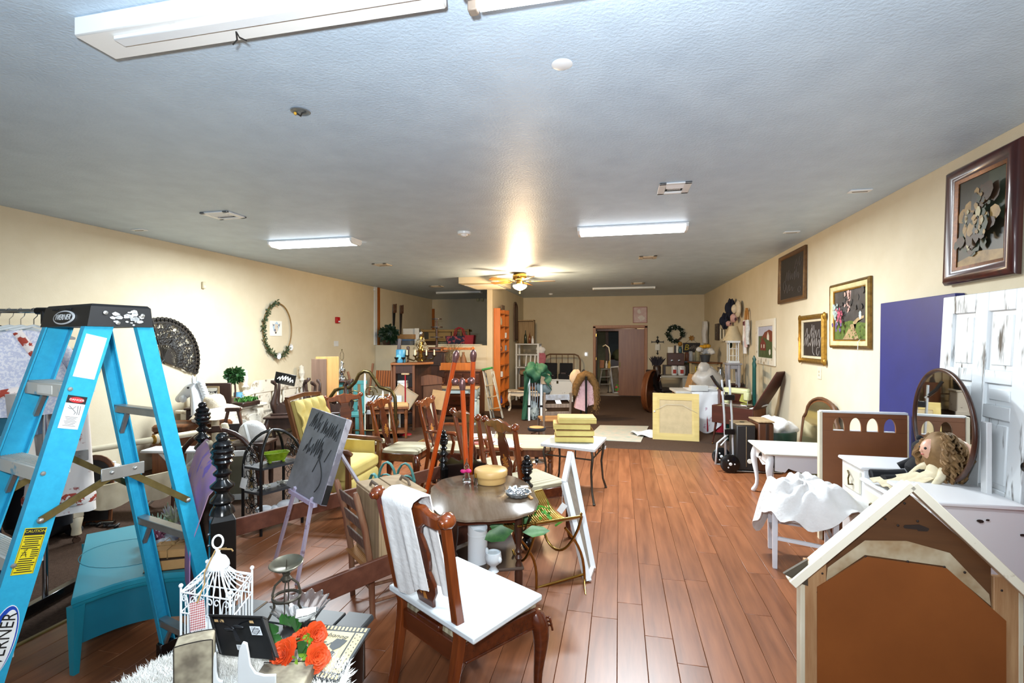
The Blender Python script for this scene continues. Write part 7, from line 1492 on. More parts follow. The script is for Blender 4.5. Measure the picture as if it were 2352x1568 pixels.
# pine pigeonhole bookcase on the partition
bc0 = thing('pine_bookcase','tall orange pine bookcase with pigeonholes, standing against the partition','bookcase',(-2.785,11.52,0),0)
for y in (-.46,.46): MB().box(0,y,1.2,.16,.03,2.4).B('side',pine,bc0)
MB().box(-.075,0,1.2,.012,.9,2.4).B('back',pine,bc0); MB().box(.005,0,1.2,.145,.025,2.36).B('divider',pine,bc0)
shz2 = [.12,.43,.74,1.05,1.36,1.67,1.98,2.28]
for z in shz2: MB().box(0.003,0,z,.15,.89,.025).B('shelf',pine,bc0)
MB().box(.05,-.1,2.44,.03,.3,.1).B('top_sign',weathered,bc0)
for k,(y,z,l,kind_) in enumerate(((-.2,1.99,'round cream plate standing in a top pigeonhole of the pine bookcase',0),(.2,1.69,'white tumbler in the second pigeonhole row of the pine bookcase',1),(-.2,1.38,'brown bottle in a middle pigeonhole of the pine bookcase',2),(.2,1.38,'blue and white jar in a middle pigeonhole of the pine bookcase',1),(-.2,.76,'white cup in a lower pigeonhole of the pine bookcase',1),(-.2,.14,'small blue bottle in the lowest pigeonhole of the pine bookcase',2))):
    P = (-2.755,11.52 + y,z + .013)
    if kind_ == 0: tag(MB(T(0,0,.11) @ RY(PI/2 - .1)).lathe([(0,.01),(.07,.008),(.11,-.004),(.11,0),(.07,.014)],20).B('plate',cream_paint),l,'plate',P)
    elif kind_ == 1: tag(MB().lathe([(.04,0),(.05,.02),(.05,.13),(.04,.13),(.03,.02)],14).B('cup',wpot if k != 3 else M('bluewhite','#8fa0b8',.3)),l,'cup',P)
    else: tag(MB().lathe([(.035,0),(.035,.1),(.012,.13),(.012,.18)],12).B('bottle',M('amber','#6e3a18',.2) if k == 2 else M('cobalt','#2a3a8a',.2)),l,'bottle',P)
# folded wooden ladder with green cap
wl = thing('wooden_stepladder','folded whitewashed wooden stepladder with a green cap leaning by the partition end','ladder',cw(-.31,10.25,0),rot=(-.05,-.22,YAW - .2)); wl.scale = (.6,1,1); wwm = M('whitewash','#b9b8b0',.6,kind='distress',col2='#7a6a54',scale=8,amt=.36,edge=.12)
for x in (-.17,.17): MB().box(x*1.2,0,.52,.035,.09,1.08,m=RY(-x*.3)).B('rail',wwm,wl); MB().box(x*.9,.1,.5,.03,.05,1.02,m=RX(-.05)).B('rear_rail',wwm,wl)
for z in (.22,.47,.72): MB().box(0,-.0,z,.40 - .12*z,.1,.025).B('step',rawwood,wl)
MB().box(0,.02,1.07,.36,.16,.04,.01).B('top_cap',M('cap_green','#2f8a3a',.4),wl)
simple_table('painted table with a brown top and pale blue legs in front of the long dresser',cw(-1.09,9.7,0),YAW - .05,.86,.5,.72,rawwood,M('pale_blue_paint','#aab8b6',.6,kind='distress',col2='#6e6a5c',scale=9,amt=.36,edge=.08),'painted_table',.04)
# ------------------------------------------------------------------ far end, left of the door
ih = thing('iron_headboard','rusty iron bed head with thin rods against the far wall','headboard',(-1.62,14.2,0),0); rust = M('rusty_iron','#7d5c3c',.6,col2='#5c3f28',scale=20)
MB().tube([(-.52,0,0),(-.52,0,1.08),(-.46,0,1.2),(-.36,0,1.24),(.36,0,1.24),(.46,0,1.2),(.52,0,1.08),(.52,0,0)],.022,8).B('frame',rust,ih)
for k in range(5): MB().tube([(-.34 + .17*k,0,.4),(-.34 + .17*k,0,1.24)],.011,6).B('rod',rust,ih)
MB().tube([(-.52,0,.42),(.52,0,.42)],.014,6).B('lower_rail',rust,ih)
wc = thing('white_chest','white painted low chest with a scalloped base in front of the iron bed head','chest',(-1.62,13.3,0),.0); MB().box(0,0,.34,.80,.45,.44,.01).B('chest_body',distress_w,wc); MB().box(0,0,.58,.86,.5,.035).B('lid',distress_w,wc); MB(T(0,-.22,0) @ VERT).prism([(-.42,.14),(.42,.14),(.42,0),(.32,.0),(.26,.06),(.1,.04),(0,.07),(-.1,.04),(-.26,.06),(-.32,0),(-.42,0)],.02).B('base',distress_w,wc); MB().box(0,-.235,.52,.05,.01,.07).B('clasp',agedbrass,wc)
for x,l in ((-1.85,'open black instrument case with a red lining, left on the white chest'),(-1.42,'open black case standing on the right of the white chest')):
    t = thing('black_case',l,'case',(x,13.25,.60)); MB().box(0,0,.07,.36,.3,.14,.012).B('base',blackfab,t); MB().box(0,.13,.27,.36,.06,.34,.012,m=RX(-.12)).B('lid',blackfab,t); MB().box(-.05,-.06,.15,.14,.1,.06).B('contents',M('case_red','#8a2430',.5) if x < -1.6 else espresso,t); MB().box(.1,-.155,.1,.04,.01,.03).B('latch',chrome,t)
t = thing('crested_plaque','small brown framed board with a dark crest, leaning beside the white chest','plaque',(-.98,13.9,0)); MB().box(0,0,.35,.36,.03,.7).B('panel',oak,t); MB().prism([(-.07,.7),(.07,.7),(.04,.8),(0,.84),(-.04,.8)],.02,m=VERT).B('crest',espresso,t)
# green canopy bundle with white poles
gc = thing('canopy_bundle','folded green canopy bundle on white metal poles standing on the carpet','canopy',cw(.47,10.1,0),YAW); grn = M('canopy_green','#1f5a40',.7,col2='#174530',scale=6); 
for x in (-.12,.13): MB().box(x,-.1,.52,.045,.045,1.04).B('pole',wmt_,gc)
for k in range(5): MB().box(-.06 + .035*k,-.04 + .02*(k % 2),.62,.018,.02,.75,m=RY(.03*(k - 2))).B('strut',M('strut_silver','#aeb9c4',.3,metal=.4),gc)
for z in (.3,): MB().box(-.12,-.1,z,.06,.06,.04).box(.13,-.1,z,.06,.06,.04).B('bracket',blackp,gc)
def heap(a0,nseed,lump=.16):
    r = random.Random(nseed); ph = [r.uniform(0,6) for _ in range(6)]
    return lambda a_,p_: 1 + lump*(sin(3*a_ + ph[0] + 2*p_) + .7*sin(5*a_ + ph[1] - 3*p_) + .5*sin(9*a_ + ph[2] + 5*p_)) 
MB().ball((.02,-.05,.98),.24,.2,.17,40,22,fn=heap(0,4,.2)).B('canopy_cloth',grn,gc,smooth=50); MB().sheet(lambda u,v: (-.16 - .05*v + .14*(u - .5)*(1 - .3*v) + .02*sin(9*u + 4*v),-.13 + .03*sin(7*u + 9*v),.98 - .95*v),14,16,.01).B('hanging_cloth',grn,gc,smooth=60)
MB().sheet(lambda u,v: (.05 + .26*u + .03*sin(8*v),-.16 + .03*sin(9*u + 5*v),1.08 - .16*u - .2*v*(.5 + u)),12,10,.01).B('cloth_fold',grn,gc,smooth=60); MB().loft([[(.1,-.15,1.0),(.3,-.1,.95),(.34,-.05,.74),(.12,-.14,.76)],[(.1,-.18,1.0),(.3,-.13,.95),(.34,-.08,.74),(.12,-.17,.76)]]).B('flap',M('canopy_tan','#c2a98c',.8),gc); MB().ball((.2,0,.66),.16,.1,.14,16,9,fn=heap(0,6)).B('grey_flap',M('canopy_grey','#7f9094',.6),gc,smooth=70); MB().ball((-.02,.02,.18),.1,.08,.2,14,9,fn=heap(0,9)).B('mesh_bag',M('mesh_grey','#a9b3b2',.6,kind='distress',col2='#4a5450',scale=20,amt=.42,edge=.05),gc,smooth=70)
for x in (-.14,.12): MB().box(x,-.1,1.1,.03,.03,.1).B('pole_tip',M('canopy_tan',''),gc)
cb2 = dtable('cream carved bench with cabriole legs behind the green canopy bundle',cw(.36,11.6,0),YAW,.92,.5,.46,antique_w,False,.1)
tag(MB().ball((0,0,.04),.3,.2,.04,16,6).B('bench_throw',M('brown_throw','#7a5438',.8)),'brown folded throw lying on the cream carved bench','throw',cw(.42,11.6,.465))
sb = thing('storage_bin','brown plastic bin with a tan lid next to the pine bookcase','bin',(-2.25,12.75,0),0); MB().box(0,0,.38,.55,.5,.72,.03).B('bin_body',espresso,sb); MB().box(0,0,.80,.6,.55,.13,.03).B('lid',M('tan_lid','#8f6f52',.5),sb)
wsf = thing('white_shelf_unit','white open shelf unit with chair parts, beyond the pine bookcase','shelf',(-2.45,13.3,0),0)
for x in (-.3,.3):
    for y in (-.2,.2): MB().box(x,y,.78,.05,.05,1.56).B('post',wpt_,wsf)
for z in (.9,1.25,1.54): MB().box(0,0,z,.66,.46,.03).B('shelf',wpt_,wsf)
for x in (-.12,0,.12): MB().box(x,-.2,1.1,.04,.02,.34,m=RY(.08)).B('slat',wpt_,wsf)
bx2 = thing('shadow_box','tan wooden shadow box standing on the white shelf unit','box',(-2.6,13.7,1.56)); MB().box(0,.1,.33,.5,.02,.66).box(-.24,0,.33,.02,.22,.66).box(.24,0,.33,.02,.22,.66).box(0,0,.65,.5,.22,.03).B('box_frame',rawwood,bx2)
for k,(x,h_,c_,l) in enumerate(((-2.4,.3,'amber','dark bottle on the white shelf unit'),(-2.32,.2,'wp','white bottle on the white shelf unit'),(-2.52,.36,'gr','tall candle bottle on the white shelf unit'))): tag(MB().lathe([(.035,0),(.04,.01),(.035,h_*.6),(.014,h_*.75),(.014,h_)],12).B('bottle',[M('amber',''),wpot,M('darkglass','#22301f',.15)][k]),l,'bottle',(x,13.2,1.56))
t = thing('pink_garment','pink knitted garment with a white lace cap hanging from the white shelf unit','garment',(-2.08,13.2,1.3)); hank(MB(),.5,.12,9).B('knit',M('rose_knit','#b9707c',.9,col2='#9d5560',scale=15),t); MB().ball((-.02,-.05,.08),.12,.06,.1,14,8,fn=heap(0,3)).B('lace_cap',wcl,t)
tag(MB().ball((0,0,.2),.13,.1,.2,14,9,fn=heap(0,21)).B('white_sack',M('sack_white','#cfc3b4',.8)),'white cloth sack on the carpet at the foot of the pine bookcase','sack',(-2.15,11.9,0))
# mannequin with a pink vest and fur
mq = thing('garment_stand','black garment stand draped with a pink vest and brown fur stole','stand',cw(1.50,10.0,0),YAW); 
MB().tube([(0,-.14,.02),(0,-.14,.92)],.022,8).B('pole',blackm,mq); MB().tube([(-.09,.03,.02),(-.07,.03,.4)],.018,8).B('strut',blackm,mq); MB().lathe([(.16,0),(.15,.015),(.03,.03)],18).B('base',blackm,mq)
t = thing('pink_vest','pale pink vest hanging open on the black garment stand','garment',cw(1.50,10.0,0),YAW); MB().loft([[(-.14,-.06,.86),(.13,-.06,.86),(.13,.06,.86),(-.14,.06,.86)],[(-.16,-.08,.6),(.14,-.08,.6),(.14,.08,.6),(-.16,.08,.6)],[(-.22,-.1,.27),(.0,-.11,.2),(.02,.08,.2),(-.22,.08,.27)]]).B('left_front',M('pink_wool','#d9b6ba',.9,col2='#c99fa5',scale=20,bump=.2,bscale=100),t); MB().loft([[(.04,-.07,.86),(.13,-.07,.86),(.13,.05,.86),(.04,.05,.86)],[(.05,-.1,.6),(.19,-.1,.6),(.19,.05,.6),(.05,.05,.6)],[(.06,-.11,.32),(.2,-.11,.36),(.2,.05,.36),(.06,.05,.32)]]).B('right_front',M('pink_wool',''),t)
t = thing('fur_stole','tawny brown fur stole hung over the pink vest','fur',cw(1.50,10.0,0),YAW); t.scale = (.86,1,.97); st = [(-.24,-.03,.55),(-.22,-.05,.75),(-.12,-.06,.92),(0,-.04,.98),(.12,-.06,.93),(.24,-.06,.75),(.25,-.08,.5),(.22,-.1,.24)]; frm = M('tawny_fur','#7d5c34',.95,col2='#57401f',scale=30)
MB().tube(st,[.07,.09,.1,.09,.1,.09,.07,.04],10).B('pelt',frm,t); m_ = MB(); sd(40)
for k in range(1500):
    i = random.randrange(len(st) - 1); p = V(st[i]).lerp(st[i + 1],rn()); d = V((gs(0,1),gs(0,1),gs(0,1))).normalized(); q = p + d*.085; s_ = d.orthogonal().normalized()*.006; n = len(m_.v); m_.v += [q - s_,q + s_,q + d*.035 - V((0,0,.02))]; m_.f.append([n,n + 1,n + 2])
o_ = m_.B('hairs',frm,t,smooth=0); o_['kind'] = 'stuff'
t = thing('felt_hat','cream felt hat hung on the left of the fur stole','hat',cw(1.33,10.15,.88),YAW); MB().ball((0,0,0),.13,.06,.16,16,9,fn=heap(0,2,.06)).B('felt',M('cream_felt','#d3b898',.9),t)
# through the door
t = thing('small_stepladder','small grey aluminium stepladder seen through the far doorway','ladder',(-.42,YF + .6,.0),.3)
for sx in (-1,1): MB().tube([(sx*.1,0,.75),(sx*.24,-.02,.01)],.024,4).B('rail',alu,t); MB().tube([(sx*.1,.05,.75),(sx*.2,.35,.01)],.02,4).B('rear_rail',alu,t)
for z in (.3,.52): MB().box(0,-.03,z,.38 - .2*z,.1,.03).B('step',alu,t)
MB().box(0,.02,.76,.3,.18,.04).B('top',alu,t)
for k,(x,z,c_,l,sh) in enumerate(((-.52,.79,'#a86b3c','brown paper parcel on the small stepladder',0),(-.38,.79,'#e6e2da','white bottle on the small stepladder',1),(-.30,.79,'#d9b04a','yellow capped bottle on the small stepladder',1))):
    tag((MB().box(0,0,.12,.14,.12,.24,.01) if sh == 0 else MB().lathe([(.035,0),(.04,.12),(.02,.17),(.02,.22),(0,.225)],12)).B('parcel' if sh == 0 else 'bottle',M('c' + c_,c_,.5)),l,'parcel' if sh == 0 else 'bottle',(x,YF + .6,z))
t = thing('bent_lamp','bent white arm lamp rising behind the small stepladder','lamp',(-.28,YF + .85,0)); MB().tube([(0,0,0),(0,0,1.2),(-.04,0,1.42),(-.14,0,1.5),(-.22,0,1.45)],.02,8).B('arm',cream_paint,t); MB().lathe([(.1,0),(.09,.03)],14).B('base',espresso,t)
t = thing('corridor_mirror','framed mirror leaning in the corridor behind the far door','mirror',(-.05,YF + .85,0),rot=(-.1,-.1,.2)); frame_loft(MB(T(0,0,.42)),.3,.84,[(0,0),(0,-.03),(.04,-.03),(.04,0)]).B('frame',wpt_,t); MB().box(0,.0,.42,.26,.01,.8,.001).B('mirror_glass',M('dim_glass','#7d7568',.15,col2='#5f584c'),t)
t = thing('flower_basket','bunch of green and pink artificial flowers on the corridor floor','flowers',(.02,YF + .62,.01)); m_ = MB(); sd(4)
for k in range(40): leaf_(m_,(gs(0,.05),gs(0,.05),.12 + rn()*.25),rv(),.1,.03)
o_ = m_.B('leaves',M('bright_leaf',''),t); o_['kind'] = 'stuff'; 
for k in range(4): MB().ball((gs(0,.06),-.06,.08 + .06*k),.045,.03,.04).B('bloom',M('coral','#d0605a',.6),t)
t = thing('stacked_boxes','dark cloth-covered heap in the dim corridor','heap',(.2,YF + 3.2,.01)); MB().box(0,0,.5,1.1,.6,1.0,.05).B('base',espresso,t); MB().ball((0,-.1,1.05),.5,.3,.25,18,10,fn=heap(0,8)).B('cloth',M('olive_cloth','#4d5338',.9),t,smooth=70)
for x,l in ((.12,'left glowing button light in the dim corridor'),(.28,'right glowing button light in the dim corridor')): tag(MB().ball((0,0,0),.035,.02,.035).B('button_light',M('lit_small','')),l,'light',(x,YF + 2.86,.93))
# ------------------------------------------------------------------ right of the far door
ot = thing('wooden_tub','large oval brown wooden tub stood on its edge near the far wall','tub',cw(3.05,11.2,0),rot=(0,.32,YAW + .95)); tubm = M('tub_wood','#6e3d1f',.4,kind='wood',axis='Z',col2='#522a13',scale=4)
ovr = lambda a,b2,y: [(a*cos(q),y,.5 + b2*sin(q)) for q in [2*PI*k/36 for k in range(36)]]
MB().loft([ovr(.40,.46,.0),ovr(.42,.5,-.12),ovr(.43,.5,-.13),ovr(.39,.465,-.13),ovr(.38,.44,-.02)]).B('shell',tubm,ot); MB().tube([V((.42*cos(q),-.13,.5 + .49*sin(q))) for q in [2*PI*k/36 for k in range(36)]],.02,8,closed=True).B('rim',oak,ot)
tag(MB().box(0,0,.08,.02,.2,.16,.004).B('silver_plate',chrome),'shiny silver plate hung on the rim of the oval wooden tub','plate',cw(3.3,11.0,.72),rot=(0,.3,YAW))
dk = thing('grey_desk','grey metal desk with a brown hutch box against the far wall','desk',(1.30,13.6,0)); MB().box(0,0,.70,1.2,.6,.05).B('top',M('desk_grey','#b9b5ab',.5),dk); MB().box(-.45,0,.34,.28,.55,.68).box(.45,0,.34,.28,.55,.68).B('pedestal',M('desk_grey',''),dk)
ht = MB()
for x in (-.12,.46): ht.box(x,.1,.84,.06,.3,.24)
ht.box(.17,.1,.97,.64,.3,.03).B('hutch',espresso,dk)
t = thing('brown_case','brown box with two round knobs on the hutch of the grey desk','box',(1.47,13.68,.987)); MB().box(0,0,.16,.42,.3,.32,.008).B('case_body',M('case_brown','#4d2a1c',.4),t)
for x in (-.1,.08): MB().lathe([(.035,0),(.03,.02),(0,.022)],14,m=T(x,-.15,.12) @ RX(PI/2)).B('dial',chrome,t)
for k,(x,w_,h_,c_,l) in enumerate(((1.30,.14,.16,paper,'small white framed card on the brown knobbed box'),(1.42,.05,.2,espresso,'dark thin book on the brown knobbed box'),(1.47,.05,.19,paper,'white thin book on the brown knobbed box'),(1.55,.1,.18,M('teal_jar','#2f5a68',.3),'teal jar with dried orange heads on the brown knobbed box'))):
    t = thing(['card','book','book','jar'][k],l,['card','book','book','jar'][k],(x + .04,13.65,1.31)); (MB().box(0,0,h_/2,w_,.06,h_) if k < 3 else MB().lathe([(.04,0),(.05,.08),(.035,.15),(.045,.17)],12)).B('body',c_,t)
    if k == 3: MB().ball((0,0,.24),.06,.05,.06,10,6).B('dried_heads',M('gold_leaf',''),t)
for (x,z,l,c_,r_) in ((.98,.73,'black pot of dark feathery plumes on the grey desk',espresso,.1),(1.42,.73,'white and red canister on the grey desk',wpot,.08),(1.6,.73,'white stoneware jar at the right of the grey desk',wpot,.1)):
    t = thing('desk_pot',l,'pot',(x,13.45,z)); MB().lathe([(r_*.8,0),(r_,.05),(r_,.22),(r_*.8,.25)],14).B('pot_body',c_,t)
    if c_ is espresso:
        m_ = MB(); sd(1)
        for k in range(30): leaf_(m_,(gs(0,.04),0,.22),V((gs(0,.5),gs(0,.3),1)),.3,.02)
        o_ = m_.B('plumes',M('plum_black','#221a24',.7),t); o_['kind'] = 'stuff'
    else: MB().box(0,-r_*.98,.1,.08,.01,.1).B('label',M('label_redish','#b0301e',.5),t)
oc = thing('office_chair','brown upholstered office chair in front of the grey desk','chair',cw(3.62,11.6,0),YAW + 1.9); brn = M('brown_vinyl','#2c1f1a',.6)
MB().box(0,0,.47,.46,.44,.08,.03).B('seat',brn,oc); MB().sheet(lambda u,v: ((u - .5)*.44,.24 + .1*v - .06*sin(PI*u),.52 + .42*v),10,8,.06).B('backrest',brn,oc,bev=0); MB().tube([(0,0,.1),(0,0,.44)],.03,10).tube([(0,.2,.46),(0,.3,.6)],.02,8).B('column',blackm,oc)
for k in range(5): a_ = k*1.2566; MB().tube([(0,0,.1),(.28*cos(a_),.28*sin(a_),.06)],.02,6).ball((.28*cos(a_),.28*sin(a_),.03),.03).B('caster_arm',blackm,oc)
for k,(dx,l) in enumerate(((0,'tan wooden panel leaning nearer the brown office chair'),(.16,'pale wooden panel leaning beside the tan one'))): tag(MB().box(0,0,.5,.12,.3,.98,.006).B('plywood_sheet',[M('tan_ply','#b38a5c',.6,kind='wood',axis='Z',col2='#94704a'),M('pale_ply','')][k]),l,'panel',cw(3.42 + dx,9.9,0),rot=(0,.28,YAW))
# cloth-covered table, plastic bag, picture back
ct_ = thing('cluttered_table','long table hidden under white floral cloth behind the tan picture back','table',cw(3.62,8.95,0),YAW - .15); MB().box(0,0,.72,1.3,.7,.04).B('top',M('white_top','#d8d5cf',.5),ct_)
for x in (-.58,.58):
    for y in (-.28,.28): MB().box(x,y,.35,.05,.05,.70).B('leg',oak,ct_)
flo = M('floral_sheet','#e6e6ea',.9,kind='distress',col2='#c4a9b8',scale=9,amt=.34,edge=.06)
def drape(u,v):
    x = -.40 + .48*u; q = v
    if q < .45: return (x,.34 - .72*q/.45*.98,.745 + .02*sin(8*u)*sin(7*q))
    f = (q - .45)/.55; return (x + .04*sin(5*f + 4*u),-.38 - .05*sin(9*u)*f - .03,.745 - .66*f*(1 - .12*cos(2*PI*u)))
t = thing('floral_sheet','white bedsheet with pale pink flowers hanging off the front of the long table','sheet',cw(3.62,8.95,0),YAW - .15); MB().sheet(drape,20,24,.008).B('cloth',flo,t,smooth=80)
t = thing('red_cloth','red cloth hanging below the floral sheet to the floor','cloth',cw(3.66,8.75,0),YAW - .15); MB().sheet(lambda u,v: ((u - .4)*.5,-.2 + .05*sin(11*u)*v,.5 - .46*v),14,8,.01).B('cloth',M('crimson','#a8142c',.8,col2='#8a0f22'),t,smooth=80)
t = thing('plastic_bag','tall translucent grey plastic bag slumped on the long table','bag',cw(3.65,9.1,.745),YAW); t.scale = (.85,.85,.85); MB().ball((0,0,.22),.30,.18,.24,20,12,fn=heap(0,5,.1)).ball((-.08,0,.42),.15,.1,.16,14,8,fn=heap(0,7,.08)).B('film',M('grey_film','#b3ada6',.35,col2='#a39d97',scale=6),t,smooth=70)
t = thing('fabric_scraps','crumpled white and yellow fabric scraps on the table in front of the plastic bag','fabric',cw(3.60,8.68,.752),YAW); MB().ball((-.12,0,.03),.2,.1,.05,14,8,fn=heap(0,15)).B('white_scrap',wcl,t,smooth=70); MB().ball((.1,0,.03),.12,.07,.03,12,7,fn=heap(0,16)).B('yellow_scrap',M('pale_yellow','#d6c98a',.8),t,smooth=70); MB().box(-.3,-.05,.05,.3,.12,.1).B('white_tray',wpt_,t)
pf = thing('canvas_picture','back of a square tan canvas picture standing on the carpet edge','picture',(0,0,0)); q1,q2 = at(1499,1008),at(1606,1014); rzp = math.atan2(q2.y - q1.y,q2.x - q1.x); pw = (q2 - q1).length; ph_ = .77; pf.location = q1; pf.rotation_euler = (-.06,0,rzp)
cf = M('tan_canvas_frame','#d6bf7e',.6,kind='wood',axis='X',col2='#c9b06c',scale=3)
frame_loft(MB(T(pw/2,0,ph_/2)),pw,ph_,[(0,.02),(0,-.02),(.06,-.024),(.09,-.012),(.11,-.012),(.11,.02)]).B('frame',cf,pf); MB().box(pw/2,.0,ph_/2,pw - .2,.006,ph_ - .2,.001).B('canvas',M('raw_canvas','#c9b48c',.8),pf); MB().tube([(.03,-.03,ph_*.62),(pw*.3,-.028,ph_*.76),(pw*.65,-.028,ph_*.76),(pw - .03,-.03,ph_*.6)],.002,4).B('hanging_wire',alu,pf); MB().ball((.03,-.03,ph_*.6),.014).B('hook',wmt_,pf)
t = thing('area_rug','pale worn floral rug lying where the carpet meets the planks','rug',(0,0,0)); slab(MB(),[at(1345,1008,.012),at(1472,1014,.012),at(1490,978,.012),at(1378,976,.012)],.008).B('pile',M('faded_rug','#a8b3a8',.95,col2='#c9b9a8',scale=9),t)
t = thing('white_sheet_heap','crumpled white sheet on the carpet in front of the tan picture back','sheet',at(1505,1000,.0),YAW); MB().sheet(lambda u,v: ((u - .5)*.75 + .05*sin(8*v),(v - .5)*.42 + .04*sin(9*u),.035 + .02*sin(13*u + 3*v) + .018*sin(17*v - 4*u)),26,18,.006).B('cloth',wcl,t,smooth=80)
# ------------------------------------------------------------------ right side shelf corner
pc = thing('paint_cabinet','cream glass-front cabinet of craft paints in the far right corner','cabinet',(2.0,12.4,0),-1.2); cwm = M('cream_cab','#c9b48e',.5,kind='wood',axis='Z',col2='#b8a27a')
for x in (-.28,.28):
    for y in (-.2,.2): MB().box(x,y,.55,.05,.05,1.1).B('post',cwm,pc)
MB().box(0,0,1.115,.68,.52,.03).B('top',oak,pc); MB().box(0,.2,.55,.56,.02,1.0).B('back',cwm,pc)
for z in (.3,.58,.85): MB().box(0,0,z,.58,.42,.02).B('shelf',cwm,pc)
for x in (-.27,.27): MB().box(x,0,.6,.015,.36,.95).B('side_panel',cwm,pc)
cols = ['#b8a020','#1d1d20','#2f86a8','#2f86a8','#d9d6d0','#a02828','#e0ddd4']
for k in range(7):
    pmt = T(2.0,12.4,0) @ RZ(-1.2) @ V((-.2 + .065*(k % 7),-.1,.862 if k < 4 else .592)); tag(MB().lathe([(.026,0),(.03,.01),(.03,.12),(.02,.14),(.0,.15)],10).B('paint_bottle',M('paint' + cols[k],cols[k],.4)),['mustard yellow','black','sky blue','second sky blue, rightmost upper','pale grey','dark red','ivory'][k] + ' craft paint bottle in the cream cabinet','bottle',pmt)
t = thing('flower_bucket','grey bucket of white and yellow artificial flowers on the cream cabinet','flowers',(2.0,12.3,1.132)); MB().lathe([(.09,0),(.12,.17),(.11,.17)],16).B('bucket',M('zinc','#4f535a',.4,metal=.4),t)
for k in range(7): MB().ball((.15*sin(k*2.3),.1*cos(k*1.7),.24 + .03*(k % 3)),.07,.07,.06,10,6,fn=heap(0,k,.1)).B('white_bloom',wcl,t)
for k in range(3): MB().ball((-.08 + .07*k,-.02,.36 + .01*k),.06,.05,.045,10,6).B('yellow_bloom',M('marigold','#d9a01a',.6),t)
t = thing('wall_shelf','blue-grey shelf bracket on the far wall with jars','shelf',(1.93,14.45,1.05)); MB().box(0,0,0,.5,.3,.04).B('board',M('blue_grey','#6f7f90',.5),t); MB().box(0,.05,-.3,.42,.2,.55).B('olive_box',M('olive_box','#4a4a28',.7),t)
for k,(x,l) in enumerate(((1.85,'brown spice jar with an orange label on the blue-grey shelf'),(1.95,'white tall tin on the blue-grey shelf'),(2.12,'cream jug at the right of the blue-grey shelf'))): tag(MB().lathe([(.05,0),(.06,.02),(.06,.2 + .03*k),(.04,.24 + .03*k)],14).B(['jar','tin','jug'][k],[M('spice','#8a5238',.4),wpot,M('cream_jug','#d6cba0',.5)][k]),l,['jar','tin','jug'][k],(x,14.35,1.072))
# lamp, white lantern and clutter by the right wall
simple_table('small dark stand crowded with jewellery and the tall lamp by the right wall',(2.08,10.3,0),0,.5,.5,.82,dkw_,dkw_,'lamp_stand')
lpz = .822; t = thing('table_lamp','tall cream lamp with a beige bell shade by the right wall','lamp',(2.16,10.15,lpz)); MB().lathe([(.08,0),(.06,.03),(.022,.05),(.02,.5),(.03,.56),(.015,.62),(.012,.9)],14).B('base',cream_paint,t); MB().lathe([(.19,.82),(.15,.9),(.1,1.02),(.08,1.10),(.076,1.10),(.096,1.02),(.145,.9),(.185,.82)],24).B('shade',M('beige_shade','#c9b794',.7),t)
t = thing('white_lantern','white cage lantern under the beige lamp shade','lantern',(2.1,9.9,1.22)); MB().box(0,0,.02,.2,.2,.04).B('lantern_base',wpt_,t); MB().box(0,0,.40,.22,.22,.04).B('lantern_top',wpt_,t)
for x in (-.08,.08):
    for y in (-.08,.08): MB().box(x,y,.21,.02,.02,.36).B('bar',wpt_,t)
for z in (.14,.27): MB().box(0,-.09,z,.16,.012,.012).B('crossbar',wpt_,t)
simple_table('tall white stand under the white cage lantern',(2.1,9.9,0),0,.28,.28,1.22,M('grey_stand','#9d9aa0',.5),M('grey_stand',''),'plant_stand')
t = thing('silver_pitcher','shiny silver pitcher on the dark lamp stand','pitcher',(1.94,10.2,lpz)); MB().lathe([(.05,0),(.03,.02),(.07,.08),(.08,.16),(.05,.24),(.06,.3)],16).B('body',chrome,t); MB().tube([(.06,0,.25),(.12,0,.2),(.08,0,.1)],.01,6).B('handle',chrome,t)
t = thing('cloth_cap','white cloth cap with dark green leaves on the wall behind the lantern','cap',(2.3,10.6,1.62)); MB().ball((-.05,0,.06),.06,.12,.1,14,8).B('cap_cloth',wcl,t); m_ = MB()
for k in range(8): leaf_(m_,(-.06,.02,-.02),V((-.4,cos(k),sin(k))),.14,.04)
m_.B('leaves',M('dark_leaf',''),t)
t = thing('grey_drape','grey and mauve folded cloths hanging beside the lamp stand','cloth',(1.82,9.7,.95),RW); hank(MB(),.7,.14,31).B('cloth',M('mauve_grey','#8f8d98',.9,col2='#7a6d78',scale=12),t)
tag(MB().box(0,0,.2,.18,.1,.4,.02).B('cream_bolt',M('cream_bolt','#ddd2b8',.8)),'upright cream fabric bolt beside the brown suitcase','fabric',(1.78,9.3,.4),0)
tag(MB().box(0,0,.2,.22,.2,.40,.01).B('tan_carton',M('mauve_carton','#b09a90',.7)),'mauve-tan carton under the cream fabric bolt','carton',(1.78,9.3,0))
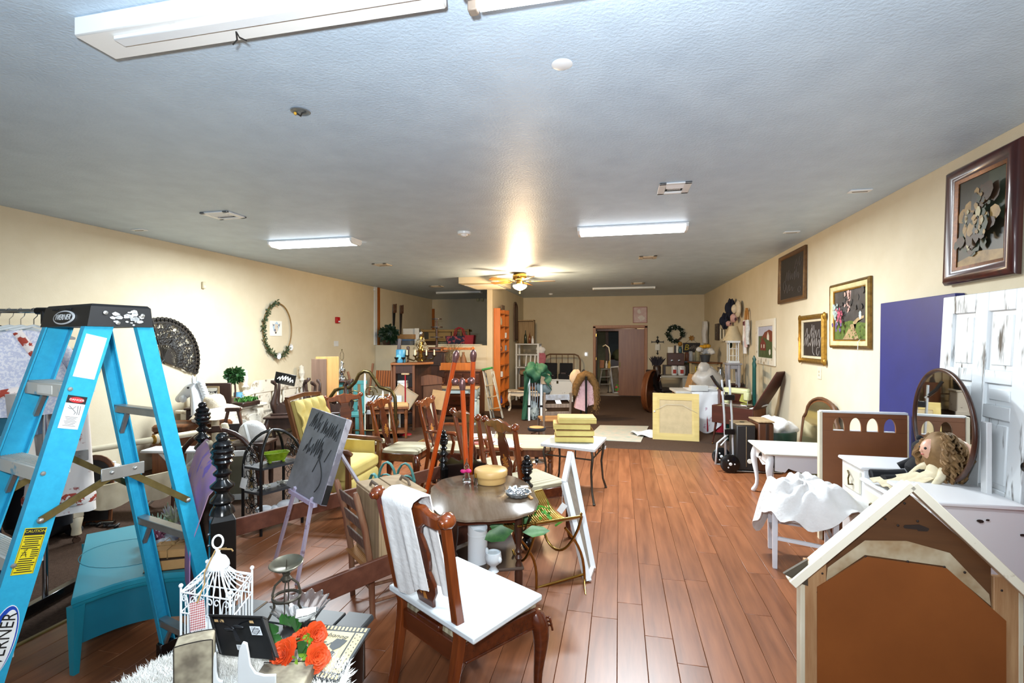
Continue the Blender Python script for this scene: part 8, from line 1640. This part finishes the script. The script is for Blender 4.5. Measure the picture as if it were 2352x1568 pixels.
# teal chair with suitcase
tc2 = thing('teal_chair','dark teal wooden chair with turned posts carrying a brown suitcase','chair',(1.98,8.75,0),1.35); tlm = M('dark_teal','#0f5650',.35,col2='#0b433e',scale=6)
for x in (-.2,.2):
    MB().lathe([(.02,0),(.024,.3),(.018,.33),(.026,.36),(.024,.6),(.018,.63),(.027,.66),(.024,1.2),(.03,1.25),(.016,1.3),(.026,1.34),(.0,1.4)],12,m=T(x,-.2,0)).B('rear_post',tlm,tc2); MB().lathe([(.02,0),(.024,.2),(.018,.23),(.026,.26),(.024,.52),(0,.54)],12,m=T(x,.2,0)).B('front_post',tlm,tc2)
for z in (.75,.95,1.15): MB().box(0,-.2,z,.38,.016,.09).B('slat',tlm,tc2)
MB().box(0,0,.49,.46,.46,.03,.01).B('seat',tlm,tc2)
for z in (.15,.3): MB().tube([(-.2,.2,z),(.2,.2,z)],.01,6).tube([(-.2,-.2,z),(-.2,.2,z)],.01,6).tube([(.2,-.2,z),(.2,.2,z)],.01,6).B('stretchers',tlm,tc2)
t = thing('brown_suitcase','brown suitcase with a yellow tag standing on the teal chair','suitcase',(1.86,8.72,.506),.05); MB().box(0,0,.18,.46,.2,.35,.03).B('case_body',M('brown_leather','#5c2c1c',.4,col2='#4a2114',scale=6),t); MB().box(.08,-.106,.22,.13,.004,.13,.001,m=RY(.3)).B('yellow_tag',M('yellow_tag','#d8d06a',.6),t); MB().tube([(-.06,0,.36),(-.05,0,.4),(.05,0,.4),(.06,0,.36)],.01,6).B('handle',dkw_,t)
t = thing('stacked_suitcase','dark brown low trunk on the floor against the right wall','suitcase',(2.05,7.75,0),.1); MB().box(0,0,.16,.5,.7,.32,.02).B('case_body',M('brown_leather',''),t); MB().box(0,0,.33,.52,.72,.02).B('lid',wal,t)
# sewing cabinet
sw = thing('sewing_cabinet','brown sewing machine cabinet with its lid tipped up to the right','cabinet',cw(3.53,7.6,0),-.70); sw.scale = (.86,.9,1); swm = M('cabinet_red_brown','#4d241b',.35,kind='wood',axis='X',col2='#3b1a13',scale=3)
for y in (-.22,.22): MB().box(0,y,.49,.76,.02,.27).B('long_side',swm,sw); MB().box(y*1.68,0,.49,.02,.42,.27).B('end_panel',oak,sw)
MB().box(0,0,.60,.74,.44,.02).B('bed',rawwood,sw)
for x in (-.33,.33):
    for y in (-.17,.17): MB().tube([(x,y,.36),(x*1.16,y*1.15,.02)],[.022,.012],8).B('leg',swm,sw); MB().ball((x*1.16,y*1.15,.015),.014).B('foot',brass,sw)
MB(T(.38,0,.63) @ RY(-.96)).box(.33,0,0,.72,.44,.022).B('lid',swm,sw)
sm_ = thing('sewing_machine','pale yellow-green sewing machine on the brown cabinet','sewing machine',cw(3.50,7.6,.611),-.70); smc = M('machine_cream','#cfd0a0',.3)
MB().box(0,.0,.03,.42,.18,.05,.01).B('bed_plate',chrome,sm_); MB().box(-.15,0,.15,.1,.12,.22,.02).B('pillar',smc,sm_); MB().box(0,0,.25,.42,.11,.09,.025).B('arm',smc,sm_); MB().box(.17,0,.18,.09,.11,.14,.02).B('head',smc,sm_); MB().tube([(.17,0,.11),(.17,0,.05)],.006,6).B('needle',chrome,sm_); MB().lathe([(.05,0),(.05,.02),(0,.022)],16,m=T(-.21,0,.2) @ RY(-PI/2)).B('handwheel',wpt_,sm_); MB().box(-.13,-.065,.18,.05,.01,.09).B('control_panel',ink,sm_)
tag(MB().box(0,0,0,.28,.04,.02,.004).B('white_strip',wpt_),'white strip lying at the hinge of the sewing cabinet lid','strip',cw(3.72,7.35,.645),rot=(0,-.25,YAW))
# hand truck and the cases on it
hk = thing('hand_truck','silver folding hand truck with a black wheel, loaded with two suitcases','hand truck',cw(2.72,6.15,0),YAW - .15); slv = M('hand_silver','#c3c8ce',.25,metal=.5)
for x in (-.02,.07): MB().tube([(x,0,.08),(x - .02,.0,.7),(x - .05,0,1.15)],.014,8).B('upright',slv,hk)
MB().tube([(-.06,0,1.02),(-.14,-.02,1.1),(-.2,-.02,1.2)],.02,8).B('grip',blackp,hk); MB().tube([(-.045,0,1.0),(-.07,-.01,1.04)],.014,8).B('handle_bar',slv,hk)
MB().tube([(0,0,.46),(-.14,-.06,.36),(-.16,-.06,.1),(-.02,-.02,.08)],.013,8).tube([(0,0,.42),(-.1,-.06,.33)],.01,6).B('brace',slv,hk)
for z in (.5,.93): MB().box(.02,0,z,.12,.05,.07).B('collar',blackp,hk)
for y in (-.1,.30):
    w_ = MB(T(.0,y,.118) @ RX(PI/2)).lathe([(.03,-.025),(.09,-.022),(.115,-.014),(.118,0),(.115,.014),(.09,.022),(.03,.025)],28).B('wheel',blackp,hk); MB(T(0,y - .025,.118) @ RX(PI/2)).lathe([(.02,0),(.018,.006),(0,.007)],12).B('hub',wpt_,w_)
    for k in range(3): MB(T(.05*cos(k*2.1),y - .023,.118 + .05*sin(k*2.1)) @ RX(PI/2)).lathe([(.01,0),(.009,.003),(0,.004)],8).B('rivet',wpt_,w_)
MB().tube([(0,-.1,.118),(0,.3,.118)],.012,8).B('axle',slv,hk); MB().box(.32,.08,.02,.6,.3,.012).B('toe_plate',alu,hk)
hkp = lambda x,y,z: T(*hk.location) @ RZ(YAW - .15) @ V((x,y,z))
t = thing('black_suitcase','black fibre suitcase upright on the hand truck','suitcase',hkp(.20,.1,.028),YAW - .15); MB().box(0,0,.285,.22,.34,.56,.012).B('case_body',M('black_fibre','#1d1a1b',.55),t); MB().box(0,0,.57,.215,.335,.012).B('top_edge',M('tan_edge','#8a7558',.7),t); MB().box(0,-.172,.3,.006,.006,.5).B('seam',M('tan_edge',''),t); MB().lathe([(.03,0),(.028,.004)],12,m=T(.04,-.172,.12) @ RX(PI/2)).B('sticker',paper,t); MB().box(.0,-.0,.58,.05,.03,.01).B('clasp',blackm,t)
t = thing('striped_suitcase','brown suitcase with a dark strap stripe beside the black one','suitcase',hkp(.43,.1,.028),YAW - .15); MB().box(0,0,.30,.18,.36,.6,.015).B('case_body',M('walnut_case','#54301c',.45,kind='wood',axis='Z',col2='#41220f'),t); MB().box(0,0,.612,.19,.37,.02).B('top_edge',rawwood,t); MB().box(.01,-.182,.3,.03,.006,.58).B('stripe',espresso,t)
# green tub with linen
gt = thing('green_tub','dark green round tub heaped with white linen behind the white side table','tub',cw(3.42,6.4,0)); MB().lathe([(.22,0),(.26,.1),(.28,.46),(.27,.48),(.24,.46),(.22,.1)],26).B('tub_body',M('tub_green','#123a2c',.5,col2='#0d2c21',scale=5),gt)
t = thing('white_linen','heap of crumpled white linen in the dark green tub','linen',cw(3.42,6.4,.46)); MB().ball((0,0,.05),.25,.24,.13,40,22,fn=heap(0,44,.11)).B('cloth',wcl,t,smooth=70)
# arched mirror by the right wall
am = thing('arched_mirror','arched wooden-framed mirror leaning on the right wall behind the white side table','mirror',(2.16,6.2,0),rot=(-.12,0,RW + .12))
ao = [(-.36,0),(.36,0),(.36,.72),(.31,.78)] + [(.31*cos(k*PI/10),.80 + .19*sin(k*PI/10)) for k in range(1,10)] + [(-.31,.78),(-.36,.72)]
MB(T(0,.03,0) @ VERT).prism(ao,.03).B('backboard',oak,am); MB(T(0,-.004,.03) @ S(.92,1,.93) @ VERT).prism(ao,.004).B('mirror_glass',M('beige_reflection','#b9ad84',.08,metal=.85,col2='#a89c74',scale=3),am); MB().tube([(x,-.006,z) for x,z in ao],.017,6,closed=True).B('frame',M('arch_frame','#6e4b32',.45,kind='wood',axis='Z',col2='#523522'),am)  # beige tint of the glass stands in for what it reflects
# white side table with cabriole legs
wt_ = thing('white_side_table','white distressed side table with cabriole legs and one small drawer','table',(1.85,5.50,0),0); shw = M('shabby_white','#dfe3e6',.4,kind='distress',col2='#33291f',scale=11,amt=.26,edge=.02)
MB().box(0,0,.538,.92,.66,.022,.008).B('top',M('shabby_top','#d9d9cc',.35,col2='#d0d0c2',scale=4),wt_)
MB(T(0,-.27,0) @ VERT).prism([(-.36,.525),(.40,.525),(.40,.40),(.36,.38),(.25,.395),(.1,.36),(.0,.365),(-.1,.36),(-.2,.385),(-.24,.40),(-.27,.36),(-.36,.37)],.018).B('apron',shw,wt_,smooth=30)
MB(T(-.38,0,0) @ RZ(-PI/2) @ VERT).prism([(-.24,.525),(.24,.525),(.24,.39),(.14,.395),(0,.36),(-.14,.395),(-.24,.39)],.018).B('side_apron',shw,wt_,smooth=30); MB().box(.38,0,.46,.02,.5,.13).box(0,.27,.46,.76,.02,.13).B('side_apron',shw,wt_)
dw = MB().box(-.402,0,.462,.016,.36,.095,.004).B('drawer',shw,wt_); MB().tube([(-.415,-.03,.47),(-.43,0,.452),(-.415,.03,.47)],.006,6).ball((-.414,0,.468),.01,.025,.02).B('pull',blackm,dw)
for sx in (-1,1):
    for sy in (-1,1): cabr(MB(),sx*.385,sy*.255,0,.53,sx,sy,.03).B('leg',shw,wt_,sub=1)
tagcard('black tassel pull hanging under the white side table',V((1.5,5.3,.38)),.1,0,.02,.05)
# brown arcaded headboard seen from behind
hbk = thing('arcaded_headboard','brown back of a white headboard pierced by four arches','headboard',(0,0,0)); hL,hR = dep(1888,1000,4.05),dep(2083,1000,3.9); hL.z = hR.z = 0; hm_ = T(*hL) @ RZ(math.atan2(hR.y - hL.y,hR.x - hL.x)); hw_ = (hR - hL).length
hdm = M('hardboard','#7d4a24',.5,col2='#6f3f1c',scale=4); zA0,zA1,hT = .905,1.015,1.05
MB(hm_).box(hw_/2,0,zA0/2,hw_,.018,zA0,.002).B('lower_panel',hdm,hbk); MB(hm_).box(hw_/2,0,(zA1 + hT)/2,hw_,.018,hT - zA1,.002).B('top_panel',hdm,hbk)
ar = MB(hm_ @ T(0,.009,0) @ VERT); cwid = (hw_ - .12)/4
ar.prism([(0,zA0),(.06,zA0),(.06,zA1),(0,zA1)],.018); ar.prism([(hw_ - .06,zA0),(hw_,zA0),(hw_,zA1),(hw_ - .06,zA1)],.018)
for k in range(4):
    x0 = .06 + k*cwid; g_ = .018; xm = x0 + cwid/2; rw = cwid/2 - g_
    for sg in (-1,1):
        pts = [(xm + sg*cwid/2,zA0),(xm + sg*rw,zA0),(xm + sg*rw,zA0 + .03)] + [(xm + sg*rw*cos(j*PI/16),zA0 + .03 + (zA1 - zA0 - .03)*sin(j*PI/16)) for j in range(1,9)] + [(xm + sg*cwid/2,zA1)]
        ar.prism(pts if sg > 0 else pts[::-1],.018)
    MB(hm_).box(xm,.012,zA0,cwid - 2*g_,.03,.012).B('arch_sill',wpt_,hbk)
ar.B('arcade',hdm,hbk); MB(hm_).box(-.012,.01,hT/2,.026,.05,hT + .02).box(hw_ + .005,.01,hT/2,.012,.05,hT).B('white_edge',cream_paint,hbk); MB(hm_).box(hw_/2,.02,hT + .008,hw_ + .02,.05,.018).B('white_cap',wpt_,hbk)
# vanity with oval mirror
vn = thing('vanity_desk','white distressed vanity desk with stepped top, small drawers and an oval mirror','vanity',(0,0,0))
vX0,vX1 = 1.70,2.14; vw = M('vanity_white','#dfe0e2',.4,kind='distress',col2='#30251c',scale=6,amt=.25,edge=.02)
for (y0,y1,zt_,nm_) in ((3.92,4.27,.73,'pedestal'),(3.16,3.56,.73,'pedestal'),(3.56,3.92,.65,'centre_section')):
    MB().box((vX0 + vX1)/2,(y0 + y1)/2,zt_/2 + (.0 if nm_ == 'pedestal' else .2),vX1 - vX0,y1 - y0 - .004,zt_ - (.0 if nm_ == 'pedestal' else .4),.004).B(nm_,vw,vn)
    MB().box((vX0 + vX1)/2 - .005,(y0 + y1)/2,zt_ + .012,vX1 - vX0 + .04,y1 - y0 + .03,.024,.008).B('top',vw,vn)
for (y,z,h_,w_) in ((4.095,.62,.16,.27),(4.095,.42,.18,.27),(3.74,.53,.16,.30),(3.36,.62,.16,.32),(3.36,.42,.18,.32)):
    d_ = MB().box(vX0 - .006,y,z,.016,w_,h_,.006).B('drawer',M('vanity_drawer','#d8d3c2',.45,kind='distress',col2='#6b5a44',scale=8,amt=.27,edge=.04),vn)
    if y > 3.9: MB().tube([(vX0 - .02,y + .03,z + .05),(vX0 - .035,y - .03,z + .035),(vX0 - .03,y,z),(vX0 - .035,y - .02,z - .04),(vX0 - .02,y - .05,z - .03)],.006,6).B('scroll_pull',agedbrass,d_)
    else: MB(T(vX0 - .014,y,z) @ RY(-PI/2)).lathe([(.02,0),(.008,.008),(.022,.02),(.016,.03),(0,.032)],14).B('knob',agedbrass,d_)
chip = M('chip_dark','#2b1d16',.7)
m_ = MB(T(0,3.158,0) @ VERT)
for (x,z,r_) in ((1.93,.66,.016),(1.965,.668,.01),(1.78,.67,.008),(2.125,.60,.014)): m_.prism(blob(x,z,r_,8,.6),.002)
m_.B('paint_chip',chip,vn)
omc = V((2.05,3.70,1.10)); 
RM = RW - .10
MB(T(*omc) @ RZ(RM) @ S(.36,1,.345) @ RX(PI/2)).lathe([(1,-.012),(1,.0),(0,.001)],60).B('mirror_glass',mirror_m,vn); MB(T(*omc) @ RZ(RM)).tube([(.37*cos(2*PI*k/60),0,.355*sin(2*PI*k/60)) for k in range(60)],.014,8,closed=True).B('mirror_frame',dkw_,vn)
for y in (3.40,4.0): MB().box(2.11,y,.95,.03,.05,.44).B('mirror_post',wpt_,vn)
# doll and bear on the vanity
dl = thing('curly_doll','porcelain doll with a huge mass of curly light brown hair, seated on the vanity','doll',(1.99,3.66,.676),.1); dl.scale = (1.12,1.12,1.12)
skin = M('porcelain','#d9a890',.4); lace = M('cream_lace','#d6cbb0',.85,col2='#c4b796',scale=30); hairm = M('curly_hair','#8a6a42',.7,col2='#6b4e2c',scale=20)
MB().tube([(-.1,.0,.04),(0,0,.05),(.03,0,.1),(.02,0,.17),(.0,0,.2)],[.05,.075,.07,.05,.025],14).B('dress',lace,dl,sub=1); MB().sheet(lambda u,v: (-.05 - .22*v,(u - .5)*(.14 + .14*v),.09 - .07*v + .008*sin(20*u)*v),16,8,.004).B('skirt',lace,dl,smooth=80)
MB().tube([(.02,-.05,.16),(-.03,-.09,.1),(-.08,-.10,.05)],[.024,.02,.015],10).tube([(.02,.05,.16),(-.03,.09,.1),(-.08,.10,.05)],[.024,.02,.015],10).B('sleeves',lace,dl); [MB().ball((-.09,y,.045),.014).B('hand',skin,dl) for y in (-.1,.1)]
MB().ball((-.02,-.0,.24),.052,.048,.06,16,10).ball((-.072,0,.232),.009,.008,.008).B('head',skin,dl); MB().ball((-.062,-.02,.25),.008).ball((-.062,.02,.25),.008).B('eyes',ink,dl); MB().ball((-.066,0,.212),.006,.012,.004).B('mouth',M('lip','#a84a44',.5),dl)
MB().ball((.045,-.0,.22),.095,.125,.115,24,14,fn=heap(0,12,.06)).B('hair_mass',hairm,dl,smooth=70); m_ = MB(); sd(77)
for k in range(150):
    a_ = ru(-2.3,2.3); el = ru(-.9,1.2); d = V((cos(a_)*cos(el),sin(a_)*cos(el),sin(el))); p = V((.04,0,.22)) + V((d.x*.085,d.y*.11,d.z*.1)); ln = ru(.08,.17)
    m_.tube([p + V((d.x*.03*sin(j*.5),d.y*.04*sin(j*.4),-ln*j/9 + .02)) + V((.008*cos(j*1.6 + k),.008*sin(j*1.6 + k),0)) for j in range(10)],[.009]*8 + [.006,.002],5)
o_ = m_.B('curls',hairm,dl); o_['kind'] = 'stuff'
tb2 = thing('black_bear','black cloth bear lying on the vanity beside the curly doll','toy',(1.93,3.83,.676),.1)
MB().tube([(-.0,0,.07),(.06,0,.1),(.09,0,.17)],[.06,.075,.05],14).B('body',blackfab,tb2,sub=1); MB().ball((.09,0,.24),.065,.06,.06,14,9).B('head',blackfab,tb2)
for sy in (-1,1): MB().tube([(0,sy*.04,.05),(-.1,sy*.06,.04),(-.2,sy*.07,.035)],[.035,.032,.035],10).B('leg',blackfab,tb2); MB().tube([(.08,sy*.06,.15),(.0,sy*.1,.09)],.024,8).B('arm',blackfab,tb2); MB().ball((.10,sy*.05,.30),.02).B('ear',blackfab,tb2)
MB().ball((.028,-.02,.245),.007).B('red_eye',M('alarm_red',''),tb2)
# boards and doors leaning on the right wall
bb = thing('blue_canvas','large plain deep blue panel leaning on the right wall','panel',(2.305,4.5,0),rot=(-.012,0,RW)); MB().box(0,0,.99,1.0,.06,1.98,.004).B('panel',M('royal_blue','#232a6e',.45,col2='#1f2562',scale=3),bb)
wd = thing('white_door','scraped white panelled door leaning between the blue panel and the red door','door',(2.15,3.62,0),rot=(-.05,0,RW)); scr = M('scraped_white','#e2e6e8',.5,kind='distress',col2='#4d453c',scale=4,amt=.33,edge=.1)
[n for n in scr.node_tree.nodes if n.type == 'MAPPING'][0].inputs['Scale'].default_value = (5,5,.7)
DW = .76; wdm = MB()
for x in (-DW/2 + .055,0,DW/2 - .055): MB().box(x,0,.975,.11,.04,1.95,.004).B('stile',scr,wd)
for z,h_ in ((1.89,.12),(1.43,.08),(1.22,.08),(.70,.14),(.12,.24)):
    for x in (-.163,.163): MB().box(x,0,z,.216,.04,h_,.004).B('rail',scr,wd)
for x in (-.163,.163):
    for z0,z1 in ((.24,.63),(.77,1.18),(1.26,1.39),(1.47,1.83)): MB().box(x,.006,(z0 + z1)/2,.22,.018,z1 - z0,.002).B('panel',scr,wd); MB().box(x,-.002,(z0 + z1)/2,.16,.016,z1 - z0 - .06,.006).B('raised_field',scr,wd)
rd = thing('red_door','glossy dark red door with a black knob at the right edge','door',(2.16,2.78,0),rot=(-.05,0,RW)); red = M('door_red','#8a1410',.25,col2='#5f0c0a',scale=3,coat=.4)
MB().box(-.345,0,.99,.11,.042,1.98,.004).box(.345,0,.99,.11,.042,1.98,.004).box(0,0,.99,.1,.042,1.98,.004).B('stile',red,rd)
for z,h_ in ((1.92,.12),(1.5,.1),(.85,.16),(.11,.22)): MB().box(-.17,0,z,.24,.04,h_).box(.17,0,z,.24,.04,h_).B('rail',red,rd)
for x in (-.17,.17):
    for z0,z1 in ((.22,.77),(.93,1.45),(1.55,1.86)): MB().box(x,.008,(z0 + z1)/2,.25,.018,z1 - z0,.006).B('panel',red,rd)
kb_ = MB(T(-.345,-.02,.97) @ RX(PI/2)).lathe([(.032,0),(.03,.008),(.012,.012),(.012,.04),(.028,.05),(.032,.065),(.024,.08),(0,.084)],20).B('knob',blackp,rd)
# white chair with linen
wch = thing('white_chair','low white painted chair heaped with white fabric, front right','chair',cw(2.16,3.62,0),YAW - .35); chw = M('chair_white','#dde0e8',.45,col2='#d2d5dd',scale=6)
cpos = {(-1,-1): (-.21,-.17),(1,-1): (.16,-.20),(-1,1): (-.19,.2),(1,1): (.2,.2)}
for k_,(x,y) in cpos.items(): MB().tube([(x,y,0),(x,y,.44)],[.021,.026],4).B('leg',chw,wch,bev=.003)
MB().loft([[(.235*cos(q),.235*sin(q),z) for q in [2*PI*k/28 for k in range(28)]] for z in (.36,.41)]).B('seat_ring',chw,wch)
MB().lathe([(.21,.41),(.22,.43),(.12,.45),(0,.452)],28).B('seat_pad',M('tan_pad','#8f7f63',.8),wch)
for a_,b_ in (((-1,-1),(1,-1)),((-1,-1),(-1,1)),((1,-1),(1,1)),((-1,1),(1,1))): MB().tube([(*cpos[a_],.22),(*cpos[b_],.2)],.016,4).B('stretcher',chw,wch)
lf_ = thing('white_fabric','soft white fabric piled over the low white chair and trailing to the right','fabric',cw(2.16,3.62,0),YAW - .35)
def lin_(u,v):
    a_ = 2*PI*u; r_ = .31*v; hang_ = max(0,v - .68)/.32; wob = sin(5*a_)*.5 + sin(9*a_ + 1)*.3
    lf2 = .17 + .12*cos(a_ - 2.6) + .08*sin(3*a_) + .03*sin(8*a_); ext = .20*max(0,cos(a_ + .15)) **2
    return (r_*cos(a_)*(1 + .13*wob*v) + ext*hang_,r_*sin(a_)*(1 + .13*wob*v),.60 - .05*v **2 + .05*sin(3*a_ + 6*v)*v*(1 - hang_) + .03*sin(7*a_ - 9*v)*v + .014*sin(13*a_ + 14*v) - hang_ **1.2*(lf2 + ext*.6))
MB().sheet(lin_,72,26,.006).B('cloth',wcl,lf_,smooth=80)
MB().ball((-.02,0,.52),.22,.2,.06,20,8,fn=heap(0,51,.08)).B('fold_bulk',wcl,lf_,smooth=70)
# house-shaped bookcase seen from behind
hs = thing('house_bookcase','back of a house-shaped white bookcase with brown hardboard, front right','bookcase',(0,0,0))
hA,hB = cw(1.075,1.80,0),cw(1.715,1.655,0); hd = hB - hA; HW = hd.length; hmm = T(*hA) @ RZ(math.atan2(hd.y,hd.x)); zE,zA = .80,1.135
gab = M('stained_ply','#6b4526',.5,kind='wood',axis='X',col2='#4f3019',scale=2.5); spray = M('oversprayed','#c9b48e',.6,kind='distress',col2='#7a5632',scale=5,amt=.42,edge=.3); hbd = M('orange_hardboard','#8a4c1c',.5,col2='#7d4317',scale=3)
inner = [(.075,0),(.075,zE + .08),(HW/2,zA - .02),(HW - .075,zE + .08),(HW - .075,0)]
MB(hmm @ T(0,.012,0) @ VERT).prism(inner,.012).B('gable_panel',gab,hs)
for x in (.037,HW - .037): MB(hmm).box(x,.0,zE/2 + .02,.072,.02,zE + .05,.002).B('side_stile',M('raw_stile','#9a6a42',.55,kind='wood',axis='Z',col2='#b9936a'),hs)
MB(hmm @ T(0,-.008,0) @ VERT).prism([(.042,.0),(.042,zE - .05),(.20,zE + .075),(.445,zE + .06),(HW - .04,zE - .10),(HW - .04,0)],.006).B('hardboard_back',hbd,hs)
sprm2 = MB(hmm @ T(0,-.0012,0) @ VERT)
sprm2.prism([(.075,zE - .03),(.2,zE + .078),(.44,zE + .063),(.58,zE - .06),(.575,zE - .02),(.46,zE + .11),(.33,zE + .14),(.2,zE + .13),(.08,zE + .02)],.0008)
sprm2.B('overspray',M('white_overspray','#d6cbb0',.7,kind='distress',col2='#9a7a52',scale=6,amt=.38,edge=.4),hs)
for x in (-.004,HW + .004): MB(hmm).box(x,.012,zE/2,.016,.045,zE,.002).B('side_board',cream_paint,hs)
sl = math.atan2(zA - zE,HW/2)
for sg in (1,-1):
    rl_ = (HW/2 + .05)/cos(sl); xm = HW/2 - sg*rl_/2*cos(sl); zm = zA + .012 - rl_/2*sin(sl)
    MB(hmm @ T(xm,-.012,zm) @ RY(-sg*sl)).box(0,0,0,rl_,.05,.022,.003).B('roof_board',cream_paint,hs); MB(hmm @ T(xm,-.043,zm + .002) @ RY(-sg*sl)).box(0,0,0,rl_,.01,.03,.002).B('roof_edge',M('edge_white','#e4dcc9',.6,kind='distress',col2='#a8967a',scale=12,amt=.3,edge=.1),hs)
for (x,z) in ((.06,zE - .0),(.3,zA - .14),(.36,zA - .12),(.2,zE + .2),(.2,zE + .074),(.33,zE + .07),(.44,zE + .062),(.045,zE - .07),(HW - .05,zE - .0),(.5,zE + .05),(.32,zA - .06),(.26,zA - .12)): MB(hmm @ T(x,-.009,z)).ball((0,0,0),.0045,.003,.0045,7,5).B('nail',chip,hs)
m_ = MB(hmm @ T(0,-.0015,0) @ VERT); m_.prism(blob(.36,zE + .19,.035,10,.28),.001).prism(blob(.38,zE + .185,.02,8,.4),.0012); m_.B('burn_mark',chip,hs)
MB(hmm @ T(-.045,-.02,0) @ VERT).prism([(-.03,zE - .005),(.05,zE + .055),(.05,zE - .04),(.03,zE - .035)],.012).B('eave_bracket',M('dark_bracket','#4a4032',.6),hs)
